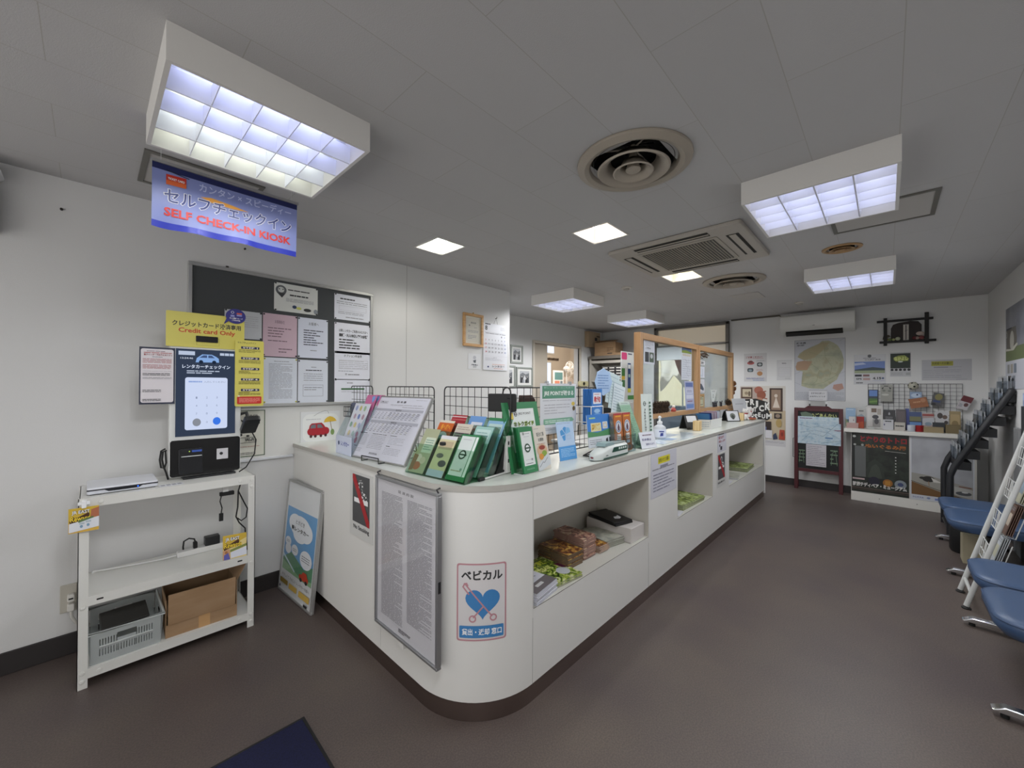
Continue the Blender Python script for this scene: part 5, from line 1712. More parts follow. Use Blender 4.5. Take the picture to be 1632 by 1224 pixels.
def in_holder(tier, colx, w, h, items, colr, label, yoff=.006, thick=.0012, name='leaflet', group=None, cat='leaflet', zoff=.005):
    y, z, _h = tiers[tier]
    o = sheet(w, h, items, M(colr, .45), thick).build(name, smooth=False)
    m_ = GM @ Matrix.Translation((0, y, z)) @ Matrix.Rotation(-TG, 4, 'X') @ Matrix.Translation((colx, yoff, zoff))
    o.matrix_world = m_
    return tag(o, label, cat, group)


for ti, co, colr, h, its, lb in BRO:
    in_holder(ti, co * .1265 + .010, .104, h, its, colr, lb)


def drop_logo(cu, cv, s, w, h, m):
    """round green-leaf mark: ring with a pointed side and a bar across, s = radius in metres"""
    pts = [(cu + (s * 1.28 if abs(i) == 0 else s * math.cos(2 * PI * i / 24)) / w, cv - s * math.sin(2 * PI * i / 24) / h) for i in range(24)]
    inner = [(cu + s * .66 * math.cos(2 * PI * i / 20) / w, cv + s * .66 * math.sin(2 * PI * i / 20) / h) for i in range(20)]
    return [('p', pts, m), ('p', inner, M('#dcdee0', .45)), ('r', cu - s * .72 / w, cv - s * .16 / h, cu + s * .72 / w, cv + s * .16 / h, m)]


JG = M('#22402e', .45)
for i in range(7):
    lab = 'frontmost green booklet with round leaf emblem in the green holder' if i == 6 else 'green booklet filed behind the emblem booklet in the green holder'
    w_, h_ = .108, .205
    its = [('r', .06, .04, .80, .90, M('#d3dbd8', .4)), ('r', .84, .04, .97, .9, M('#dfe6e2')), ('l', .2, .1, .65, .13, 1, LGREY, 3, .5)] + drop_logo(.44, .45, .021, w_, h_, JG) + [('l', .14, .78, .7, .82, 1, M('#a8a88a'), 3, .6), ('e', .66, .76, .06, .03, M('#8aa89a'))]
    in_holder(0, .262, w_, h_, its if i == 6 else [], '#2f7d4c', lab, yoff=.027 - i * .0036, thick=.0030, name='booklet', group='green booklets in the green holder', cat='booklet', zoff=.006)

# ------------------------------------------------------------------ green point-card guide stand and leaflets
def on_counter(px, py):
    return at('z', px, py, TZ)


p = on_counter(834, 759)
JS = thing('point_guide_stand', 'green stand with white header card beside the white panel post', 'leaflet stand', (1.318, 1.172, TZ), R_(2))
TJ = R_(12)
w_ = .205


def tilt_part(name, parent, x, y, z, w, h, items, bg, thick=.0015, tilt=TJ, corner=0, label=None):
    return flat_part(name, parent, (x, y, z), 0, w, h, items, bg, tilt, thick, corner, label)


GR = M('#2f7a4c', .4)
tilt_part('back_board', JS, -.02, .050, .0, .262, .325, [
    ('r', .16, .10, .86, .72, M('#d7dcda', .4)), ('rr', .17, .15, .26, .25, M('#d0b84a'), .003), ('t', 'JRE POINT', .40, .155, .76, .20, INK, .0), ('t', 'おトクガイド', .24, .285, .82, .36, M('#8fae1e'), .10), ('t', 'おトクガイド', .245, .29, .815, .355, M('#2a3a14'), .03), ('l', .24, .40, .80, .43, 1, GREY, 3, .4)] + drop_logo(.325, .178, .010, .262, .325, INK), GR, thick=.004)
MB(M('#d4d6d6', .4)).box(-.008, -.004, 0, .108, .05, .004).build('base', JS, bevel=.001)
MB(CLEAR('#d8ece0', .12)).prism([(-.004, 0), (.05, 0), (.095, .21), (.045, .21)], -.0035, -.001, 'x').build('side_wall', JS, smooth=False)
for i in range(5):
    lab = 'frontmost slim green booklet with leaf emblem in the guide stand' if i == 4 else 'slim green booklet behind the front one in the guide stand'
    w2, h2 = .100, .205
    its = [('r', .10, .10, .88, .84, M('#d6dad8', .4)), ('l', .42, .13, .75, .155, 1, GREY, 3, .5), ('l', .3, .2, .7, .22, 1, LGREY, 3, .5), ('l', .2, .70, .75, .73, 1, LGREY, 4), ('l', .2, .79, .7, .81, 1, INK, 4, .6), ('l', .2, .90, .75, .94, 2, M('#8fc0a0'), 4), ('e', .66, .72, .06, .025, GREY)] + drop_logo(.45, .46, .020, w2, h2, JG) + drop_logo(.28, .14, .006, w2, h2, JG)
    o = flat('booklet', lab, 'booklet', (1.322, 1.169 + .0065 * (4 - i), TZ + .0055), R_(2), w2, h2, its if i == 4 else [], GR, tilt=TJ, thick=.0045, group='slim booklets in the guide stand')
w2, h2 = .098, .210
flat('leaflet', 'cream folded food leaflet standing beside the slim green booklets', 'leaflet', (1.432, 1.176, TZ + .0008), R_(2), w2, h2, [
    ('l', .08, .06, .5, .08, 1, GREY, 2, .5), ('t', '毎日の食事', .22, .15, .80, .25, M('#6a6e6a'), .02), ('t', 'お買物', .3, .28, .72, .36, M('#6a6e6a'), .02), ('l', .15, .4, .8, .43, 1, M('#a8746a'), 4, .4), ('e', .5, .56, .40, .14, M('#c9a88a')), ('e', .5, .5, .24, .05, M('#8c3a2a')), ('e', .62, .64, .2, .07, M('#7f9a3a')), ('e', .35, .7, .18, .07, M('#c98a3a')), ('p', [(.0, .86), (.8, .66), (1, .7), (1, .9), (.2, 1), (0, 1)], M('#c3c8cc')), ('ln', [(.1, .92), (.4, .82), (.5, .84), (.8, .74)], INK, .002)], M('#cfc9bd', .4), tilt=TJ, thick=.003)
# poster on the long grid panel
loc_, rz, w_, h_ = rect_y(1.315, (860.5, 620), (917.5, 686))
po = thing('point_poster', 'white poster with green heading band hung on the long wire grid', 'poster', loc_)
TG_ = M('#5a8f76', .45)
sheet(w_, h_ + .03, [('r', .05, .05, .95, .30, TG_), ('t', '駅レンタカーのご利用で', .09, .065, .90, .105, M('#a8c8b8'), .0), ('t', 'JRE POINTが貯まる', .09, .14, .91, .26, M('#eef2ee'), .02), ('l', .06, .33, .86, .35, 1, GREY, 3, .4), ('l', .1, .4, .8, .62, 4, LGREY, 4, .3), ('e', .9, .42, .05, .04, M('#d8c05a')), ('e', .92, .52, .04, .05, M('#6a5a3a')), ('p', [(.08, .70), (.86, .70), (.92, .755), (.86, .81), (.08, .81)], M('#7fae94')), ('l', .12, .725, .8, .79, 2, M('#d8e6dc'), 4, .4), ('l', .08, .86, .9, .93, 2, LGREY, 5, .3), ('r', .52, .87, .58, .92, GREY)], M('#d6d8dc', .35), .002).build('sheet', po, smooth=False)
for x in (.06, w_ - .06):
    MB(CHROME).box(x - .008, -.006, h_ + .024, x + .008, .010, h_ + .042).build('clip', po)
# pale blue card with a clover
p = on_counter(886, 736)
flat('clover_card', 'pale blue card with a blue clover leaning on the wire grid', 'card', (1.700, 1.252, TZ + .0005), R_(-4), .142, .205, [
    ('l', .06, .03, .95, .06, 1, M('#9aa8c0'), 2, .5), ('p', [(.47, .33), (.20, .36), (.18, .24), (.30, .20)], M('#4f96cf')), ('p', [(.48, .32), (.34, .18), (.44, .13), (.55, .15)], M('#4f96cf')), ('p', [(.49, .33), (.58, .15), (.74, .17), (.78, .28)], M('#7fb4de')), ('p', [(.47, .34), (.44, .48), (.34, .50), (.25, .38)], M('#4f96cf')), ('b', .54, .36, .76, .46, M('#9ab0c8'), .0012),
    ('r', 0, .64, 1, 1, M('#4f96d4')), ('l', .1, .69, .9, .92, 6, M('#a8cdea'), 3, .35)], M('#b4cbe6', .35), tilt=R_(9), thick=.002)

# black box and brown wallet-like pouches hung on the grid panels
solo('black_case', MB(M('#0b0b0c', .6)).prism(rrect(0, 0, .135, .085, .008), -.03, -.006, 'y'), 'flat black case hung high on the grid panel beside the post', 'case', (1.315, 1.385, TZ + .275), -PI / 2 + R_(30), bevel=.004)
solo('brown_pouch', MB(M('#3a241c', .5)).prism([(0, 0), (.12, -.01), (.125, .06), (.10, .085), (.01, .085)], -.02, -.003, 'y'), 'dark brown pouch hung on the long wire grid beside the point poster', 'pouch', (1.475, 1.356, TZ + .265), 0, bevel=.004)
solo('blue_calculator', MB(M('#1c2238', .4)).prism(rrect(0, 0, .11, .06, .006), -.04, .0, 'y'), 'dark blue device seen through the wire grid behind the green holder', 'device', (1.43, 1.71, TZ + .12), -PI / 2, bevel=.004)
# ------------------------------------------------------------------ more stands along the counter
# white wire holder with blue leaflets on the long grid
bh = thing('wire_leaflet_holder', 'white wire leaflet holder with blue leaflets on the long wire grid', 'leaflet holder', (1.965, 1.30, TZ + .17))
g = MB(M('#dcdcdc', .35))
for z in (.02, .11):
    g.tube([(-.005, .012, z), (-.005, -.075, z), (.125, -.075, z), (.125, .012, z)], .0028, seg=6)
for x in (-.005, .125):
    g.tube([(x, .012, .11), (x, .012, .0), (x, -.075, .0), (x, -.075, .11)], .0028, seg=6)
g.tube([(-.005, -.075, 0), (.125, -.075, 0)], .0028, seg=6)
g.build('wire_frame', bh)
for i in range(7):
    its = [('rr', .12, .10, .90, .42, M('#dfe2ea', .4), .003), ('t', '春が旬!', .2, .2, .84, .38, M('#b83038'), .04), ('l', .2, .13, .8, .17, 1, RED, 2), ('e', .5, .62, .3, .06, M('#9ac0e4')), ('e', .5, .74, .34, .06, M('#78a8d8'))]
    flat('leaflet', 'frontmost blue leaflet with red lettering in the white wire holder' if i == 6 else 'blue leaflet behind the front one in the white wire holder', 'leaflet', (1.970, 1.287 - .0095 * i, TZ + .176), 0, .110, .205, its if i == 6 else [], M('#3f7cc4', .4), thick=.004, group='blue leaflets in the wire holder')
flat('landscape_card', 'landscape blue sky card with yellow lettering below the wire holder', 'card', (1.895, 1.200, TZ + .052), R_(-4), .225, .185, [
    ('r', .0, .0, 1, .62, M('#3a7cc8')), ('p', [(0, .5), (.4, .56), (1, .46), (1, .68), (0, .72)], M('#4f8a5a')), ('l', .1, .08, .35, .14, 1, M('#b8d88a'), 1, .7), ('rr', .14, .26, .58, .52, M('#d8d0a0'), .004), ('t', '周遊券', .17, .29, .56, .49, M('#c9a23a'), .05), ('rr', .64, .24, .86, .46, M('#cfd8dc'), .004), ('b', .68, .28, .82, .42, M('#d0a84a'), .003), ('r', 0, .68, 1, 1, M('#cfd4da')), ('l', .05, .75, .55, .92, 3, GREY, 4, .35), ('p', [(.72, .92), (.74, .78), (.82, .74), (.84, .90)], INK), ('r', .88, .74, .96, .9, M('#5a5f66'))], M('#cfd4da', .35), tilt=R_(6), thick=.003)
lc = COL.objects['landscape_card']
# a small clear stand carries it
sd = thing('card_stand', 'small black wire stand carrying the landscape blue card', 'stand', (1.895, 1.205, TZ))
MB(BLK).tube([(.03, -.03, .0525), (.03, -.03, .049), (.03, .05, .003), (.19, .05, .003), (.19, -.03, .049), (.19, -.03, .0525)], .003, seg=6).build('wire', sd)
MB(BLK).tube([(.03, .05, .003), (.03, -.05, .003), (.19, -.05, .003), (.19, .05, .003)], .003, seg=6).build('foot_wire', sd)

# paper bullet train
tr = thing('paper_train', 'white and green papercraft bullet train on the counter', 'model train', (1.825, 1.135, TZ), R_(1))
L_, B_ = .33, .085


def sect(hw, h, n=10):
    return [(hw * math.cos(PI * i / n), .012 + (h - .012) * (math.sin(PI * i / n) ** .6)) for i in range(n + 1)]


prof = [(0, .012, .026), (.012, .024, .036), (.04, .035, .046), (.08, .041, .06), (.12, .0425, .075), (.33, .0425, .075)]
vs, fs = [], []
n = 10
for x, hw, h in prof:
    s_ = [(hw, .004)] + [(hw * math.copysign(abs(math.cos(PI * i / n)) ** .6, math.cos(PI * i / n)), .02 + (h - .02) * math.sin(PI * i / n) ** .5) for i in range(n + 1)] + [(-hw, .004)]
    vs += [(x, a, b) for a, b in s_]
m_ = len(vs) // len(prof)
for i in range(len(prof) - 1):
    for k in range(m_ - 1):
        fs.append((i * m_ + k, (i + 1) * m_ + k, (i + 1) * m_ + k + 1, i * m_ + k + 1))
    fs.append((i * m_ + m_ - 1, (i + 1) * m_ + m_ - 1, (i + 1) * m_, i * m_))
fs.append(tuple(range(m_)))
fs.append(tuple(reversed(range((len(prof) - 1) * m_, len(prof) * m_))))
MB(M('#c9cfcc', .4)).add(vs, fs).build('body', tr)
DG = M('#1f4a3c', .4)
for s in (-1, 1):
    y = s * .0432
    MB(DG).prism([(.14, .035), (.158, .060), (.32, .060), (.32, .035)], y, y + s * .0006, 'y').build('window_band', tr, smooth=False)
    MB(DG).prism([(.04, .006), (.33, .006), (.33, .014), (.05, .014)], y + s * .0002, y + s * .0008, 'y').build('skirt', tr, smooth=False)
    w5 = MB(M('#cfd8d4', .3))
    for k in range(4):
        w5.box(.215 + k * .025, min(y, y + s * .0012), .044, .232 + k * .025, max(y, y + s * .0012), .055)
    w5.build('window_panes', tr, smooth=False)
    MB(M('#5a5f60', .4)).lathe([(0, .0), (.007, .0), (.007, .003)], (.085, s * .0425, .024), seg=12).build('round_mark', tr).location = (0, 0, 0)
MB(M('#8fa6a8', .3)).prism([(.085, .068), (.10, .088), (.175, .088), (.19, .076), (.19, .07)], -.03, .03, 'y').build('cab_window', tr, bevel=.004)
MB(M('#7a2a34', .4)).ball((.004, 0, .018), (.007, .012, .006)).build('nose_mark', tr)
MB(M('#8d9a9a', .4)).box(.2, -.028, .0735, .33, .028, .080).build('roof_hatch', tr, bevel=.003)

# orange leaflets in a clear double holder
oh = thing('leaflet_holder', 'clear double leaflet holder beside the paper train with orange leaflets', 'leaflet holder', (2.105, 1.135, TZ))
MB(ACR).box(0, -.006, 0, .215, .085, .004).box(0, -.006, .004, .215, -.004, .105).build('base', oh, smooth=False)
for x in (0, .1075, .2125):
    MB(ACR).prism([(-.004, .004), (.085, .004), (.11, .22), (.045, .22), (-.004, .105)], x, x + .0025, 'x').build('side_wall', oh, smooth=False)
OR = M('#b86a34', .4)
for c in range(2):
    for i in range(8):
        its = [('r', 0, 0, 1, .04, M('#a83038')), ('l', .15, .055, .85, .1, 1, M('#e0a23a'), 3, .8), ('e', .5, .34, .36, .16, M('#d8dade')), ('c', .5, .34, .026, .032, M('#5a7aa8')), ('p', [(.36, .36), (.5, .24), (.64, .36), (.6, .44), (.4, .44)], M('#5a3a4a')), ('rr', .26, .53, .74, .68, M('#d8d2cc'), .002), ('l', .3, .56, .7, .66, 2, M('#8a6a5a'), 3), ('rr', .26, .71, .74, .79, M('#c8d0d8'), .002), ('e', .32, .88, .16, .07, M('#b8a49c')), ('e', .66, .9, .2, .06, M('#8a7a74'))]
        lab = (('frontmost orange leaflet nearest the paper train', 'orange leaflet behind the front one nearest the paper train') if c == 0 else ('frontmost orange leaflet beside the small white sign', 'orange leaflet behind the front one beside the small white sign'))[0 if i == 7 else 1]
        flat('leaflet', lab, 'leaflet', (2.110 + .1075 * c, 1.188 - .0085 * i + .025, TZ + .0045), 0, .098, .232, its if i == 7 else [], OR if i == 7 else M('#b9a296', .5), tilt=R_(4), thick=.003, group='orange leaflets, row %s' % ('by the train' if c == 0 else 'by the small sign'))

# blue shaped note and pale sheets clipped on the grid
solo('cloud_note', MB(M('#a4bfe0', .5)).prism([(.085 + .085 * math.cos(2 * PI * i / 24) * (1 + .06 * math.cos(8 * 2 * PI * i / 24)), .08 + .082 * math.sin(2 * PI * i / 24) * (1 + .06 * math.cos(8 * 2 * PI * i / 24))) for i in range(24)], -.003, 0, 'y'), 'pale blue cloud-shaped note clipped at the top of the long wire grid', 'note', (2.135, 1.308, TZ + .345), R_(-6), smooth=False)
cn = COL.objects['cloud_note']
q = MB()
draw(q, .16, .16, [('l', .15, .2, .85, .8, 6, M('#5f7fb4'), 3, .3)], -.0032)
q.build('handwriting', cn, smooth=False)
for i, (dx, dz, rot, lab) in enumerate(((.07, .30, -14, 'small pale green-blue sheet rearmost of the fan of sheets beside the cloud note'), (.10, .262, -14, 'middle pale sheet of the fan of sheets beside the cloud note'), (.13, .225, -14, 'frontmost pale sheet with printed lines of the fan beside the cloud note'))):
    o = flat('pale_sheet', lab, 'sheet', (2.175 + dx, 1.302 - .004 * i, TZ + dz), 0, .155, .20, [('l', .08, .08, .9, .9, 9, M('#9ab0bc'), 30 + i, .25), ('b', .03, .1, .2, .5, M('#8aa8b8'), .0012)], M('#c3d4d6' if i < 2 else '#d2dde2', .45), thick=.001)
    o.rotation_euler = (0, R_(12), 0)

# mint price sheet in a tall leaning stand
ms = thing('leaning_sheet_stand', 'tall mint green sheet in a clear leaning stand', 'sign stand', (2.385, 1.165, TZ + .001), R_(2))
flat_part('mint_sheet', ms, (0, 0, 0), 0, .155, .315, [('r', 0, 0, 1, .07, M('#dfe4e4')), ('l', .2, .02, .8, .05, 1, GREY, 1), ('l', .06, .10, .94, .95, 22, M('#7faf90'), 3, .2)], M('#b3d2ba', .4), R_(22), .002)
flat_part('clear_cover', ms, (0, -.0035, 0), 0, .155, .315, [], CLEAR('#f2f6f4', .06), R_(22), .001)
MB(CLEAR('#d8dede', .12)).prism([(0, 0), (.10, 0), (.105, .004), (.004, .004)], 0, .155, 'x').build('base', ms, smooth=False)
sg = thing('small_counter_sign', 'small white sign with blue lettering before the mint sheet', 'sign', (2.395, 1.125, TZ + .001), R_(-12))
flat_part('sign_face', sg, (0, 0, 0), 0, .155, .105, [('l', .2, .12, .8, .26, 1, M('#7a6a78'), 1, .5), ('t', '料金表は', .12, .38, .72, .55, M('#4a4a78'), .02), ('t', '別紙のとおり', .3, .68, .86, .82, M('#4a4a78'), .02)], M('#d5d8e0', .35), R_(16), .002)
MB(CLEAR('#d8dede', .12)).prism([(0, 0), (.06, 0), (.03, .10), (.028, .10), (.055, .003), (0, .003)], .005, .15, 'x').build('rear_leg', sg, smooth=False)
vs_ = thing('upright_sign', 'tall narrow white upright sign with dark green emblem near the sanitizer', 'sign', (2.640, 1.235, TZ), R_(-10))
p_w, p_h = .130, .345
its = drop_logo(.28, .20, .016, p_w, p_h, JG) + [('t', 'J', .22, .30, .34, .34, INK, .02), ('t', 'R', .22, .36, .36, .40, INK, .02), ('t', 'E', .22, .42, .34, .46, INK, .02), ('t', 'P', .22, .48, .34, .52, INK, .02), ('t', 'O', .22, .54, .36, .58, INK, .02), ('t', 'I', .26, .60, .30, .64, INK, .02), ('t', 'N', .22, .66, .36, .70, INK, .02), ('t', 'T', .22, .72, .36, .76, INK, .02), ('r', .18, .82, .44, .95, M('#6a7a70')), ('e', .3, .88, .08, .03, M('#c89ab0'))]
for i in range(11):
    its.append(('r', .64, .16 + i * .07, .80, .20 + i * .07, M('#4a6a5a')))
flat_part('sign_board', vs_, (0, 0, .0), 0, p_w, p_h, its, M('#cfd8d4', .35), R_(3), .003)
MB(ACR).box(0, -.03, 0, p_w, .05, .004).build('base', vs_)

# hand sanitizer
sb = thing('sanitizer_bottle', 'clear white pump bottle of hand sanitizer', 'bottle', (2.99, 1.262, TZ))
MB(MILKY('#dfe4ea', .75)).lathe([(0, .001), (.042, .001), (.045, .006), (.045, .075), (.040, .09), (.018, .104), (.016, .112), (0, .112)], seg=28).build('bottle_body', sb)
MB(M('#dde2ee', .3)).lathe([(.0455, .012), (.0456, .07)], seg=28).build('bottle_label', sb)
lb = MB(M('#3a4690', .4))
lb.prism([(-.012, .02), (.012, .024), (.012, .046), (-.008, .044)], -.0468, -.0455, 'y')
lb.prism([(-.018, .052), (.018, .052), (.018, .060), (-.018, .060)], -.0468, -.0455, 'y')
lbo = lb.build('label_print', sb, smooth=False)
lbo.rotation_euler = (0, 0, R_(-50))
MB(M('#e4e6e8', .35)).lathe([(.0, .112), (.019, .112), (.019, .128), (.008, .132), (.007, .152), (.012, .154), (.012, .166), (0, .168)], seg=20).build('pump_head', sb)
nz_ = MB(M('#e4e6e8', .35)).tube([(0, 0, .160), (.028, .012, .162), (.045, .02, .158), (.050, .022, .142)], [.009, .008, .007, .006], seg=10)
nz_.build('nozzle', sb)
solo('counter_mat', MB(M('#c3cfd6', .12)).prism(rrect(2.70, 1.11, 3.55, 1.40, .01), TZ, TZ + .0025, 'z'), 'clear pale blue writing mat on the counter by the sanitizer', 'desk mat', smooth=False)
COL.objects['sanitizer_bottle'].location.z += .0028
q = MB()
q.box(2.92, 1.15, TZ + .0028, 3.06, 1.24, TZ + .0032, M('#8aa6c8', .3)).box(3.10, 1.24, TZ + .0028, 3.34, 1.33, TZ + .0032, M('#9ab0cc', .3))
q.build('blue_print', COL.objects['counter_mat'], smooth=False)
WOODL = NM('pale striped wood', ['#b8955f', '#d9bd8a', '#e6d0a4'], 14, .4, 2, (9, 9, .3))
for x, y, nm, lb in ((3.80, 1.255, 'pen_block', 'pale wooden pen block beside the white basket'), (5.33, 1.262, 'pen_block', 'pale wooden pen block beside the white cat figures')):
    t = thing(nm, lb, 'pen block', (x, y, TZ), R_(8), 'wooden pen blocks')
    MB(WOODL).prism(rrect(-.05, -.03, .05, .03, .006), 0, .088, 'z').build('block', t, bevel=.004)
    for i in range(3):
        MB(M('#4a3a2a', .6)).lathe([(0, .0885), (.006, .0885)], (-.03 + .03 * i, 0, 0), seg=12).build('hole', t)
# black easel with white card
eb = thing('black_menu_easel', 'black folding easel with a white card beside the wooden block', 'easel', (3.80, 1.345, TZ), R_(-30))
flat_part('board', eb, (0, 0, 0), 0, .15, .135, [('rr', .14, .04, .86, .48, M('#c9ccd0', .4), .004)], M('#121213', .5), R_(22), .006)
flat_part('rear_board', eb, (.15, .105, 0), PI, .15, .135, [], M('#121213', .5), R_(20), .006)

# white basket of envelopes and folders
wb2 = thing('white_basket', 'white perforated plastic basket full of envelopes on the counter', 'basket', (4.00, 1.205, TZ))
bl, bd2, bh2 = .34, .13, .085
WB = M('#dadbd8', .4)
hs = [(.012 + .014 * i, .018 + .014 * i, .02 + .018 * j, .027 + .018 * j) for i in range(8) for j in range(3)]
grid_sheet((0, bd2), (0, bh2), hs, lambda a, b: (0 - .004 * b / bh2, a, b), WB).build('side_wall', wb2, smooth=False, solid=.003)
grid_sheet((0, bd2), (0, bh2), hs, lambda a, b: (bl + .004 * b / bh2, a, b), WB).build('side_wall', wb2, smooth=False, solid=.003)
grid_sheet((0, bl), (0, bh2), [], lambda a, b: (a, -.004 * b / bh2, b), WB).build('front_wall', wb2, smooth=False, solid=.003)
grid_sheet((0, bl), (0, bh2), [], lambda a, b: (a, bd2 + .004 * b / bh2, b), WB).build('back_wall', wb2, smooth=False, solid=.003)
MB(WB).box(0, 0, .0005, bl, bd2, .004).build('bottom', wb2, smooth=False)
MB(WB).tube([(-.005, -.005, bh2), (bl + .005, -.005, bh2), (bl + .005, bd2 + .005, bh2), (-.005, bd2 + .005, bh2)], .0035, closed=True, seg=6).build('rim', wb2)
ENV = [('#3d6f9e', 'teal blue'), ('#2f5a9c', 'mid blue'), ('#22386e', 'navy'), ('#1c2d5c', 'dark navy'), ('#c3c6d2', 'pale grey'), ('#a59aa8', 'mauve grey'), ('#b8a6b0', 'dusty pink'), ('#8d7f96', 'dull violet'), ('#cfd0d8', 'white'), ('#9a6f84', 'rose'), ('#a8aec2', 'grey-blue'), ('#c6cad6', 'light silver'), ('#b4bccb', 'cool grey'), ('#d3d5dc', 'bright white')]
for i, (c_, nm) in enumerate(ENV):
    x = .018 + i * .0215
    o = MB(M(c_, .45)).box(-.0012, 0, 0, .0012, .115, .15 - .003 * (i % 3)).build('envelope', smooth=False)
    o.location = (4.00 + x, 1.212, TZ + .0065)
    o.rotation_euler = (0, R_(-24 + i * 1.7), 0)
    o.location.x += .02
    tag(o, '%s envelope standing in the white perforated basket' % nm, 'envelope', 'envelopes in the white basket')

# black photo stand, cat figures
pf = thing('photo_stand', 'small black desk photo stand between the basket and cat figures', 'photo stand', (5.02, 1.335, TZ), R_(-38))
flat_part('front_panel', pf, (0, 0, 0), 0, .17, .13, [('r', .06, .06, .94, .94, M('#c9cbd0', .3)), ('e', .5, .5, .2, .25, M('#6a6f68')), ('e', .5, .62, .12, .2, M('#3a3f3a'))], M('#131314', .4), R_(18), .006)
flat_part('back_panel', pf, (.17, .10, 0), PI, .17, .13, [], M('#131314', .4), R_(24), .006)
CW_ = M('#e2dfdc', .35)
for i, (x, y, k, lb) in enumerate(((5.46, 1.25, 1.0, 'white beckoning cat figure nearest the wooden pen block'), (5.57, 1.235, .95, 'white beckoning cat figure at the counter end'))):
    t = thing('cat_figure', lb, 'figurine', (x, y, TZ + (.024 if i == 1 else 0)), R_(-50), 'cat figures on the counter end')
    b = MB(CW_)
    b.ball((0, 0, .042 * k), (.038 * k, .034 * k, .042 * k))
    b.ball((0, -.006, .105 * k), (.036 * k, .030 * k, .030 * k))
    for s in (-1, 1):
        b.lathe([(.012 * k, 0), (.0005, .022 * k)], (s * .022 * k, -.004, .124 * k), seg=8)
        b.ball((s * .02 * k, -.03 * k, .012 * k), (.014 * k, .018 * k, .012 * k))
    b.tube([(.032 * k, -.008, .06 * k), (.042 * k, -.018, .085 * k), (.040 * k, -.022, .12 * k)], [.011 * k, .010 * k, .012 * k])
    b.build('body', t)
    f = MB(M('#b8323a', .4)).lathe([(.032 * k, .073 * k), (.034 * k, .078 * k), (.032 * k, .083 * k)], seg=20)
    f.build('collar', t)
    e = MB(INK)
    for s in (-1, 1):
        e.ball((s * .013 * k, -.033 * k, .110 * k), .0036, seg=8, rings=5)
    e.build('eyes', t)
    MB(M('#c08a8a', .5)).ball((0, -.0365 * k, .101 * k), .003, seg=8, rings=5).build('nose', t)
t = thing('red_cushion', 'red round cushion under the cat figure at the counter end', 'cushion', (5.565, 1.22, TZ))
MB(M('#a8403c', .6)).lathe([(0, 0), (.058, 0), (.066, .011), (.058, .0225), (0, .0235)], seg=28, mat=None).build('pad', t)
MB(M('#c9a04a', .4)).tube([(.066 * math.cos(2 * PI * i / 24), .066 * math.sin(2 * PI * i / 24), .011) for i in range(24)], .003, seg=6, closed=True).build('piping', t)

# ------------------------------------------------------------------ wooden partition screens with clear panes
WOODP = NM('partition wood', ['#a88058', '#b08961', '#b7916b'], 4, .5, 4, (7, 7, .6))
WOODR = NM('partition wood rail', ['#a88058', '#b08961', '#b7916b'], 4, .5, 4, (.6, 7, 7))
PYc = 1.45


def screen(x0, x1, label, legs):
    t = thing('partition_screen', label, 'partition screen', (x0, PYc, TZ), group='wooden partition screens on the counter')
    w, h, zb, k = x1 - x0, .832, .125, .052
    f = MB(WOODP)
    f.box(0, -.028, 0 if legs[0] else zb, k, .028, h)
    f.build('upright', t, bevel=.003)
    f = MB(WOODP)
    f.box(w - k, -.028, 0 if legs[1] else zb, w, .028, h)
    f.build('upright', t, bevel=.003)
    MB(WOODR).box(k, -.028, h - k, w - k, .028, h).build('top_rail', t, bevel=.003)
    MB(WOODR).box(k, -.028, zb, w - k, .028, zb + .042).build('bottom_rail', t, bevel=.003)
    MB(CLEAR('#eef3f4', .07)).box(k, -.003, zb + .042, w - k, .003, h - k).build('clear_pane', t, smooth=False)
    return t


screen(2.995, 4.335, 'wooden partition screen with clear pane nearest the rental counter middle', (1, 0))
screen(4.345, 5.64, 'wooden partition screen with clear pane at the far counter end', (0, 1))
solo('screen_post', MB(M('#8d8f90', .3, .8)).tube([(0, 0, 0), (0, 0, .1245)], .022, seg=14), 'grey metal post holding up the joint of the partition screens', 'post', (4.02, 1.45, TZ))
solo('screen_post', MB(M('#8d8f90', .3, .8)).tube([(0, 0, 0), (0, 0, .1245)], .022, seg=14), 'grey metal post under the partition screen at the far counter end', 'post', (5.1, 1.45, TZ))


def on_pane(tl, br, items, bg, label, name='notice', y=1.4455, cat='notice'):
    a, b = at('y', tl[0], tl[1], y), at('y', br[0], br[1], y)
    return flat(name, label, cat, (a.x, y, b.z), 0, b.x - a.x, a.z - b.z, items, bg)


PP = M('#c9cdd6', .4)
on_pane((1026, 541), (1043, 581), [('l', .1, .05, .9, .25, 4, GREY, 3, .3), ('t', 'ご案内', .15, .3, .6, .38, INK, .02), ('r', .1, .5, .45, .92, M('#2c3034')), ('r', .5, .5, .92, .92, M('#4a5a4a')), ('e', .7, .66, .12, .1, M('#b8bcc0'))], PP, 'pale notice with dark photo taped inside the top corner of the first partition pane')
on_pane((1086, 553), (1102, 606), [('r', .02, 0, .98, .16, M('#4a5a7a')), ('p', [(.02, .1), (.4, .07), (.98, .12), (.98, .17), (.02, .17)], M('#7a8a3a')), ('l', .1, .19, .9, .26, 2, M('#b8a070'), 3, .5), ('ln', [(.3, .35), (.5, .42), (.4, .55), (.6, .62), (.5, .8), (.7, .9)], GREY, .003), ('ln', [(.7, .32), (.6, .5), (.8, .7)], GREY, .002), ('l', .1, .35, .9, .95, 9, M('#8a90a0'), 5, .15)], PP, 'route map sheet on the first partition pane beside the middle upright')
on_pane((1114, 574), (1123, 582), [('t', 'ご案内', .2, .2, .8, .8, INK, .03)], M('#d4d5d8', .4), 'small rounded label at the upper corner of the second partition pane')
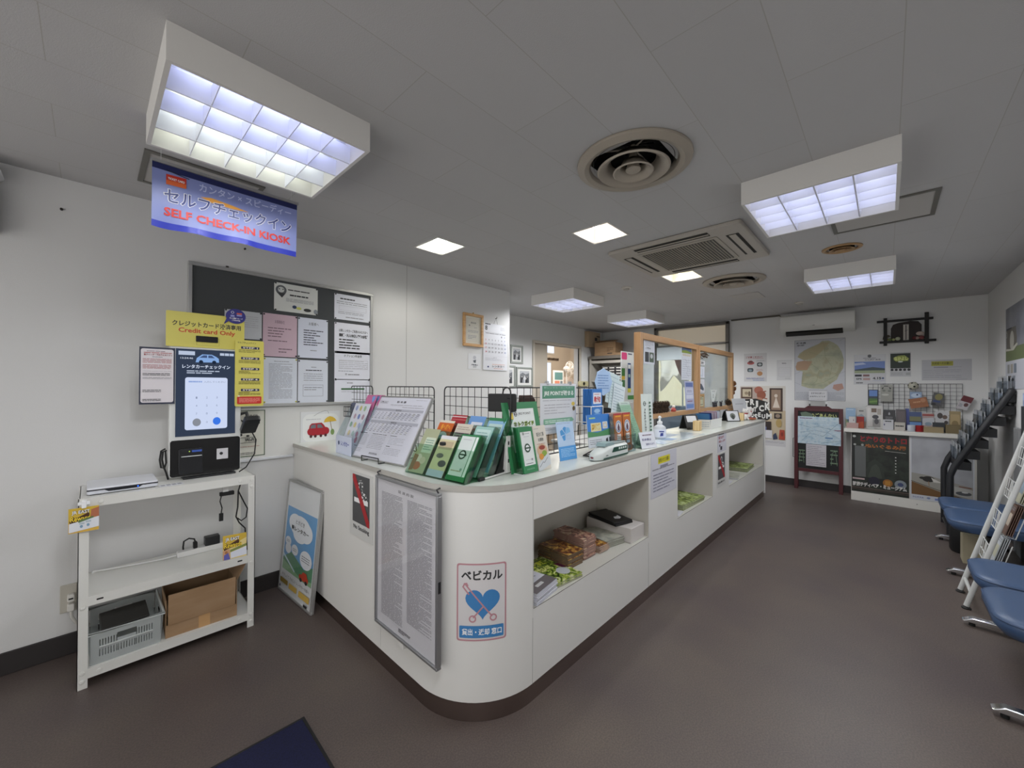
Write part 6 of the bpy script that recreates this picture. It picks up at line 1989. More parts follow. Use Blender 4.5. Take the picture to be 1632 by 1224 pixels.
on_pane((1113.5, 584), (1122.5, 602), [('ln', [(.65, .2), (.65, .9)], INK, .004), ('l', .1, .75, .6, .9, 2, M('#8aa0b8'), 2)], M('#cdd2dc', .4), 'white note with a vertical line on the second partition pane')
on_pane((1113.5, 604), (1122.5, 626), [('p', [(.1, .3), (.5, .35), (.9, .7), (.8, .85), (.2, .7)], M('#4a5260')), ('l', .1, .9, .9, .98, 1, GREY, 2)], M('#cfd0d6', .4), 'white note with a grey vehicle picture on the second partition pane')
on_pane((1113, 628), (1122.5, 649), [('rr', .15, .2, .85, .9, M('#b9b89c'), .004), ('b', .25, .35, .75, .8, M('#4a4f40'), .006), ('ln', [(.2, .3), (.8, .2)], M('#4a4f40'), .006)], M('#a8865a', .6), 'brown card with hand-drawn house at the bottom of the second partition pane')
# rate card leaning on the bottom rail
a = at('y', 1088, 655, 1.425)
flat('rate_card', 'violet-blue rate card leaning on the partition bottom rail', 'card', (3.985, 1.424, TZ + .1685), 0, .235, .285, [('r', .08, .05, .92, .2, M('#5a6a9c')), ('r', .1, .26, .9, .44, M('#c3c6d8')), ('r', .1, .48, .9, .62, M('#c9ccdc')), ('l', .2, .3, .8, .4, 2, M('#5a5f8a'), 3), ('l', .2, .66, .8, .74, 1, M('#8a4a5a'), 3), ('r', .08, .8, .92, .94, M('#6a86bc'))], M('#a9aecb', .35), tilt=R_(3), thick=.003)

# pine cones, figures and twigs on the rail
CONE = NM('pine cone brown', ['#2a1f18', '#4a382a', '#6a523c'], 60, .8)


def cone(x, y, z, label, group, r=.024, seed=0, ax=(0, 0)):
    rnd = random.Random(seed)
    mb = MB(CONE)
    for k in range(7):
        t = k / 6
        rr = r * math.sin(PI * (.12 + .8 * t)) ** .8
        for i in range(8):
            a = 2 * PI * (i + .5 * (k % 2)) / 8
            u = Vector((math.cos(a), math.sin(a), 0))
            zc = (t * 2.1) * r
            c_ = u * rr * .55 + Vector((0, 0, zc))
            tip = u * rr * 1.15 + Vector((0, 0, zc + r * .25))
            s_ = Vector((-u.y, u.x, 0)) * rr * .42
            mb.add([c_ - s_, c_ + s_, tip + s_ * .6, tip - s_ * .6, c_ + Vector((0, 0, r * .3)), tip + Vector((0, 0, r * .12))], [(0, 1, 2, 3), (0, 3, 5, 4), (1, 4, 5, 2), (3, 2, 5), (0, 4, 1)], CONE)
    mb.lathe([(0, 0), (r * .5, r * .3), (r * .55, r * 1.0), (r * .3, r * 1.9), (0, r * 2.1)], seg=10)
    o = solo('pine_cone', mb, label, 'pine cone', (x, y, z), rnd.uniform(0, 6), group)
    return o


rz0 = TZ + .168
k = 0
for i in range(6):
    for j in range(2):
        lab = 'brown pine cone in the cluster on the first partition rail'
        cone(3.27 + i * .052 + .02 * j, 1.428 + .0 * j, rz0 + (0 if j == 0 else .045), lab, 'pine cones clustered on the partition rail', .024, k)
        k += 1
cone(5.42, 1.43, rz0, 'large pine cone on the partition rail at the far counter end', None, .034, 40)
cone(5.50, 1.43, rz0, 'smaller pine cone nearest the last upright of the partition', None, .028, 41)
t = thing('small_figure', 'small red and white figure sitting on the partition rail by the pine cones', 'figurine', (3.70, 1.435, rz0))
MB(M('#a8443a', .5)).lathe([(0, 0), (.022, 0), (.026, .018), (.012, .036), (0, .04)], seg=16).build('body', t)
MB(M('#d8cfc8', .5)).ball((0, -.004, .046), .014).build('head', t)
t = thing('small_figure', 'small grey animal figure beside the red figure on the partition rail', 'figurine', (3.60, 1.435, rz0))
MB(M('#9a948c', .6)).ball((0, 0, .018), (.026, .017, .018)).ball((-.022, -.004, .03), .012).build('body', t)
for i, x in enumerate((4.86, 4.93, 5.12)):
    t = thing('dark_cat_silhouette', ('flat dark cat cut-out sitting beside the little flag', 'flat dark cat cut-out walking on the partition rail', 'flat dark cat cut-out farthest along the partition rail')[i], 'ornament', (x, 1.435, rz0))
    MB(M('#2a2a30', .5)).prism([(0, 0), (.012, 0), (.014, .02), (.05, .022), (.052, 0), (.062, 0), (.064, .04), (.085, .06), (.08, .064), (.056, .042), (.02, .042), (.006, .058), (-.006, .06), (-.012, .046), (0, .036)], -.006, .006, 'y').build('cut_out', t, bevel=.001)
    MB(M('#3a3a40', .5)).box(-.004, -.012, -.0002, .066, .012, .0012).build('base', t)
fg = thing('little_flag', 'little triangular white flag with emblem hanging on the second partition pane', 'flag', (4.80, 1.4455, TZ + .19))
sheet(.23, .175, [('p', [(0, .0), (1, .0), (.42, 1), (.2, 1)], M('#d3d8d6', .45)), ('c', .42, .42, .014, .02, JG), ('l', .25, .06, .8, .16, 1, GREY, 2)], CLEAR('#f6f8f8', .03), .001).build('pennant', fg, smooth=False)
# round twig balls hanging on the last upright
tb = NM('twig ball', ['#3a2416', '#6a4426', '#8a5f38'], 90, .85)
for i, z in enumerate((1.495, 1.43, 1.375)):
    mb = MB(tb)
    mb.ball((0, 0, 0), (.034, .030, .032) if i < 2 else (.02, .018, .022))
    rnd = random.Random(i)
    for q in range(26):
        a, b = rnd.uniform(0, 6.28), rnd.uniform(-1.2, 1.2)
        d = Vector((math.cos(a) * math.cos(b), math.sin(a) * math.cos(b), math.sin(b))) * (.033 if i < 2 else .02)
        e = Vector((math.cos(a + .6) * math.cos(b), math.sin(a + .6) * math.cos(b), math.sin(b + .2))) * (.037 if i < 2 else .023)
        mb.tube([d, e], .002, seg=4)
    solo('twig_ball', mb, ('upper brown twig ball tied to the last partition upright', 'middle brown twig ball tied to the last partition upright', 'lowest small brown twig ball tied to the last partition upright')[i], 'ornament', (5.64 + (.032, .032, .018)[i], 1.43, z))
# dry twigs on top corner of second pane
mb = MB(CONE)
rnd = random.Random(5)
for i in range(36):
    x, z = rnd.uniform(0, .24), rnd.uniform(0, .05)
    mb.tube([(x, 0, z), (x + rnd.uniform(-.05, .05), rnd.uniform(-.03, .0), z + rnd.uniform(-.03, .02))], .004, seg=4)
solo('dried_twigs', mb, 'dark dried twigs fixed at the upper corner of the second partition pane', 'ornament', (4.40, 1.443, 1.77))
fl_ = at('y', 1152, 672, 1.44)
dk = thing('leaning_paper', 'white paper sheet leaning in a clear stand behind the black photo stand', 'sign', (5.36, 1.33, TZ), R_(-20))
flat_part('sheet', dk, (0, 0, 0), 0, .26, .26, [('l', .2, .22, .8, .3, 1, GREY, 3)], M('#c6c8cc', .4), R_(12), .002)
MB(ACR).box(0, -.02, 0, .26, .06, .003).build('base', dk)

# working unit of the counter section -> metres
for o in set(COL.objects) - _before:
    if o.parent is None:
        o.location = (o.location.x * UNIT, o.location.y * UNIT, (o.location.z - FLOOR_U) * UNIT)
        o.scale = (UNIT, UNIT, UNIT)

# ================================================================== office behind the counter
fr_ = [((813, 549), (832.5, 580), 'framed black and white photo of people, upper one beside the calendar wall'), ((822, 584.5), (848, 616.5), 'framed black and white group photo nearest the sliding door'), ((806, 582), (818, 618), 'framed photo half hidden behind the wall end')]
for tl, br, lab in fr_:
    loc_, rz, w_, h_ = rect_y(YB, tl, br)
    if 'half hidden' in lab:
        w_, loc_ = .30, (4.25, loc_[1], loc_[2])
    t = thing('framed_photo', lab, 'picture frame', loc_, 0, 'framed photos on the office wall')
    f = MB(M('#8f948e', .4, .3))
    k = .028
    f.box(0, -.02, 0, w_, 0, k).box(0, -.02, h_ - k, w_, 0, h_).box(0, -.02, k, k, 0, h_ - k).box(w_ - k, -.02, k, w_, 0, h_ - k)
    f.build('frame', t, bevel=.003)
    MB(M('#cfcfcb', .6)).box(k, -.008, k, w_ - k, -.002, h_ - k).build('mount', t, smooth=False)
    ph = [('r', 0, 0, 1, .45, M('#a9abae')), ('p', [(0, .3), (.3, .12), (.6, .28), (1, .15), (1, .5), (0, .5)], M('#6c6f72'))]
    for i_, (u, v, s_) in enumerate(((.22, .42, 1), (.5, .34, 1.1), (.78, .44, .95), (.36, .56, .8), (.66, .58, .85))):
        ph += [('p', [(u - .13 * s_, 1), (u - .12 * s_, v + .2), (u - .05, v + .12), (u + .05, v + .12), (u + .12 * s_, v + .2), (u + .13 * s_, 1)], M(('#26282b', '#c3c5c8', '#3a3d41', '#8d9094', '#1c1e20')[i_])), ('e', u, v + .04, .06 * s_, .075 * s_, M('#b4b0ac')), ('p', [(u - .06 * s_, v + .02), (u, v - .05), (u + .06 * s_, v + .02)], M('#222'))]
    q = sheet(w_ * .56, h_ * .6, ph, M('#55585c', .4), .0012).build('photo_print', t, smooth=False)
    q.location = (w_ * .22, -.0084, h_ * .2)
loc_, rz, w_, h_ = rect_y(YB, (931, 528), (953, 554))
t = thing('electric_box', 'beige electric box with dark latch high on the office wall', 'electric box', (6.52, YB - .0005, 2.21))
MB(M('#b39d80', .5)).box(0, -.09, 0, .42, 0, .30).build('box_body', t, bevel=.004)
MB(M('#1e1a16', .4)).box(.22, -.096, .13, .30, -.0905, .19).build('latch', t)
q = MB()
draw(q, .42, .30, [('t', 'EXIT', .72, .22, .96, .36, M('#4a4238'), .02)] if False else [('l', .68, .2, .96, .34, 1, M('#4a4238'), 3, .6), ('l', .68, .6, .96, .74, 1, M('#4a4238'), 4, .6)], -.0905)
q.build('printed_marks', t, smooth=False)

# grey cabinet with a top shelf, drawer units inside
SX0, SY0, SY1 = 6.62, 3.32, 4.18
sf = thing('office_shelf', 'grey steel office cabinet holding small drawer units', 'shelf', (SX0, SY1, 0), -PI / 2)
GS = M('#a9a49a', .45)
w_, d_, hh = SY1 - SY0, .42, 2.03
MB(GS).box(0, 0, 0, .04, d_, hh).build('side_panel', sf)
MB(GS).box(w_ - .04, 0, 0, w_, d_, hh).build('side_panel', sf)
MB(M('#8f8a80', .5)).box(.04, d_ - .02, 0, w_ - .04, d_, hh).build('back_panel', sf)
MB(M('#6a645c', .45)).box(-.01, -.02, hh - .06, w_ + .01, d_, hh).build('top_panel', sf, bevel=.005)
MB(GS).box(.04, 0, hh - .14, w_ - .04, .02, hh - .09).build('front_rail', sf)
for z in (1.56, 1.30, .9, .45, .06):
    MB(GS).box(.04, .01, z - .02, w_ - .04, d_ - .02, z).build('shelf_board', sf)
for c in range(2):
    du = thing('drawer_unit', ('grey small-drawer unit with label slots beside the cabinet side', 'grey small-drawer unit with label slots beside the white rate panel')[c], 'drawer unit', (SX0 + .04, SY1 - .24 - c * .28, 1.5605), -PI / 2, 'small drawer units in the office cabinet')
    MB(M('#8a8880', .45)).box(0, .02, 0, .275, .30, .27).build('casing', du, bevel=.003)
    for i in range(5):
        for j in range(2):
            dw_ = MB(M('#232226' if not (j == 0 and c == 0 and i in (1, 2)) else '#3a1a20', .35)).box(.012 + j * .14, .0, .012 + i * .051, .146 + j * .14, .02, .058 + i * .051).build('drawer', du)
            MB(M('#d0cdc4', .5)).box(.03 + j * .14, -.001, .026 + i * .051, .13 + j * .14, -.0002, .045 + i * .051).build('label_slot', dw_)
for i, (y, h_, c_) in enumerate(((4.02, .16, '#3a3836'), (3.80, .10, '#6a6660'), (3.58, .14, '#2c2a2c'))):
    solo('office_binder_box', MB(M(c_, .5)).box(0, -.16, 0, .22, 0, h_), ('dark box on the lower board of the office cabinet by its side panel', 'low grey tray on the lower board of the office cabinet', 'black box on the lower board of the office cabinet by the rate panel')[i], 'box', (SX0 + .06, y, 1.3005), bevel=.004)
for i, (y0, y1, z1, lab) in enumerate(((3.70, 4.08, 2.32, 'brown cardboard carton with dark slit on top of the office cabinet'),)):
    t = thing('cardboard_carton', lab, 'box', (SX0 + .02, y1, 2.0305), -PI / 2 + R_(6))
    MB(CARD).box(0, 0, 0, .42, .36, .255).build('carton', t, bevel=.004)
    fz = MB(CARD)
    fz.M = Matrix.Translation((0, .0, .255)) @ Matrix.Rotation(R_(16), 4, 'X')
    fz.box(.01, 0, .001, .41, .18, .005)
    fz.build('lid_flap', t)
    q = MB()
    draw(q, .42, .255, [('l', .6, .4, .9, .7, 3, M('#5a4028'), 4, .4), ('r', .62, .80, .85, .86, INK)], -.0006)
    q.build('printed_marks', t, smooth=False)
solo('cardboard_carton', MB(CARD).box(0, -.30, 0, .26, 0, .05), 'flat carton beside the tall carton on the office cabinet', 'box', (SX0 + .06, 3.70, 2.0305), bevel=.003)
# white rate panel standing behind the partition
a, b = at('y', 989.5, 560, 2.2), at('y', 1017, 640, 2.2)
rp = thing('rate_signboard', 'tall white panel with green and blue printed strips beside the wooden partition', 'panel', (4.14, 2.2, 0))
its = [('rr', .0, .02, .30, .16, M('#d0447c'), .02), ('l', .36, .02, .62, .06, 1, NAVY, 2, .6), ('r', .72, .03, .92, .37, M('#3f8a3a')), ('r', .76, .06, .88, .3, M('#8fc06a')), ('r', .34, .22, .52, .80, M('#2f4a7a')), ('r', .36, .25, .5, .33, M('#dfe2e4')), ('r', .38, .44, .48, .50, M('#a8c8b8')), ('r', .34, .72, .52, .80, M('#d8d04a')), ('r', .0, .33, .18, .48, M('#3f7a3a')), ('r', .0, .48, .18, .55, M('#d8b84a')), ('r', .0, .56, .18, .70, M('#4a7a4a')), ('b', .74, .62, .90, .86, M('#8a90a0'), .006), ('r', .34, .86, .92, .94, M('#4a8a4a'))]
sheet(.43, .59, its, M('#d5d8d8', .4), .01).build('panel_board', rp, smooth=False).location = (0, 0, 1.265)
MB(M('#c9c6c4', .5)).box(.01, -.006, .75, .42, .004, 1.262).build('lower_sheet', rp, smooth=False)
MB(ALU).box(.05, .005, 0, .08, .03, 1.8).box(.35, .005, 0, .38, .03, 1.8).build('stand_legs', rp)
MB(ALU).box(.0, -.16, 0, .43, .2, .02).build('base', rp, bevel=.004)

# beige device on the wall by the door, desk, chairs, monitor
t = thing('wall_intercom', 'beige wall device with dark dial beside the sliding door', 'intercom', (6.44, YB - .0005, 1.45))
MB(M('#b9b28c', .5)).prism(rrect(-.15, 0, .15, .10, .03), -.05, 0, 'y').build('body', t, bevel=.006)
dl = MB(M('#2a281e', .4)).lathe([(0, 0), (.03, 0), (.03, .012), (0, .012)], seg=18).build('dial', t)
dl.location = (-.02, -.051, .055)
dl.rotation_euler = (PI / 2, 0, 0)
dk = thing('office_desk', 'grey office desk behind the counter under the window', 'desk', (5.2, 2.92, 0))
MB(M('#a9a9a6', .4)).box(-.9, -.40, .70, .9, .40, .73).build('desk_top', dk, bevel=.004)
for sx in (-1, 1):
    MB(M('#8a8a88', .45)).box(sx * .86 - .02, -.36, 0, sx * .86 + .02, .36, .70).build('side_panel', dk)
MB(M('#8a8a88', .45)).box(-.84, .3, .3, .84, .32, .70).build('modesty_panel', dk)
for (x, y, rz_, lb) in ((5.12, 1.98, .5, 'black office chair behind the partition joint'), (3.42, 2.05, .2, 'black office chair behind the upright sign')):
    t = thing('office_chair', lb, 'chair', (x, y, 0), rz_)
    BKF = M('#151517', .8)
    MB(BKF).prism(rrect(-.24, -.24, .24, .24, .08), .44, .52, 'z').build('seat', t, bevel=.02)
    MB(BKF).prism(rrect(-.22, .64, .22, 1.10, .10), -.27, -.21, 'y').build('backrest', t, bevel=.02)
    MB(M('#232325', .4)).tube([(0, -.24, .8), (0, -.22, .5), (0, 0, .43)], .02).build('back_bar', t)
    MB(M('#3a3a3c', .3, .8)).tube([(0, 0, .08), (0, 0, .44)], .025).build('column', t)
    for i in range(5):
        a = 2 * PI * i / 5
        lg = MB(M('#232325', .4)).tube([(0, 0, .10), (.27 * math.cos(a), .27 * math.sin(a), .065)], [.025, .015]).build('base_arm', t)
        MB(RUBBER).ball((.27 * math.cos(a), .27 * math.sin(a), .028), .028).build('caster', lg)
t = thing('monitor', 'black computer monitor seen below the first partition rail', 'monitor', (4.95, 2.74, .7305), R_(-50))
MB(M('#101112', .3)).prism(rrect(-.27, .10, .27, .43, .01), -.02, .02, 'y').build('screen', t, bevel=.004)
MB(M('#151516', .4)).tube([(0, .02, .12), (0, .03, .01)], .02).build('stand', t)
MB(M('#151516', .4)).prism(rrect(-.12, -.08, .12, .1, .03), 0.0, .012, 'z').build('base', t)
t = thing('file_box', 'white file box with yellow label on the office desk', 'file box', (5.35, 2.62, .7305), R_(-20))
MB(M('#c9c8c2', .5)).box(-.14, -.10, 0, .14, .1, .26).build('box_body', t, bevel=.004)
MB(M('#d8b02a', .5)).box(.02, -.1012, .04, .09, -.1002, .17).build('yellow_label', t)
# ================================================================== far wall
FX = XF - .0005


def on_far(name, label, cat, tl, br, items, bg, x=None, thick=.0012, group=None):
    loc_, rz, w, h = rect_x((x or XF), tl, br)
    return flat(name, label, cat, loc_, rz, w, h, items, bg, thick=thick, group=group)


FP = M('#bdbcbc', .5)
# wall air conditioner and its pipe
ac = thing('wall_air_conditioner', 'white wall air conditioner with open dark louver above the map', 'air conditioner', (XF - .0005, 1.145, 2.215), -PI / 2)
aw, ah = .845, .28
MB(M('#cfcfcb', .3)).prism([(0, .03), (-.13, 0), (-.20, .05), (-.225, .12), (-.215, .26), (-.19, .28), (0, .28)], 0, aw, 'x').build('body', ac, bevel=.01)
MB(M('#111110', .6)).prism([(-.05, .012), (-.135, -.006), (-.196, .046), (-.12, .05)], .07, aw - .13, 'x').build('air_outlet', ac, smooth=False)
MB(M('#1c1c1a', .5)).prism([(-.14, -.02), (-.205, .022), (-.203, .026), (-.138, -.016)], .07, aw - .13, 'x').build('louver', ac, smooth=False)
MB(M('#8a8a88', .5)).box(aw * .46, -.226, .105, aw * .49, -.2235, .115).build('brand_mark', ac)
pp = MB(M('#5a564e', .6)).tube([(XF - .02, 1.15, 2.50), (XF - .02, 1.18, 2.535), (XF - .02, 1.84, 2.535)], .012)
solo('refrigerant_pipe', pp, 'grey pipe running under the ceiling from the wall air conditioner', 'pipe')

# prefecture map
loc_, rz, w_, h_ = rect_x(XF, (1266.5, 543), (1347.5, 639.5))
MAPG = NM('map green', ['#8f9480', '#9c9e86', '#a6a58c', '#98957a', '#8f9884'], 7, .5, 5)
LAND = [(.25, .34), (.12, .30), (.06, .28), (.10, .22), (.20, .17), (.34, .12), (.50, .07), (.56, .03), (.68, .03), (.78, .07), (.86, .12), (.93, .22), (.97, .34), (.96, .48), (.88, .58), (.84, .66), (.66, .76), (.58, .81), (.30, .80), (.14, .76), (.15, .62), (.17, .52), (.04, .50), (.06, .42), (.03, .38)]
flat('prefecture_map', 'large prefecture map poster under the wall air conditioner', 'map', loc_, rz, w_, h_, [
    ('b', 0, 0, 1, 1, M('#6a6a6a'), .004), ('p', LAND, MAPG), ('p', [(.06, .28), (.2, .17), (.4, .12), (.56, .05), (.7, .06), (.55, .2), (.4, .3), (.2, .34)], M('#a09676', .5)), ('p', [(.06, .36), (.2, .34), (.36, .36), (.3, .44), (.26, .50), (.04, .50), (.02, .44)], M('#a3866c', .5)),
    ('ln', [(.15, .72), (.4, .74), (.6, .70), (.85, .58)], M('#7d8a6a'), .004), ('ln', [(.35, .4), (.5, .5), (.45, .68), (.3, .78)], M('#7d8a6a'), .003), ('ln', [(.6, .1), (.62, .3), (.75, .45), (.7, .62)], M('#7d8a6a'), .003), ('ln', [(.3, .2), (.5, .26), (.8, .28)], M('#7d8a6a'), .003),
    ('ln', [(0, .56), (.08, .54), (.14, .5)], GREY, .003), ('ln', [(.84, .58), (1, .53)], GREY, .003), ('ln', [(.0, .7), (.12, .74)], GREY, .003), ('ln', [(.9, .04), (1, .0)], GREY, .003),
    ('t', '栃木県', .04, .035, .24, .065, M('#4a4c50'), .03), ('t', '全図', .04, .075, .2, .10, M('#4a4c50'), .02), ('l', .03, .86, .38, .98, 5, M('#8a8c94'), 3, .25), ('p', [(.78, .74), (.94, .72), (.97, .80), (.86, .84), (.76, .80)], M('#a88478')), ('l', .68, .86, .97, .98, 6, M('#8a8c94'), 4, .25), ('b', .62, .86, .68, .99, GREY, .002)], M('#b4b6bc', .45))
on_far('warning_poster', 'white poster with red heading and small vehicle pictures on the far wall', 'poster', (1186, 564), (1222, 608), [('t', 'ご注意ください！', .08, .10, .80, .17, M('#8a2a30'), .03), ('ln', [(.2, .19), (.85, .19)], M('#a04a4a'), .004), ('e', .3, .34, .16, .06, M('#9a4a48')), ('e', .3, .30, .1, .05, M('#6a3a38')), ('rr', .58, .33, .82, .47, M('#33383a'), .02), ('e', .7, .40, .08, .04, M('#9aa0a0')), ('rr', .15, .52, .42, .66, M('#3c464a'), .02), ('e', .28, .6, .08, .04, M('#7a8a90')), ('e', .7, .72, .12, .08, M('#a87a50')), ('l', .55, .24, .95, .3, 2, GREY, 2), ('l', .55, .56, .85, .62, 2, M('#9a5a58'), 2), ('l', .1, .86, .9, .92, 2, M('#7a7ea0'), 5, .5), ('l', .4, .94, .9, .97, 1, M('#6a80a8'), 5, .6)], FP)
on_far('certificate_sheet', 'glossy white sheet with thin boxed text beside the prefecture map', 'notice', (1238, 574), (1262, 606), [('l', .35, .14, .65, .2, 2, INK, 2, .5), ('b', .12, .38, .92, .82, GREY, .002), ('l', .16, .42, .88, .78, 4, LGREY, 3, .25), ('l', .55, .88, .9, .94, 1, GREY, 3)], M('#c3c3c4', .15))

# trick art poster
loc_, rz, w_, h_ = rect_x(XF, (1180, 615), (1252, 703))
CR = M('#b5a68c', .5)
wfn = lambda s, u0, v0, u1, v1: ('t', s, u0, v0, u1, v1, M('#d6d6d2', .5), .05)
flat('trick_art_poster', 'collage poster with big white TRICK ART MUSEUM letters behind the counter end', 'poster', loc_, rz, w_, h_, [
    ('r', .0, .02, .46, .52, M('#a8978c')), ('r', .46, .45, 1, .95, CR), ('r', .02, .03, .28, .24, M('#4a3428')), ('r', .05, .06, .25, .21, M('#b8ab92')), ('e', .14, .14, .04, .03, M('#8a7a64')), ('e', .21, .15, .03, .05, M('#6a5a4a')),
    ('e', .42, .08, .10, .07, M('#9a5a48')), ('e', .48, .17, .10, .08, M('#8a4e38')), ('e', .44, .26, .07, .05, M('#a87a62')), ('ln', [(.40, .12), (.58, .10)], M('#8a4e38'), .015), ('ln', [(.4, .2), (.6, .24)], M('#8a4e38'), .015),
    ('r', .66, .04, .94, .47, M('#3c2a22')), ('r', .70, .07, .90, .44, M('#8a7462')), ('p', [(.73, .4), (.8, .2), (.88, .4)], M('#c9bcae')), ('e', .80, .18, .035, .03, M('#c9bcae')),
    ('p', [(.05, .26), (.36, .24), (.62, .30), (.64, .46), (.70, .58), (.62, .64), (.3, .66), (.1, .44)], M('#191817')),
    wfn('T', .11, .29, .20, .40), wfn('R', .23, .25, .33, .365), wfn('I', .36, .28, .41, .40), wfn('C', .43, .36, .54, .48), wfn('K', .56, .31, .68, .45),
    wfn('A', .14, .42, .22, .50), wfn('R', .23, .41, .30, .49), wfn('T', .31, .40, .38, .49), wfn('M', .14, .54, .24, .62), wfn('U', .25, .53, .31, .61), wfn('S', .32, .53, .40, .635), wfn('E', .41, .50, .47, .585), wfn('U', .49, .53, .57, .61), wfn('M', .59, .51, .71, .61),
    ('r', .56, .66, .70, .9, M('#2e2220')), ('r', .76, .50, .92, .60, M('#2c2420')), ('e', .84, .55, .05, .035, M('#8a7a6a')), ('e', .86, .68, .06, .08, M('#a8905a')), ('r', .48, .76, .60, .95, M('#5a6490')), ('r', .56, .82, .72, .97, M('#c9c8cc')), ('p', [(.74, .90), (.80, .86), (.84, .97), (.74, .99)], M('#2c3550')),
    ('p', [(.88, .80), (.98, .80), (.99, .98), (.86, .98)], M('#a0402c')), ('e', .93, .88, .025, .04, M('#7a2a1c')), ('p', [(.0, .3), (.08, .38), (.0, .44)], M('#a85a5a'))], M('#c3beb6', .5))
flat('poster_caption', 'white caption strip with fine print below the collage poster', 'notice', (FX, loc_[1], loc_[2] - .09), rz, w_, .085, [('l', .46, .1, .98, .5, 2, GREY, 3, .3)], M('#bdbcbe', .5))

# lattice frame ornament
of = thing('lattice_frame_ornament', 'dark crossed-bar frame holding a wooden board and small figures', 'wall ornament', (FX, .078, 2.02), -PI / 2)
DKW = M('#12100f', .6)
ow_, oh_ = .515, .34
for nm, bx in (('upright_bar', (.05, -.05, -.02, .085, -.02, oh_ + .0)), ('upright_bar', (.425, -.05, -.015, .462, -.02, oh_ + .035)), ('cross_bar', (-.015, -.045, oh_ - .055, ow_ - .015, -.012, oh_ - .028)), ('cross_bar', (.01, -.045, .012, ow_ + .01, -.012, .04))):
    MB(DKW).box(*bx).build(nm, of, bevel=.003)
MB(M('#241a17', .6)).prism([(.12, .04), (.40, .04), (.40, .23), (.37, .275), (.30, .285), (.19, .27), (.14, .25), (.12, .20)], -.012, -.002, 'y').build('wooden_board', of, bevel=.003)
sheet(.05, .20, [('r', .36, .04, .62, .98, M('#6a6462')), ('ln', [(.3, .42), (.8, .36)], INK, .004)], M('#c3bdb6', .6), .008).build('plaque', of, smooth=False).location = (.235, -.014, .042)
for x, c_, s in ((.075, '#7a6a4a', .022), (.11, '#6a7a4a', .018), (.145, '#a8ae7c', .016), (.185, '#b0b49a', .024), (.335, '#5a2024', .022), (.36, '#a08a80', .02), (.40, '#8a4a4a', .024)):
    MB(M(c_, .7)).ball((x, -.034, .040 + s), (s, s * .6, s)).build('small_figure', of)
MB(M('#c0b0a8', .6)).ball((.385, -.04, .115), (.036, .018, .026)).build('bird_figure', of)
MB(M('#4a4234', .8)).prism([(.04, .06), (.12, .10), (.10, .12), (.05, .115)], -.04, -.02, 'y').build('straw_roof', of, bevel=.004)

on_far('golf_poster', 'white poster with blue sky landscape photo and date 4.15', 'poster', (1360.5, 566), (1412, 613), [
    ('e', .50, .05, .06, .05, M('#5a5c60')), ('l', .3, .10, .7, .14, 1, GREY, 1, .6), ('t', '日光霧降高原', .36, .15, .84, .20, M('#5a5c66'), .01), ('r', .03, .23, .97, .60, M('#5a74b0', .4)), ('p', [(.03, .28), (.3, .26), (.4, .32), (.03, .36)], M('#a8b4d0')), ('p', [(.03, .50), (.3, .46), (.6, .42), (.97, .47), (.97, .54), (.03, .54)], M('#3c4a50')), ('r', .03, .53, .97, .62, M('#8f9a7c')), ('r', .04, .66, .26, .73, M('#34343a')), ('r', .3, .66, .5, .73, M('#7a5a5a')), ('t', '4.15', .60, .75, .86, .83, M('#34383e'), .04), ('c', .91, .79, .0, .012, M('#4a5a7a')), ('t', '5P5', .08, .78, .26, .84, M('#34383e'), .04), ('r', .3, .78, .52, .85, M('#a88a86')), ('ln', [(.6, .87), (.95, .87)], M('#7a86b0'), .003), ('l', .08, .92, .3, .96, 1, INK, 3, .7)], M('#b9babd', .35))
on_far('green_poster', 'small dark green poster with yellow-green lettering on the far wall', 'poster', (1418.5, 562), (1452, 600), [('r', .02, .05, .97, .66, M('#1c2a20')), ('p', [(.16, .22), (.4, .14), (.7, .13), (.9, .26), (.86, .36), (.3, .38), (.18, .32)], M('#8f9a4a')), ('t', 'なかよし', .2, .18, .86, .34, M('#c9d080'), .06), ('e', .5, .39, .12, .03, M('#c3c8c0'))] + [('e', .1 + .2 * i, .72, .075, .05, M('#26282a')) for i in range(5)] + [('l', .05, .82, .62, .95, 3, GREY, 3, .3), ('r', .76, .84, .96, .94, M('#9a9c9c'))], M('#b4b5b8', .45))
on_far('notice_sheet', 'wide white notice with yellow heading and thin rules above the wire grid', 'notice', (1469, 574), (1549, 606), [('r', .20, .08, .64, .30, M('#9a983a')), ('t', '利用者へのお願い', .22, .12, .60, .24, M('#3a3a20'), .01), ('r', .25, .34, .54, .40, M('#8a8894')), ('ln', [(.55, .37), (.8, .36)], GREY, .003), ('l', .03, .46, .8, .9, 5, M('#86868e'), 5, .16), ('ln', [(.7, .95), (.9, .94)], GREY, .004)], M('#aeaeb2', .5))

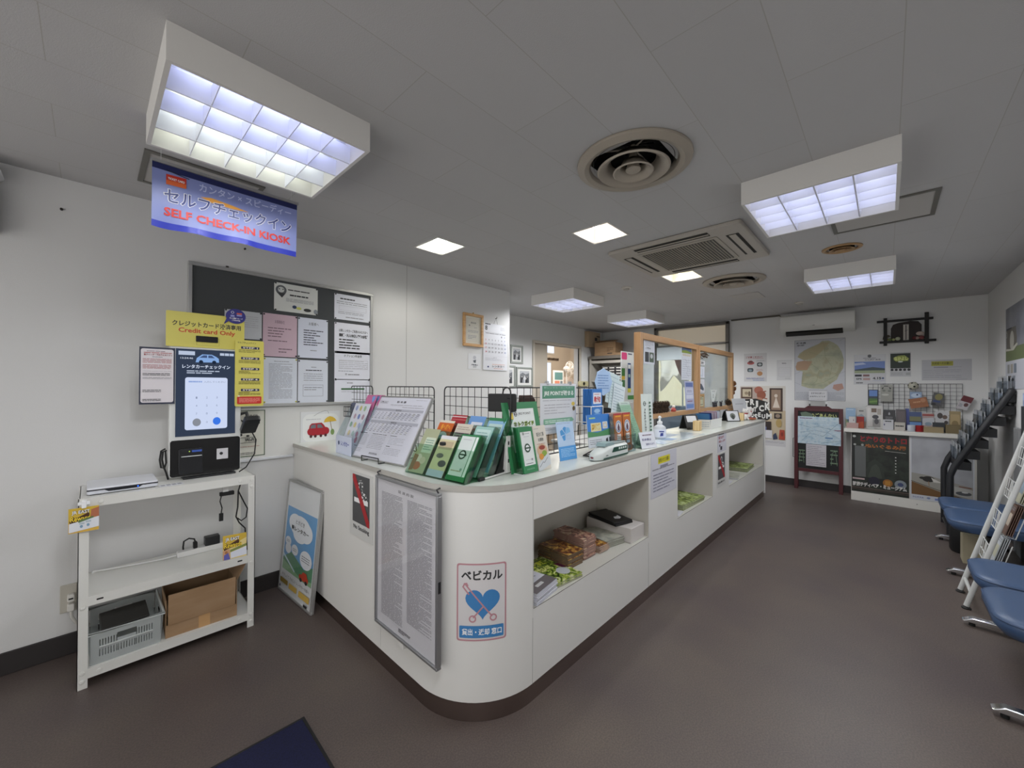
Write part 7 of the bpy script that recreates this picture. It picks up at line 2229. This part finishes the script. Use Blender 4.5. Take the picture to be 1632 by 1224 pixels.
# ------------------------------------------------------------------ chalkboard A-sign
cbz = thing('chalkboard_sign', 'red wooden framed chalkboard easel standing by the far wall', 'chalkboard', (7.0, .972, 0), -PI / 2)
MR = M('#481a20', .45)
bw2 = .545
for x in (0, bw2 - .045):
    MB(MR).box(x, -.012, 0, x + .045, .016, 1.16).build('leg', cbz, bevel=.003)
    MB(MR).prism([(.016, 1.05), (.03, 1.05), (.15, 0), (.125, 0)], x + .005, x + .035, 'x').build('rear_leg', cbz, bevel=.002)
for z0_, z1_ in ((.255, .30), (1.115, 1.16)):
    MB(MR).box(.045, -.012, z0_, bw2 - .045, .016, z1_).build('rail', cbz, bevel=.003)
MB(MR).prism([(.12, 1.16), (bw2 - .12, 1.16), (bw2 - .16, 1.19), (.16, 1.19)], -.010, .014, 'y').build('crest', cbz, bevel=.003)
MB(M('#3a3a3a', .4, .8)).tube([(.0, -.008, .72), (-.012, -.02, .72), (-.012, -.02, .45), (.0, -.008, .45)], .004, seg=6).build('side_rod', cbz)
GC = M('#9aa860', .6)
sheet(bw2 - .09, .815, [('t', '那須のごあんない', .10, .03, .95, .11, M('#a8b070', .6), .03), ('p', [(.06, .03), (.2, .01), (.36, .05), (.4, .12), (.1, .12)], M('#5a6a5a')),
                         ('l', .02, .66, .18, .9, 4, M('#6a8068'), 3, .3), ('ln', [(.03, .9), (.06, .7), (.12, .68), (.15, .9)], M('#6a8068'), .005), ('l', .8, .62, .97, .9, 4, M('#6a8068'), 4, .3), ('ln', [(.82, .9), (.84, .7), (.92, .66), (.96, .9)], M('#6a8068'), .005)], M('#17191a', .7), .006).build('slate', cbz, smooth=False).location = (.045, .004, .30)
MAPB = NM('blue road map', ['#8fa6b8', '#a9bcc9', '#b9c6cc', '#9fb4c4'], 16, .5, 5)
flat('route_map', 'pale blue illustrated map taped on the red chalkboard', 'map', (6.984, .928, .655), -PI / 2 - .0, .478, .385, [('ln', [(.02, .3), (.3, .4), (.5, .35), (.98, .5)], M('#5a6a7a'), .004), ('ln', [(.1, .9), (.3, .6), (.6, .7), (.95, .2)], M('#5a6a7a'), .003), ('ln', [(.05, .6), (.4, .5), (.7, .55), (.97, .75)], M('#6a7a8a'), .003), ('l', .05, .04, .4, .09, 1, M('#7a5a80'), 2, .6), ('r', .65, .72, .82, .77, M('#5a7aa0')), ('r', .86, .44, 1, .48, M('#8a6a7a')), ('l', .06, .14, .94, .92, 14, M('#7890a0'), 4, .12), ('ln', [(.55, .95), (.98, .82)], M('#4a5a5a'), .003)], MAPB, tilt=R_(1))
flat('handwritten_sheet', 'white handwritten sheet under the blue map on the red chalkboard', 'notice', (6.984, .832, .345), -PI / 2, .226, .305, [('l', .06, .06, .94, .95, 11, M('#6a6470'), 6, .2)], M('#b9b6bc', .5), tilt=R_(1))
sh2 = thing('sign_clip_stand', 'small white sign on two clips on top of the red chalkboard', 'sign', (6.995, .812, 1.1905), -PI / 2)
for x in (.02, .205):
    MB(M('#2a2a2c', .4)).box(x - .008, -.008, 0, x + .008, .008, .03).build('clip', sh2, bevel=.002)
    MB(M('#c3c3c6', .3)).box(x - .006, -.003, .03, x + .006, .003, .225).build('rod', sh2)
sheet(.20, .155, [('ln', [(0, .02), (1, .02)], INK, .004), ('ln', [(0, .98), (1, .98)], INK, .004), ('t', 'おすすめスポット', .12, .22, .88, .38, M('#3a3a40'), .02), ('t', 'お気軽にどうぞ', .05, .52, .92, .66, M('#3a3a40'), .02), ('l', .1, .8, .9, .87, 1, GREY, 2)], M('#b9b9bc', .4), .002).build('sign_face', sh2, smooth=False).location = (.0125, -.0035, .07)

# ------------------------------------------------------------------ white display cabinet
cz_ = .925
dc = thing('display_cabinet', 'white low cabinet along the far wall with posters on its front', 'cabinet', (6.79, .335, 0), -PI / 2)
cw_ = 1.07
MB(M('#bdbab4', .5)).box(0, 0, 0, cw_, .375, cz_ - .055).build('body', dc, bevel=.003)
MB(M('#d0cec8', .4)).box(0, -.006, 0, cw_, 0, .112).build('plinth', dc, bevel=.002)
MB(M('#d3d1cb', .35)).box(-.07, -.045, cz_ - .05, cw_, .38, cz_).build('top_board', dc, bevel=.006)
for x in (.27, .60):
    q = MB(M('#8a8884', .5)).lathe([(0, .003), (.006, .002), (.006, 0)], seg=10).build('screw_cap', dc)
    q.location = (x, -.006, .06)
    q.rotation_euler = (PI / 2, 0, 0)
DG2 = NM('dark forest print', ['#0f1310', '#171c17', '#222a22', '#2c322a'], 9, .4, 4)
WT = M('#c9c7c4', .5)
OG = M('#96551c', .5)
# the film character of this poster is left out; only its words, dark woodland and round plates are shown
flat('plush_exhibition_poster', 'dark woodland exhibition poster with red and orange Japanese title on the cabinet', 'poster', (6.789, .330, .118), -PI / 2, .528, .752, [
    ('r', .05, .22, .26, .74, M('#5a5c5c', .5)), ('r', .0, .0, .06, .9, M('#1a1c1a')), ('t', 'となりのトトロ', .16, .045, .965, .145, M('#86181f', .5), .05), ('t', 'ぬいぐるみ展', .25, .175, .96, .255, OG, .05), ('ln', [(.6, .275), (.95, .285)], WT, .003),
    ('e', .05, .06, .03, .02, M('#a8a8a4')), ('e', .06, .2, .025, .015, M('#a8a8a4')), ('e', .20, .20, .025, .02, M('#8a8e88')),
    ('p', [(.26, .74), (.3, .5), (.42, .42), (.55, .5), (.6, .74)], M('#2c322c')), ('p', [(.30, .74), (.36, .56), (.44, .50), (.5, .56), (.55, .74)], M('#3a4038')),
    ('e', .41, .79, .10, .07, M('#1c1a2c')), ('e', .645, .80, .085, .062, M('#8a5a22')), ('r', .6, .765, .69, .835, M('#a8762c')), ('e', .86, .80, .10, .07, M('#7a8288')), ('e', .86, .80, .05, .03, M('#3a4468'))] + [('r', .77, .36 + i * .05, .79, .375 + i * .05, WT) for i in range(6)] + [
    ('r', .02, .765, .24, .79, M('#b8a0a0')), ('t', '那須テディベア・ミュージアム', .02, .83, .965, .905, WT, .05), ('r', 0, .92, 1, .935, M('#5a4a44')), ('r', 0, .95, 1, .96, M('#4a3a34'))], DG2, thick=.002)
SKYG = NM('misty grey sky print', ['#8f9094', '#a0a1a6', '#aeb0b6'], 3, .4, 3)
flat('beach_poster', 'poster of a grey misty shore with a small dark bird on the cabinet', 'poster', (6.789, -.208, .118), -PI / 2, .508, .758, [
    ('r', .02, .03, .98, .92, SKYG), ('p', [(.02, .58), (.3, .60), (.6, .66), (.98, .72), (.98, .92), (.02, .92)], M('#8f8d86')), ('p', [(.02, .72), (.5, .84), (.98, .92), (.02, .92)], M('#6a4c2a')), ('ln', [(.02, .71), (.4, .80), (.9, .91)], M('#3a3228'), .006), ('p', [(.5, .70), (.98, .76), (.98, .90), (.6, .82)], M('#a8a6a2')), ('e', .30, .66, .10, .045, M('#262422')), ('e', .20, .65, .05, .02, M('#262422')), ('p', [(.34, .63), (.52, .70), (.38, .70)], M('#c3bfba')), ('ln', [(.30, .70), (.31, .76)], M('#8a6a4a'), .006), ('t', 'H', .80, .10, .86, .14, M('#c9c9cc'), .02), ('t', 'L', .89, .10, .93, .14, M('#c9c9cc'), .02), ('ln', [(.78, .72), (.95, .73)], M('#6a3a2a'), .01), ('e', .84, .82, .12, .03, M('#4a4c50')), ('e', .86, .80, .05, .012, M('#b8b8b8')),
    ('t', 'ひとやすみ', .04, .945, .22, .97, M('#4a5a9a'), .02), ('e', .3, .955, .03, .015, M('#7a86a8')), ('r', .4, .945, .48, .975, M('#6a7ab0'))], M('#bfc2c8', .4), thick=.002)

# leaflets standing on the cabinet
CT = cz_ + .0008


def stand_leaf(px0, px1, ytop, col, items, label, x=6.985, tilt=6, name='leaflet', thick=.004, cat='leaflet', zb=CT):
    a, b = at('x', px0, ytop, x + .02), at('x', px1, ytop, x + .02)
    h = a.z - zb
    return flat(name, label, cat, (x, a.y, zb), -PI / 2, a.y - b.y, h, items, col, tilt=R_(tilt), thick=thick)


stand_leaf(1348, 1363.5, 650, M('#7f9ab4', .5), [('r', 0, .6, 1, 1, M('#6a7a5a')), ('e', .3, .66, .16, .06, M('#4a5a68')), ('e', .7, .6, .16, .08, M('#3f5a78')), ('l', .1, .05, .9, .12, 1, M('#c3ccd4'), 2)], 'sky blue leaflet first in the row on the display cabinet')
stand_leaf(1366, 1380.5, 650, M('#a3a3a0', .5), [('l', .2, .12, .8, .18, 1, INK, 2, .7), ('p', [(0, .4), (.5, .3), (1, .5), (1, .7), (0, .6)], M('#7f8a92')), ('p', [(0, .6), (1, .7), (1, 1), (0, 1)], M('#8a7a70'))], 'grey map leaflet second in the row on the display cabinet')
stand_leaf(1381, 1407, 646, M('#b9b7b4', .5), [('r', .3, .12, .62, .30, M('#6a5a4c')), ('r', .66, .14, .9, .4, M('#9a948c')), ('e', .55, .5, .2, .09, M('#3a3a40')), ('r', .38, .6, .86, .95, M('#8a8886')), ('r', .06, .1, .22, .95, M('#c3c1be')), ('e', .62, .7, .14, .12, M('#4a4a4c'))], 'large white leaflet with photo collage third on the display cabinet')
stand_leaf(1407.5, 1427, 653, M('#1e1e22', .45), [('p', [(.42, .2), (.5, .1), (.58, .2), (.56, .26), (.44, .26)], M('#9a9a9c')), ('l', .2, .34, .8, .5, 2, M('#7a7a7c'), 3, .4)], 'black leaflet with pale crest on the display cabinet')
stand_leaf(1428, 1444, 652, M('#4c4648', .5), [('p', [(.1, .1), (.9, .1), (.8, .8), (.3, .85)], M('#5a5254'))], 'brownish grey leaflet beside the black one on the display cabinet')
stand_leaf(1442.5, 1449, 651, M('#3c4a8c', .5), [], 'narrow violet-blue leaflet on the display cabinet', x=7.02)
stand_leaf(1448.5, 1469, 656, M('#33456e', .5), [('r', .06, .25, .94, .5, M('#6a6a4a')), ('r', .06, .55, .94, .95, M('#5a80b4')), ('r', 0, .5, 1, .55, M('#1c2438'))], 'blue and olive leaflet behind the mugs on the display cabinet')
stand_leaf(1470, 1488.5, 658, M('#9a8a86', .5), [('r', 0, .06, 1, .16, M('#8a3a38')), ('p', [(0, .3), (1, .24), (1, .6), (0, .7)], M('#a8aab0')), ('e', .5, .6, .3, .1, M('#7a8a96')), ('r', 0, .75, 1, 1, M('#7f8c96'))], 'pink and grey leaflet on the display cabinet beneath the orange box')
stand_leaf(1491, 1511.5, 655, M('#b0b0b2', .5), [('e', .35, .22, .22, .14, M('#3a3230')), ('e', .72, .28, .2, .1, M('#5a4a40')), ('e', .82, .54, .16, .09, M('#3a3230')), ('e', .72, .78, .14, .1, M('#6a5a54'))], 'white leaflet with dark round dishes on the display cabinet')
stand_leaf(1513, 1531, 655, M('#8a7a58', .5), [('rr', .1, .15, .9, .85, M('#a08c66'), .01), ('e', .5, .6, .3, .16, M('#7a6844'))], 'tan leaflet last in the row on the display cabinet')


def on_cab(px, py, x):
    return at('x', px, py, x)


def small_box(px0, px1, y0, x, dep, col, label, name='small_box', rz_=0, extra=None, cat='box'):
    a, b = at('x', px0, y0, x), at('x', px1, y0, x)
    w, h = a.y - b.y, a.z - CT
    mb = MB(M(col, .5)).box(0, 0, 0, w, dep, h)
    if extra:
        draw(mb, w, h, extra, -.0002)
    return solo(name, mb, label, cat, (x, a.y, CT), -PI / 2, bevel=0)


small_box(1353, 1363.5, 664, 6.84, .06, '#b9b7b6', 'white dotted gift box on the display cabinet before the sky blue leaflet', extra=[('e', .7, .3, .06, .08, M('#7a4a5a')), ('e', .8, .6, .06, .08, M('#7a4a5a')), ('e', .85, .85, .05, .07, M('#3a4a6a'))])
small_box(1365, 1377, 664, 6.88, .06, '#8c2622', 'red gift box on the display cabinet before the grey map leaflet', extra=[('p', [(.1, .5), (.9, .4), (1, 1), (.2, 1)], M('#a84a2c'))])
small_box(1407, 1424, 668.5, 6.85, .05, '#b4b4b8', 'white tent card before the black leaflet on the display cabinet', 'tent_card', cat='card', extra=[('l', .2, .08, .9, .25, 1, INK, 2, .6), ('e', .15, .5, .06, .1, M('#4a4a6a'))])
small_box(1425.5, 1442.5, 673, 6.85, .05, '#b0aaa2', 'low cream tent card before the brownish grey leaflet', 'tent_card', cat='card', extra=[('l', .1, .3, .9, .6, 1, INK, 3, .5)])
for px, c_, lb in ((1452.5, '#b9bec8', 'white mug on the display cabinet beside the red mug'), (1465.5, '#8c1c20', 'red mug on the display cabinet beside the white mug')):
    a = at('x', px, 681, 6.82)
    t = thing('mug', lb, 'mug', (6.82, a.y, CT), R_(-60))
    MB(M(c_, .3)).lathe([(.0, .002), (.032, .0), (.036, .006), (.036, .075), (.033, .075), (.032, .008), (0, .006)], seg=24).build('mug_body', t)
    MB(M(c_, .3)).tube([(.035, 0, .062), (.058, 0, .060), (.064, 0, .04), (.056, 0, .02), (.035, 0, .015)], .006).build('handle', t)
for i, (p0, p1, y0, x, d_, c_, lb) in enumerate(((1472, 1504, 680, 6.80, .09, '#8f7f60', 'flat tan booklet pile at the front of the display cabinet'), (1487, 1506, 673.5, 6.87, .08, '#2c3036', 'flat dark blue-black box before the dish leaflet'), (1507, 1531, 677, 6.84, .07, '#6e6144', 'olive tan flat bundle at the end of the display cabinet'), (1349, 1368, 673.5, 6.80, .05, '#a88a86', 'flat pinkish booklet at the near front of the display cabinet'), (1383, 1393, 680, 6.80, .07, '#a3a5a0', 'small pale tray before the photo collage leaflet'))):
    small_box(p0, p1, y0, x, d_, c_, lb, 'flat_booklet', cat='booklet')

# wire grid on the far wall and the things hung from it
a, b = at('x', 1383.5, 612, 7.14), at('x', 1534, 612, 7.14)
gp = thing('wall_wire_grid', 'grey wire grid panel on the far wall above the display cabinet', 'wire panel', (7.14, a.y, CT), -PI / 2)
gw, gh_ = a.y - b.y, a.z - CT
g = MB(M('#3c3e42', .4, .5))
for i in range(18):
    x = gw * i / 17
    g.tube([(x, 0, 0), (x, 0, gh_)], .0019, seg=5)
for j in range(13):
    z = gh_ * j / 12
    g.tube([(0, .003, z), (gw, .003, z)], .0019, seg=5)
g.build('wire_grid', gp)
MB(M('#34363a', .4, .5)).tube([(0, 0, 0), (0, 0, gh_), (gw, 0, gh_), (gw, 0, 0)], .004, closed=True, seg=6).build('border_wire', gp)


def hung(px0, px1, y0, y1, col, items, label, name='leaflet', cat='leaflet', thick=.01, roll=0, x=7.12):
    a, b = at('x', px0, y0, x), at('x', px1, y1, x)
    o = flat(name, label, cat, (x, a.y, b.z), -PI / 2, a.y - b.y, a.z - b.z, items, col, thick=thick)
    if roll:
        o.rotation_euler = (0, 0, 0)
        o.matrix_world = Matrix.Translation((x, a.y, b.z)) @ Matrix.Rotation(-PI / 2, 4, 'Z') @ Matrix.Rotation(roll, 4, 'Y')
    return o


hung(1384, 1399.5, 621, 646, M('#1c2024', .4), [('r', .08, .04, .92, .42, M('#5f7fb8')), ('r', .08, .42, .92, .56, M('#3a4450')), ('r', .08, .56, .92, .94, M('#4a6a38')), ('p', [(.08, .74), (.92, .68), (.92, .8), (.08, .84)], M('#6a8a4a'))], 'small framed picture of sky and green field on the far wire grid', 'small_picture', 'picture')
hung(1403, 1422.5, 613, 640, M('#8f8f88', .5), [('l', .3, .06, .7, .12, 1, INK, 2, .7), ('p', [(.1, .2), (.3, .14), (.2, .3)], INK), ('p', [(.9, .2), (.7, .14), (.8, .3)], INK), ('e', .4, .6, .3, .06, M('#b4b4ae')), ('e', .75, .38, .14, .06, M('#6a6e68')), ('e', .3, .36, .14, .06, M('#6a6e68'))], 'grey printed card hung near the sky picture on the far wire grid', 'printed_card', 'card')
a = at('x', 1455.5, 615, 7.085)
t = thing('patchwork_ball', 'black and white ball hung on top of the far wire grid', 'ball', (7.085, a.y, a.z))
MB(M('#aaa89a', .6)).ball((0, 0, 0), .05, seg=20, rings=12).build('ball_body', t)
pt = MB(M('#141414', .6))
for i in range(11):
    a_, b_ = i * 2.4, math.asin(-.9 + 1.8 * i / 10)
    d = Vector((math.cos(a_) * math.cos(b_), math.sin(a_) * math.cos(b_), math.sin(b_)))
    pt.ball(tuple(d * .037), .0165, seg=10, rings=6)
pt.build('black_patches', t)
hung(1450, 1469, 624.5, 636, M('#7f92ac', .4), [('e', .5, .5, .4, .3, M('#a9b8ca')), ('e', .62, .4, .08, .12, M('#2c3a5a'))], 'pale blue packet hung under the black and white ball', 'packet', 'packet', .02)
hung(1452, 1481, 636, 652, M('#8f5c3a', .5), [('l', .2, .3, .7, .5, 1, M('#b98a68'), 2, .6), ('r', 0, .62, 1, .66, M('#7a4a2e')), ('e', .78, .3, .14, .2, M('#a8785a'))], 'orange brown flat box hung tilted on the far wire grid', 'flat_box', 'box', .03, R_(-12))
hung(1483, 1500, 625, 646, M('#4a4a4c', .5), [('e', .55, .3, .36, .24, M('#7a7448')), ('r', .1, .58, .8, .72, M('#2a3a6a')), ('e', .25, .88, .2, .1, M('#16181c'))], 'dark packet with olive and blue print hung on the far wire grid', 'packet', 'packet', .03, R_(10))
hung(1523, 1541, 628, 650, M('#b0adb0', .5), [('r', 0, 0, 1, .42, M('#5a1c24')), ('e', .68, .62, .2, .14, M('#5a3c3c')), ('l', .1, .6, .4, .85, 3, M('#5a5a6a'), 2, .4)], 'red and white box hung tilted at the end of the far wire grid', 'tilted_box', 'box', .03, R_(22))
# ================================================================== right side: benches, racks, posters
BLUE = M('#3a5071', .42, 0, .15, 220)
BLUED = M('#2c4160', .45)


def bench(x0, x1, seats, label):
    t = thing('waiting_bench', label, 'bench', ((x0 + x1) / 2, -.58, 0), group='blue waiting benches along the right wall')
    cx_ = (x0 + x1) / 2
    for i, (a, b) in enumerate(seats):
        pad = MB(BLUE)
        p = rrect(a - cx_, -.21, b - cx_, .228, .10, 7)
        q = rrect(a - cx_ + .018, -.20, b - cx_ - .018, .20, .09, 7)
        n = len(p)
        rings = [([(u, v, .350) for u, v in q]), ([(u * .995 if True else u, v, .385) for u, v in p]), ([(u, v, .418) for u, v in p]), ([(u * 1.0, v, .430) for u, v in rrect(a - cx_ + .012, -.20, b - cx_ - .012, .216, .095, 7)]), ([(u, v, .433) for u, v in rrect(a - cx_ + .05, -.16, b - cx_ - .05, .17, .07, 7)])]
        vs = [q_ for r_ in rings for q_ in r_]
        fs = [(k * n + i_, k * n + (i_ + 1) % n, (k + 1) * n + (i_ + 1) % n, (k + 1) * n + i_) for k in range(len(rings) - 1) for i_ in range(n)]
        fs.append(tuple(range(n - 1, -1, -1)))
        fs.append(tuple((len(rings) - 1) * n + i_ for i_ in range(n)))
        so_ = pad.add(vs, fs).build('seat', t, angle=60)
        MB(BLUED).tube([(u, v, .4185) for u, v in rrect(a - cx_ + .001, -.209, b - cx_ - .001, .227, .10, 7)], .0035, closed=True, seg=6).build('piping', so_)
        MB(M('#1a1a1c', .5)).box(a - cx_ + .12, -.12, .335, b - cx_ - .12, .12, .3495).build('seat_bracket', t)
    MB(M('#17181a', .4)).box(x0 - cx_, -.03, .285, x1 - cx_, .03, .334).build('beam', t, bevel=.006)
    for x in (x0, x1):
        lg = MB(M('#17181a', .4)).tube([(x - cx_, 0, .03), (x - cx_, 0, .29)], .024).build('leg', t)
        MB(CHROME).prism([(-.235, .022), (.236, .022), (.244, .028), (.20, .052), (-.2, .052)], x - cx_ - .022, x - cx_ + .022, 'x').build('foot_bar', lg, bevel=.006)
        for y in (-.2, .2):
            MB(RUBBER).tube([(x - cx_, y, .0005), (x - cx_, y, .0215)], .014, seg=12).build('glide', lg)
    return t


bench(4.62, 5.60, [(5.105, 5.555), (4.575, 5.07)], 'blue two-seat waiting bench between the white rack and the black stand')
bench(2.775, 3.705, [(3.27, 3.70), (2.745, 3.225)], 'blue two-seat waiting bench nearest the viewer at the aisle edge')
tb_ = thing('tucked_bag', 'cream paper bag tucked under the far blue bench', 'bag', (4.97, -.52, 0.0005))
MB(M('#a89f86', .6)).prism([(0, 0), (.16, 0), (.15, .22), (.02, .24)], -.06, .06, 'y').build('bag_body', tb_, bevel=.004)
solo('waste_bin', MB(M('#121214', .5)).lathe([(.10, 0), (.11, .02), (.11, .20), (.09, .24), (0, .24)], seg=20), 'black round bin under the far blue bench', 'bin', (5.32, -.52, 0.0005))

# ------------------------------------------------------------------ white leaning leaflet rack
RX0, RX1 = 3.967, 4.262
RD_ = Vector((0, -.2585, 1.0)).normalized()
WR = M('#c3c4c2', .35)
rk = thing('leaflet_rack', 'white tubular easel leaflet rack between the two blue benches', 'leaflet rack', ((RX0 + RX1) / 2, -.382, 0))
hx = (RX1 - RX0) / 2
LEN = 1.42


def rp_(x, s, out=0.0):
    """point on the rack plane: s metres along the slope, out metres in front of it"""
    nrm = Vector((0, RD_.z, -RD_.y))
    return Vector((x, 0, .018)) + RD_ * s + nrm * out


for x in (-hx, hx):
    rl = MB(WR).tube([rp_(x, 0), rp_(x, LEN)], .014, seg=12).build('rail', rk)
    MB(RUBBER).lathe([(0, 0), (.022, .0), (.024, .006), (.012, .016), (0, .018)], (x, 0, .0005), seg=14).build('foot', rl)
    MB(WR).tube([rp_(x, LEN - .05), Vector((x * .9, -.44, .012))], .009, seg=8).build('rear_leg', rk)
MB(WR).tube([rp_(-hx, LEN), rp_(hx, LEN)], .012).build('top_bar', rk)
MB(WR).tube([rp_(-hx, .09), rp_(hx, .09)], .010).build('low_bar', rk)
MB(WR).tube([rp_(-hx, .20), rp_(hx, .20)], .004).build('tie_wire', rk)
LC = ['#b8bcc0', '#a89c92', '#6a5044', '#8f9aa4', '#b9b6a0', '#c0b0a0', '#94a4b4', '#a4a4a8', '#7c848c', '#b4b0bc']
n_ = 0
for k, s in enumerate((.30, .52, .74, .96, 1.18)):
    pk = MB(WR)
    for x in (-hx + .02, 0, hx - .02):
        pk.tube([rp_(x, s + .17, -.080), rp_(x, s, -.080), rp_(x, s, -.012), rp_(x, s + .12, .0)], .0028, seg=6)
    for i in range(6):
        x = -hx + .02 + i * (2 * hx - .04) / 5
        pk.tube([rp_(x, s, -.08), rp_(x, s, -.012), rp_(x, s + .12, .0)], .0020, seg=5)
    for q, o_ in ((s + .12, .0), (s, -.012), (s + .05, -.006)):
        pk.tube([rp_(-hx + .02, q, o_), rp_(hx - .02, q, o_)], .0028, seg=6)
    pk.build('wire_pocket', rk)
    for c in range(2):
        for i in range(4):
            x = (RX0 + RX1) / 2 + (-hx + .03 if c == 0 else .008)
            base = rp_(0, s + .004, -.066 + i * .009)
            lab = '%s leaflet in the %s wire pocket of the white rack, %s side' % ('frontmost' if i == 3 else 'hidden', ('lowest', 'second lowest', 'middle', 'second highest', 'highest')[k], ('camera' if c == 0 else 'far'))
            cc = LC[(k * 2 + c) % len(LC)]
            its = [('l', .1, .06, .9, .2, 2, GREY, n_, .4), ('r', .1, .3, .9, .7, M(LC[(k + c * 3 + 4) % len(LC)], .5))] if i == 3 else []
            o = sheet(.115, .20, its, M(cc, .5), .0035).build('leaflet', smooth=False)
            # face out to the aisle: the sheet's front (-y) turned to +y
            o.matrix_world = Matrix.Translation((x + .115, -.382 + base.y, base.z)) @ Matrix.Rotation(math.atan2(.2585, 1.0), 4, 'X') @ Matrix.Rotation(PI, 4, 'Z')
            tag(o, lab, 'leaflet', 'leaflets in the white rack, %s pocket, %s side' % (('lowest', 'second lowest', 'middle', 'second highest', 'highest')[k], ('camera', 'far')[c]))
            n_ += 1

# ------------------------------------------------------------------ black stepped leaflet stand
BX, FX_ = 5.78, 6.34
p0, p1 = at('x', 1519, 746, BX), at('x', 1613, 622, BX)
kd = thing('stepped_stand', 'black stepped leaflet stand leaning to the right wall beyond the bench', 'leaflet stand', (BX, p0.y, 0))
d_ = p1 - p0
B2 = M('#1b1c20', .5)


def sd_(t, dx=0.0, out=0.0):
    v = d_ * t
    return Vector((dx, v.y + out, p0.z + v.z))


for x, nm in ((0, 'side_rail'), (FX_ - BX, 'side_rail')):
    r_ = MB(B2)
    r_.tube([(x, .02, 0), (x, .02, p0.z - .08), sd_(.03, x), sd_(1.0, x)], .026, seg=10)
    r_.build(nm, kd)
MB(B2).tube([sd_(1, 0), sd_(1, FX_ - BX)], .02).build('top_rail', kd)
MB(B2).tube([(0, .02, .05), (FX_ - BX, .02, .05)], .018).build('low_rail', kd)
ACK = CLEAR('#e6eaee', .16)
for k in range(7):
    t_ = .06 + k * .145
    b = sd_(t_)
    MB(M('#141518', .5)).box(.02, b.y - .10, b.z - .06, FX_ - BX - .02, b.y - .004, b.z + .02).build('step_tray', kd, bevel=.003)
    for c in range(2):
        x = .035 + c * .26
        pk = MB(ACK)
        pk.box(x, b.y - .002, b.z + .0205, x + .22, b.y, b.z + .14).box(x, b.y - .05, b.z + .0205, x + .22, b.y - .048, b.z + .14).box(x, b.y - .048, b.z + .0205, x + .002, b.y - .002, b.z + .14).box(x + .218, b.y - .048, b.z + .0205, x + .22, b.y - .002, b.z + .14)
        pk.build('clear_pocket', kd, smooth=False)
        for i in range(2):
            lab = '%s pale leaflet in step %s of the black stand, %s pocket' % (('front', 'rear')[i], ('one, lowest', 'two', 'three', 'four', 'five', 'six', 'seven, highest')[k], ('near', 'far')[c])
            o = flat('leaflet', lab, 'leaflet', (BX + x + .19, p0.y + b.y - .012 - .02 * i, b.z + .0215), PI, .16, .165 - .01 * i, [('r', .1, .1, .9, .5, M(('#8a9098', '#a4a8ac', '#6c7278')[(k + c) % 3], .5))], M(('#a4a7aa', '#8c9094')[(k + i) % 2], .45), thick=.006, group='leaflets in the black stepped stand')
solo('grey_board', MB(M('#26282c', .6)).box(0, -.03, 0, .30, 0, 1.30), 'dark grey board leaning flat on the right wall behind the far bench', 'board', (5.10, YR + .036, 0))
solo('grey_board', MB(M('#7c7d7e', .6)).prism([(0, 0), (.24, 0), (.24, 1.1), (.05, 1.1)], -.03, 0, 'y'), 'light grey board on the right wall beside the black stepped stand', 'board', (5.44, YR + .036, 0), bevel=.004)

# posters on the right wall
loc_ = (6.22, YR + .0006, 1.444)
LK = NM('lake photo print', ['#5a5c64', '#74767e', '#8a8c94'], 3, .4, 3)
flat('tall_poster', 'tall photo poster of a kettle by a window and green field on the right wall', 'poster', loc_, PI, .84, .785, [
    ('r', 0, 0, 1, .64, LK), ('r', 0, .50, 1, .66, M('#5a6440')), ('p', [(.05, .28), (.25, .26), (.5, .26), (.55, .4), (.52, .52), (.05, .54)], M('#5a564e')), ('r', .04, .255, .30, .275, M('#1c1e2a')), ('e', .32, .42, .1, .12, M('#9a988e')), ('c', .06, .33, .022, .03, M('#a8a69a')), ('p', [(0, .5), (.3, .52), (.55, .46), (.6, .48), (.4, .54), (0, .53)], M('#a8a89a')),
    ('r', 0, .66, 1, 1, M('#b0b2ba')), ('r', .10, .70, .22, .81, M('#7c7e7c')), ('r', .26, .70, .38, .81, M('#8f8a80')), ('r', .42, .70, .54, .81, M('#6a7480')), ('rr', .10, .84, .30, .97, M('#5c5448'), .02), ('r', .36, .84, .48, .97, M('#8a8f96'))], M('#b0b2ba', .4), thick=.002)
flat('pale_blue_board', 'pale blue board below the tall photo poster on the right wall', 'board', (5.44, YR + .0006, 1.29), PI, .75, .12, [('p', [(0, .1), (1, .1), (1, .4), (0, .5)], M('#a4b4d0'))], M('#8f9fbc', .4), thick=.02)
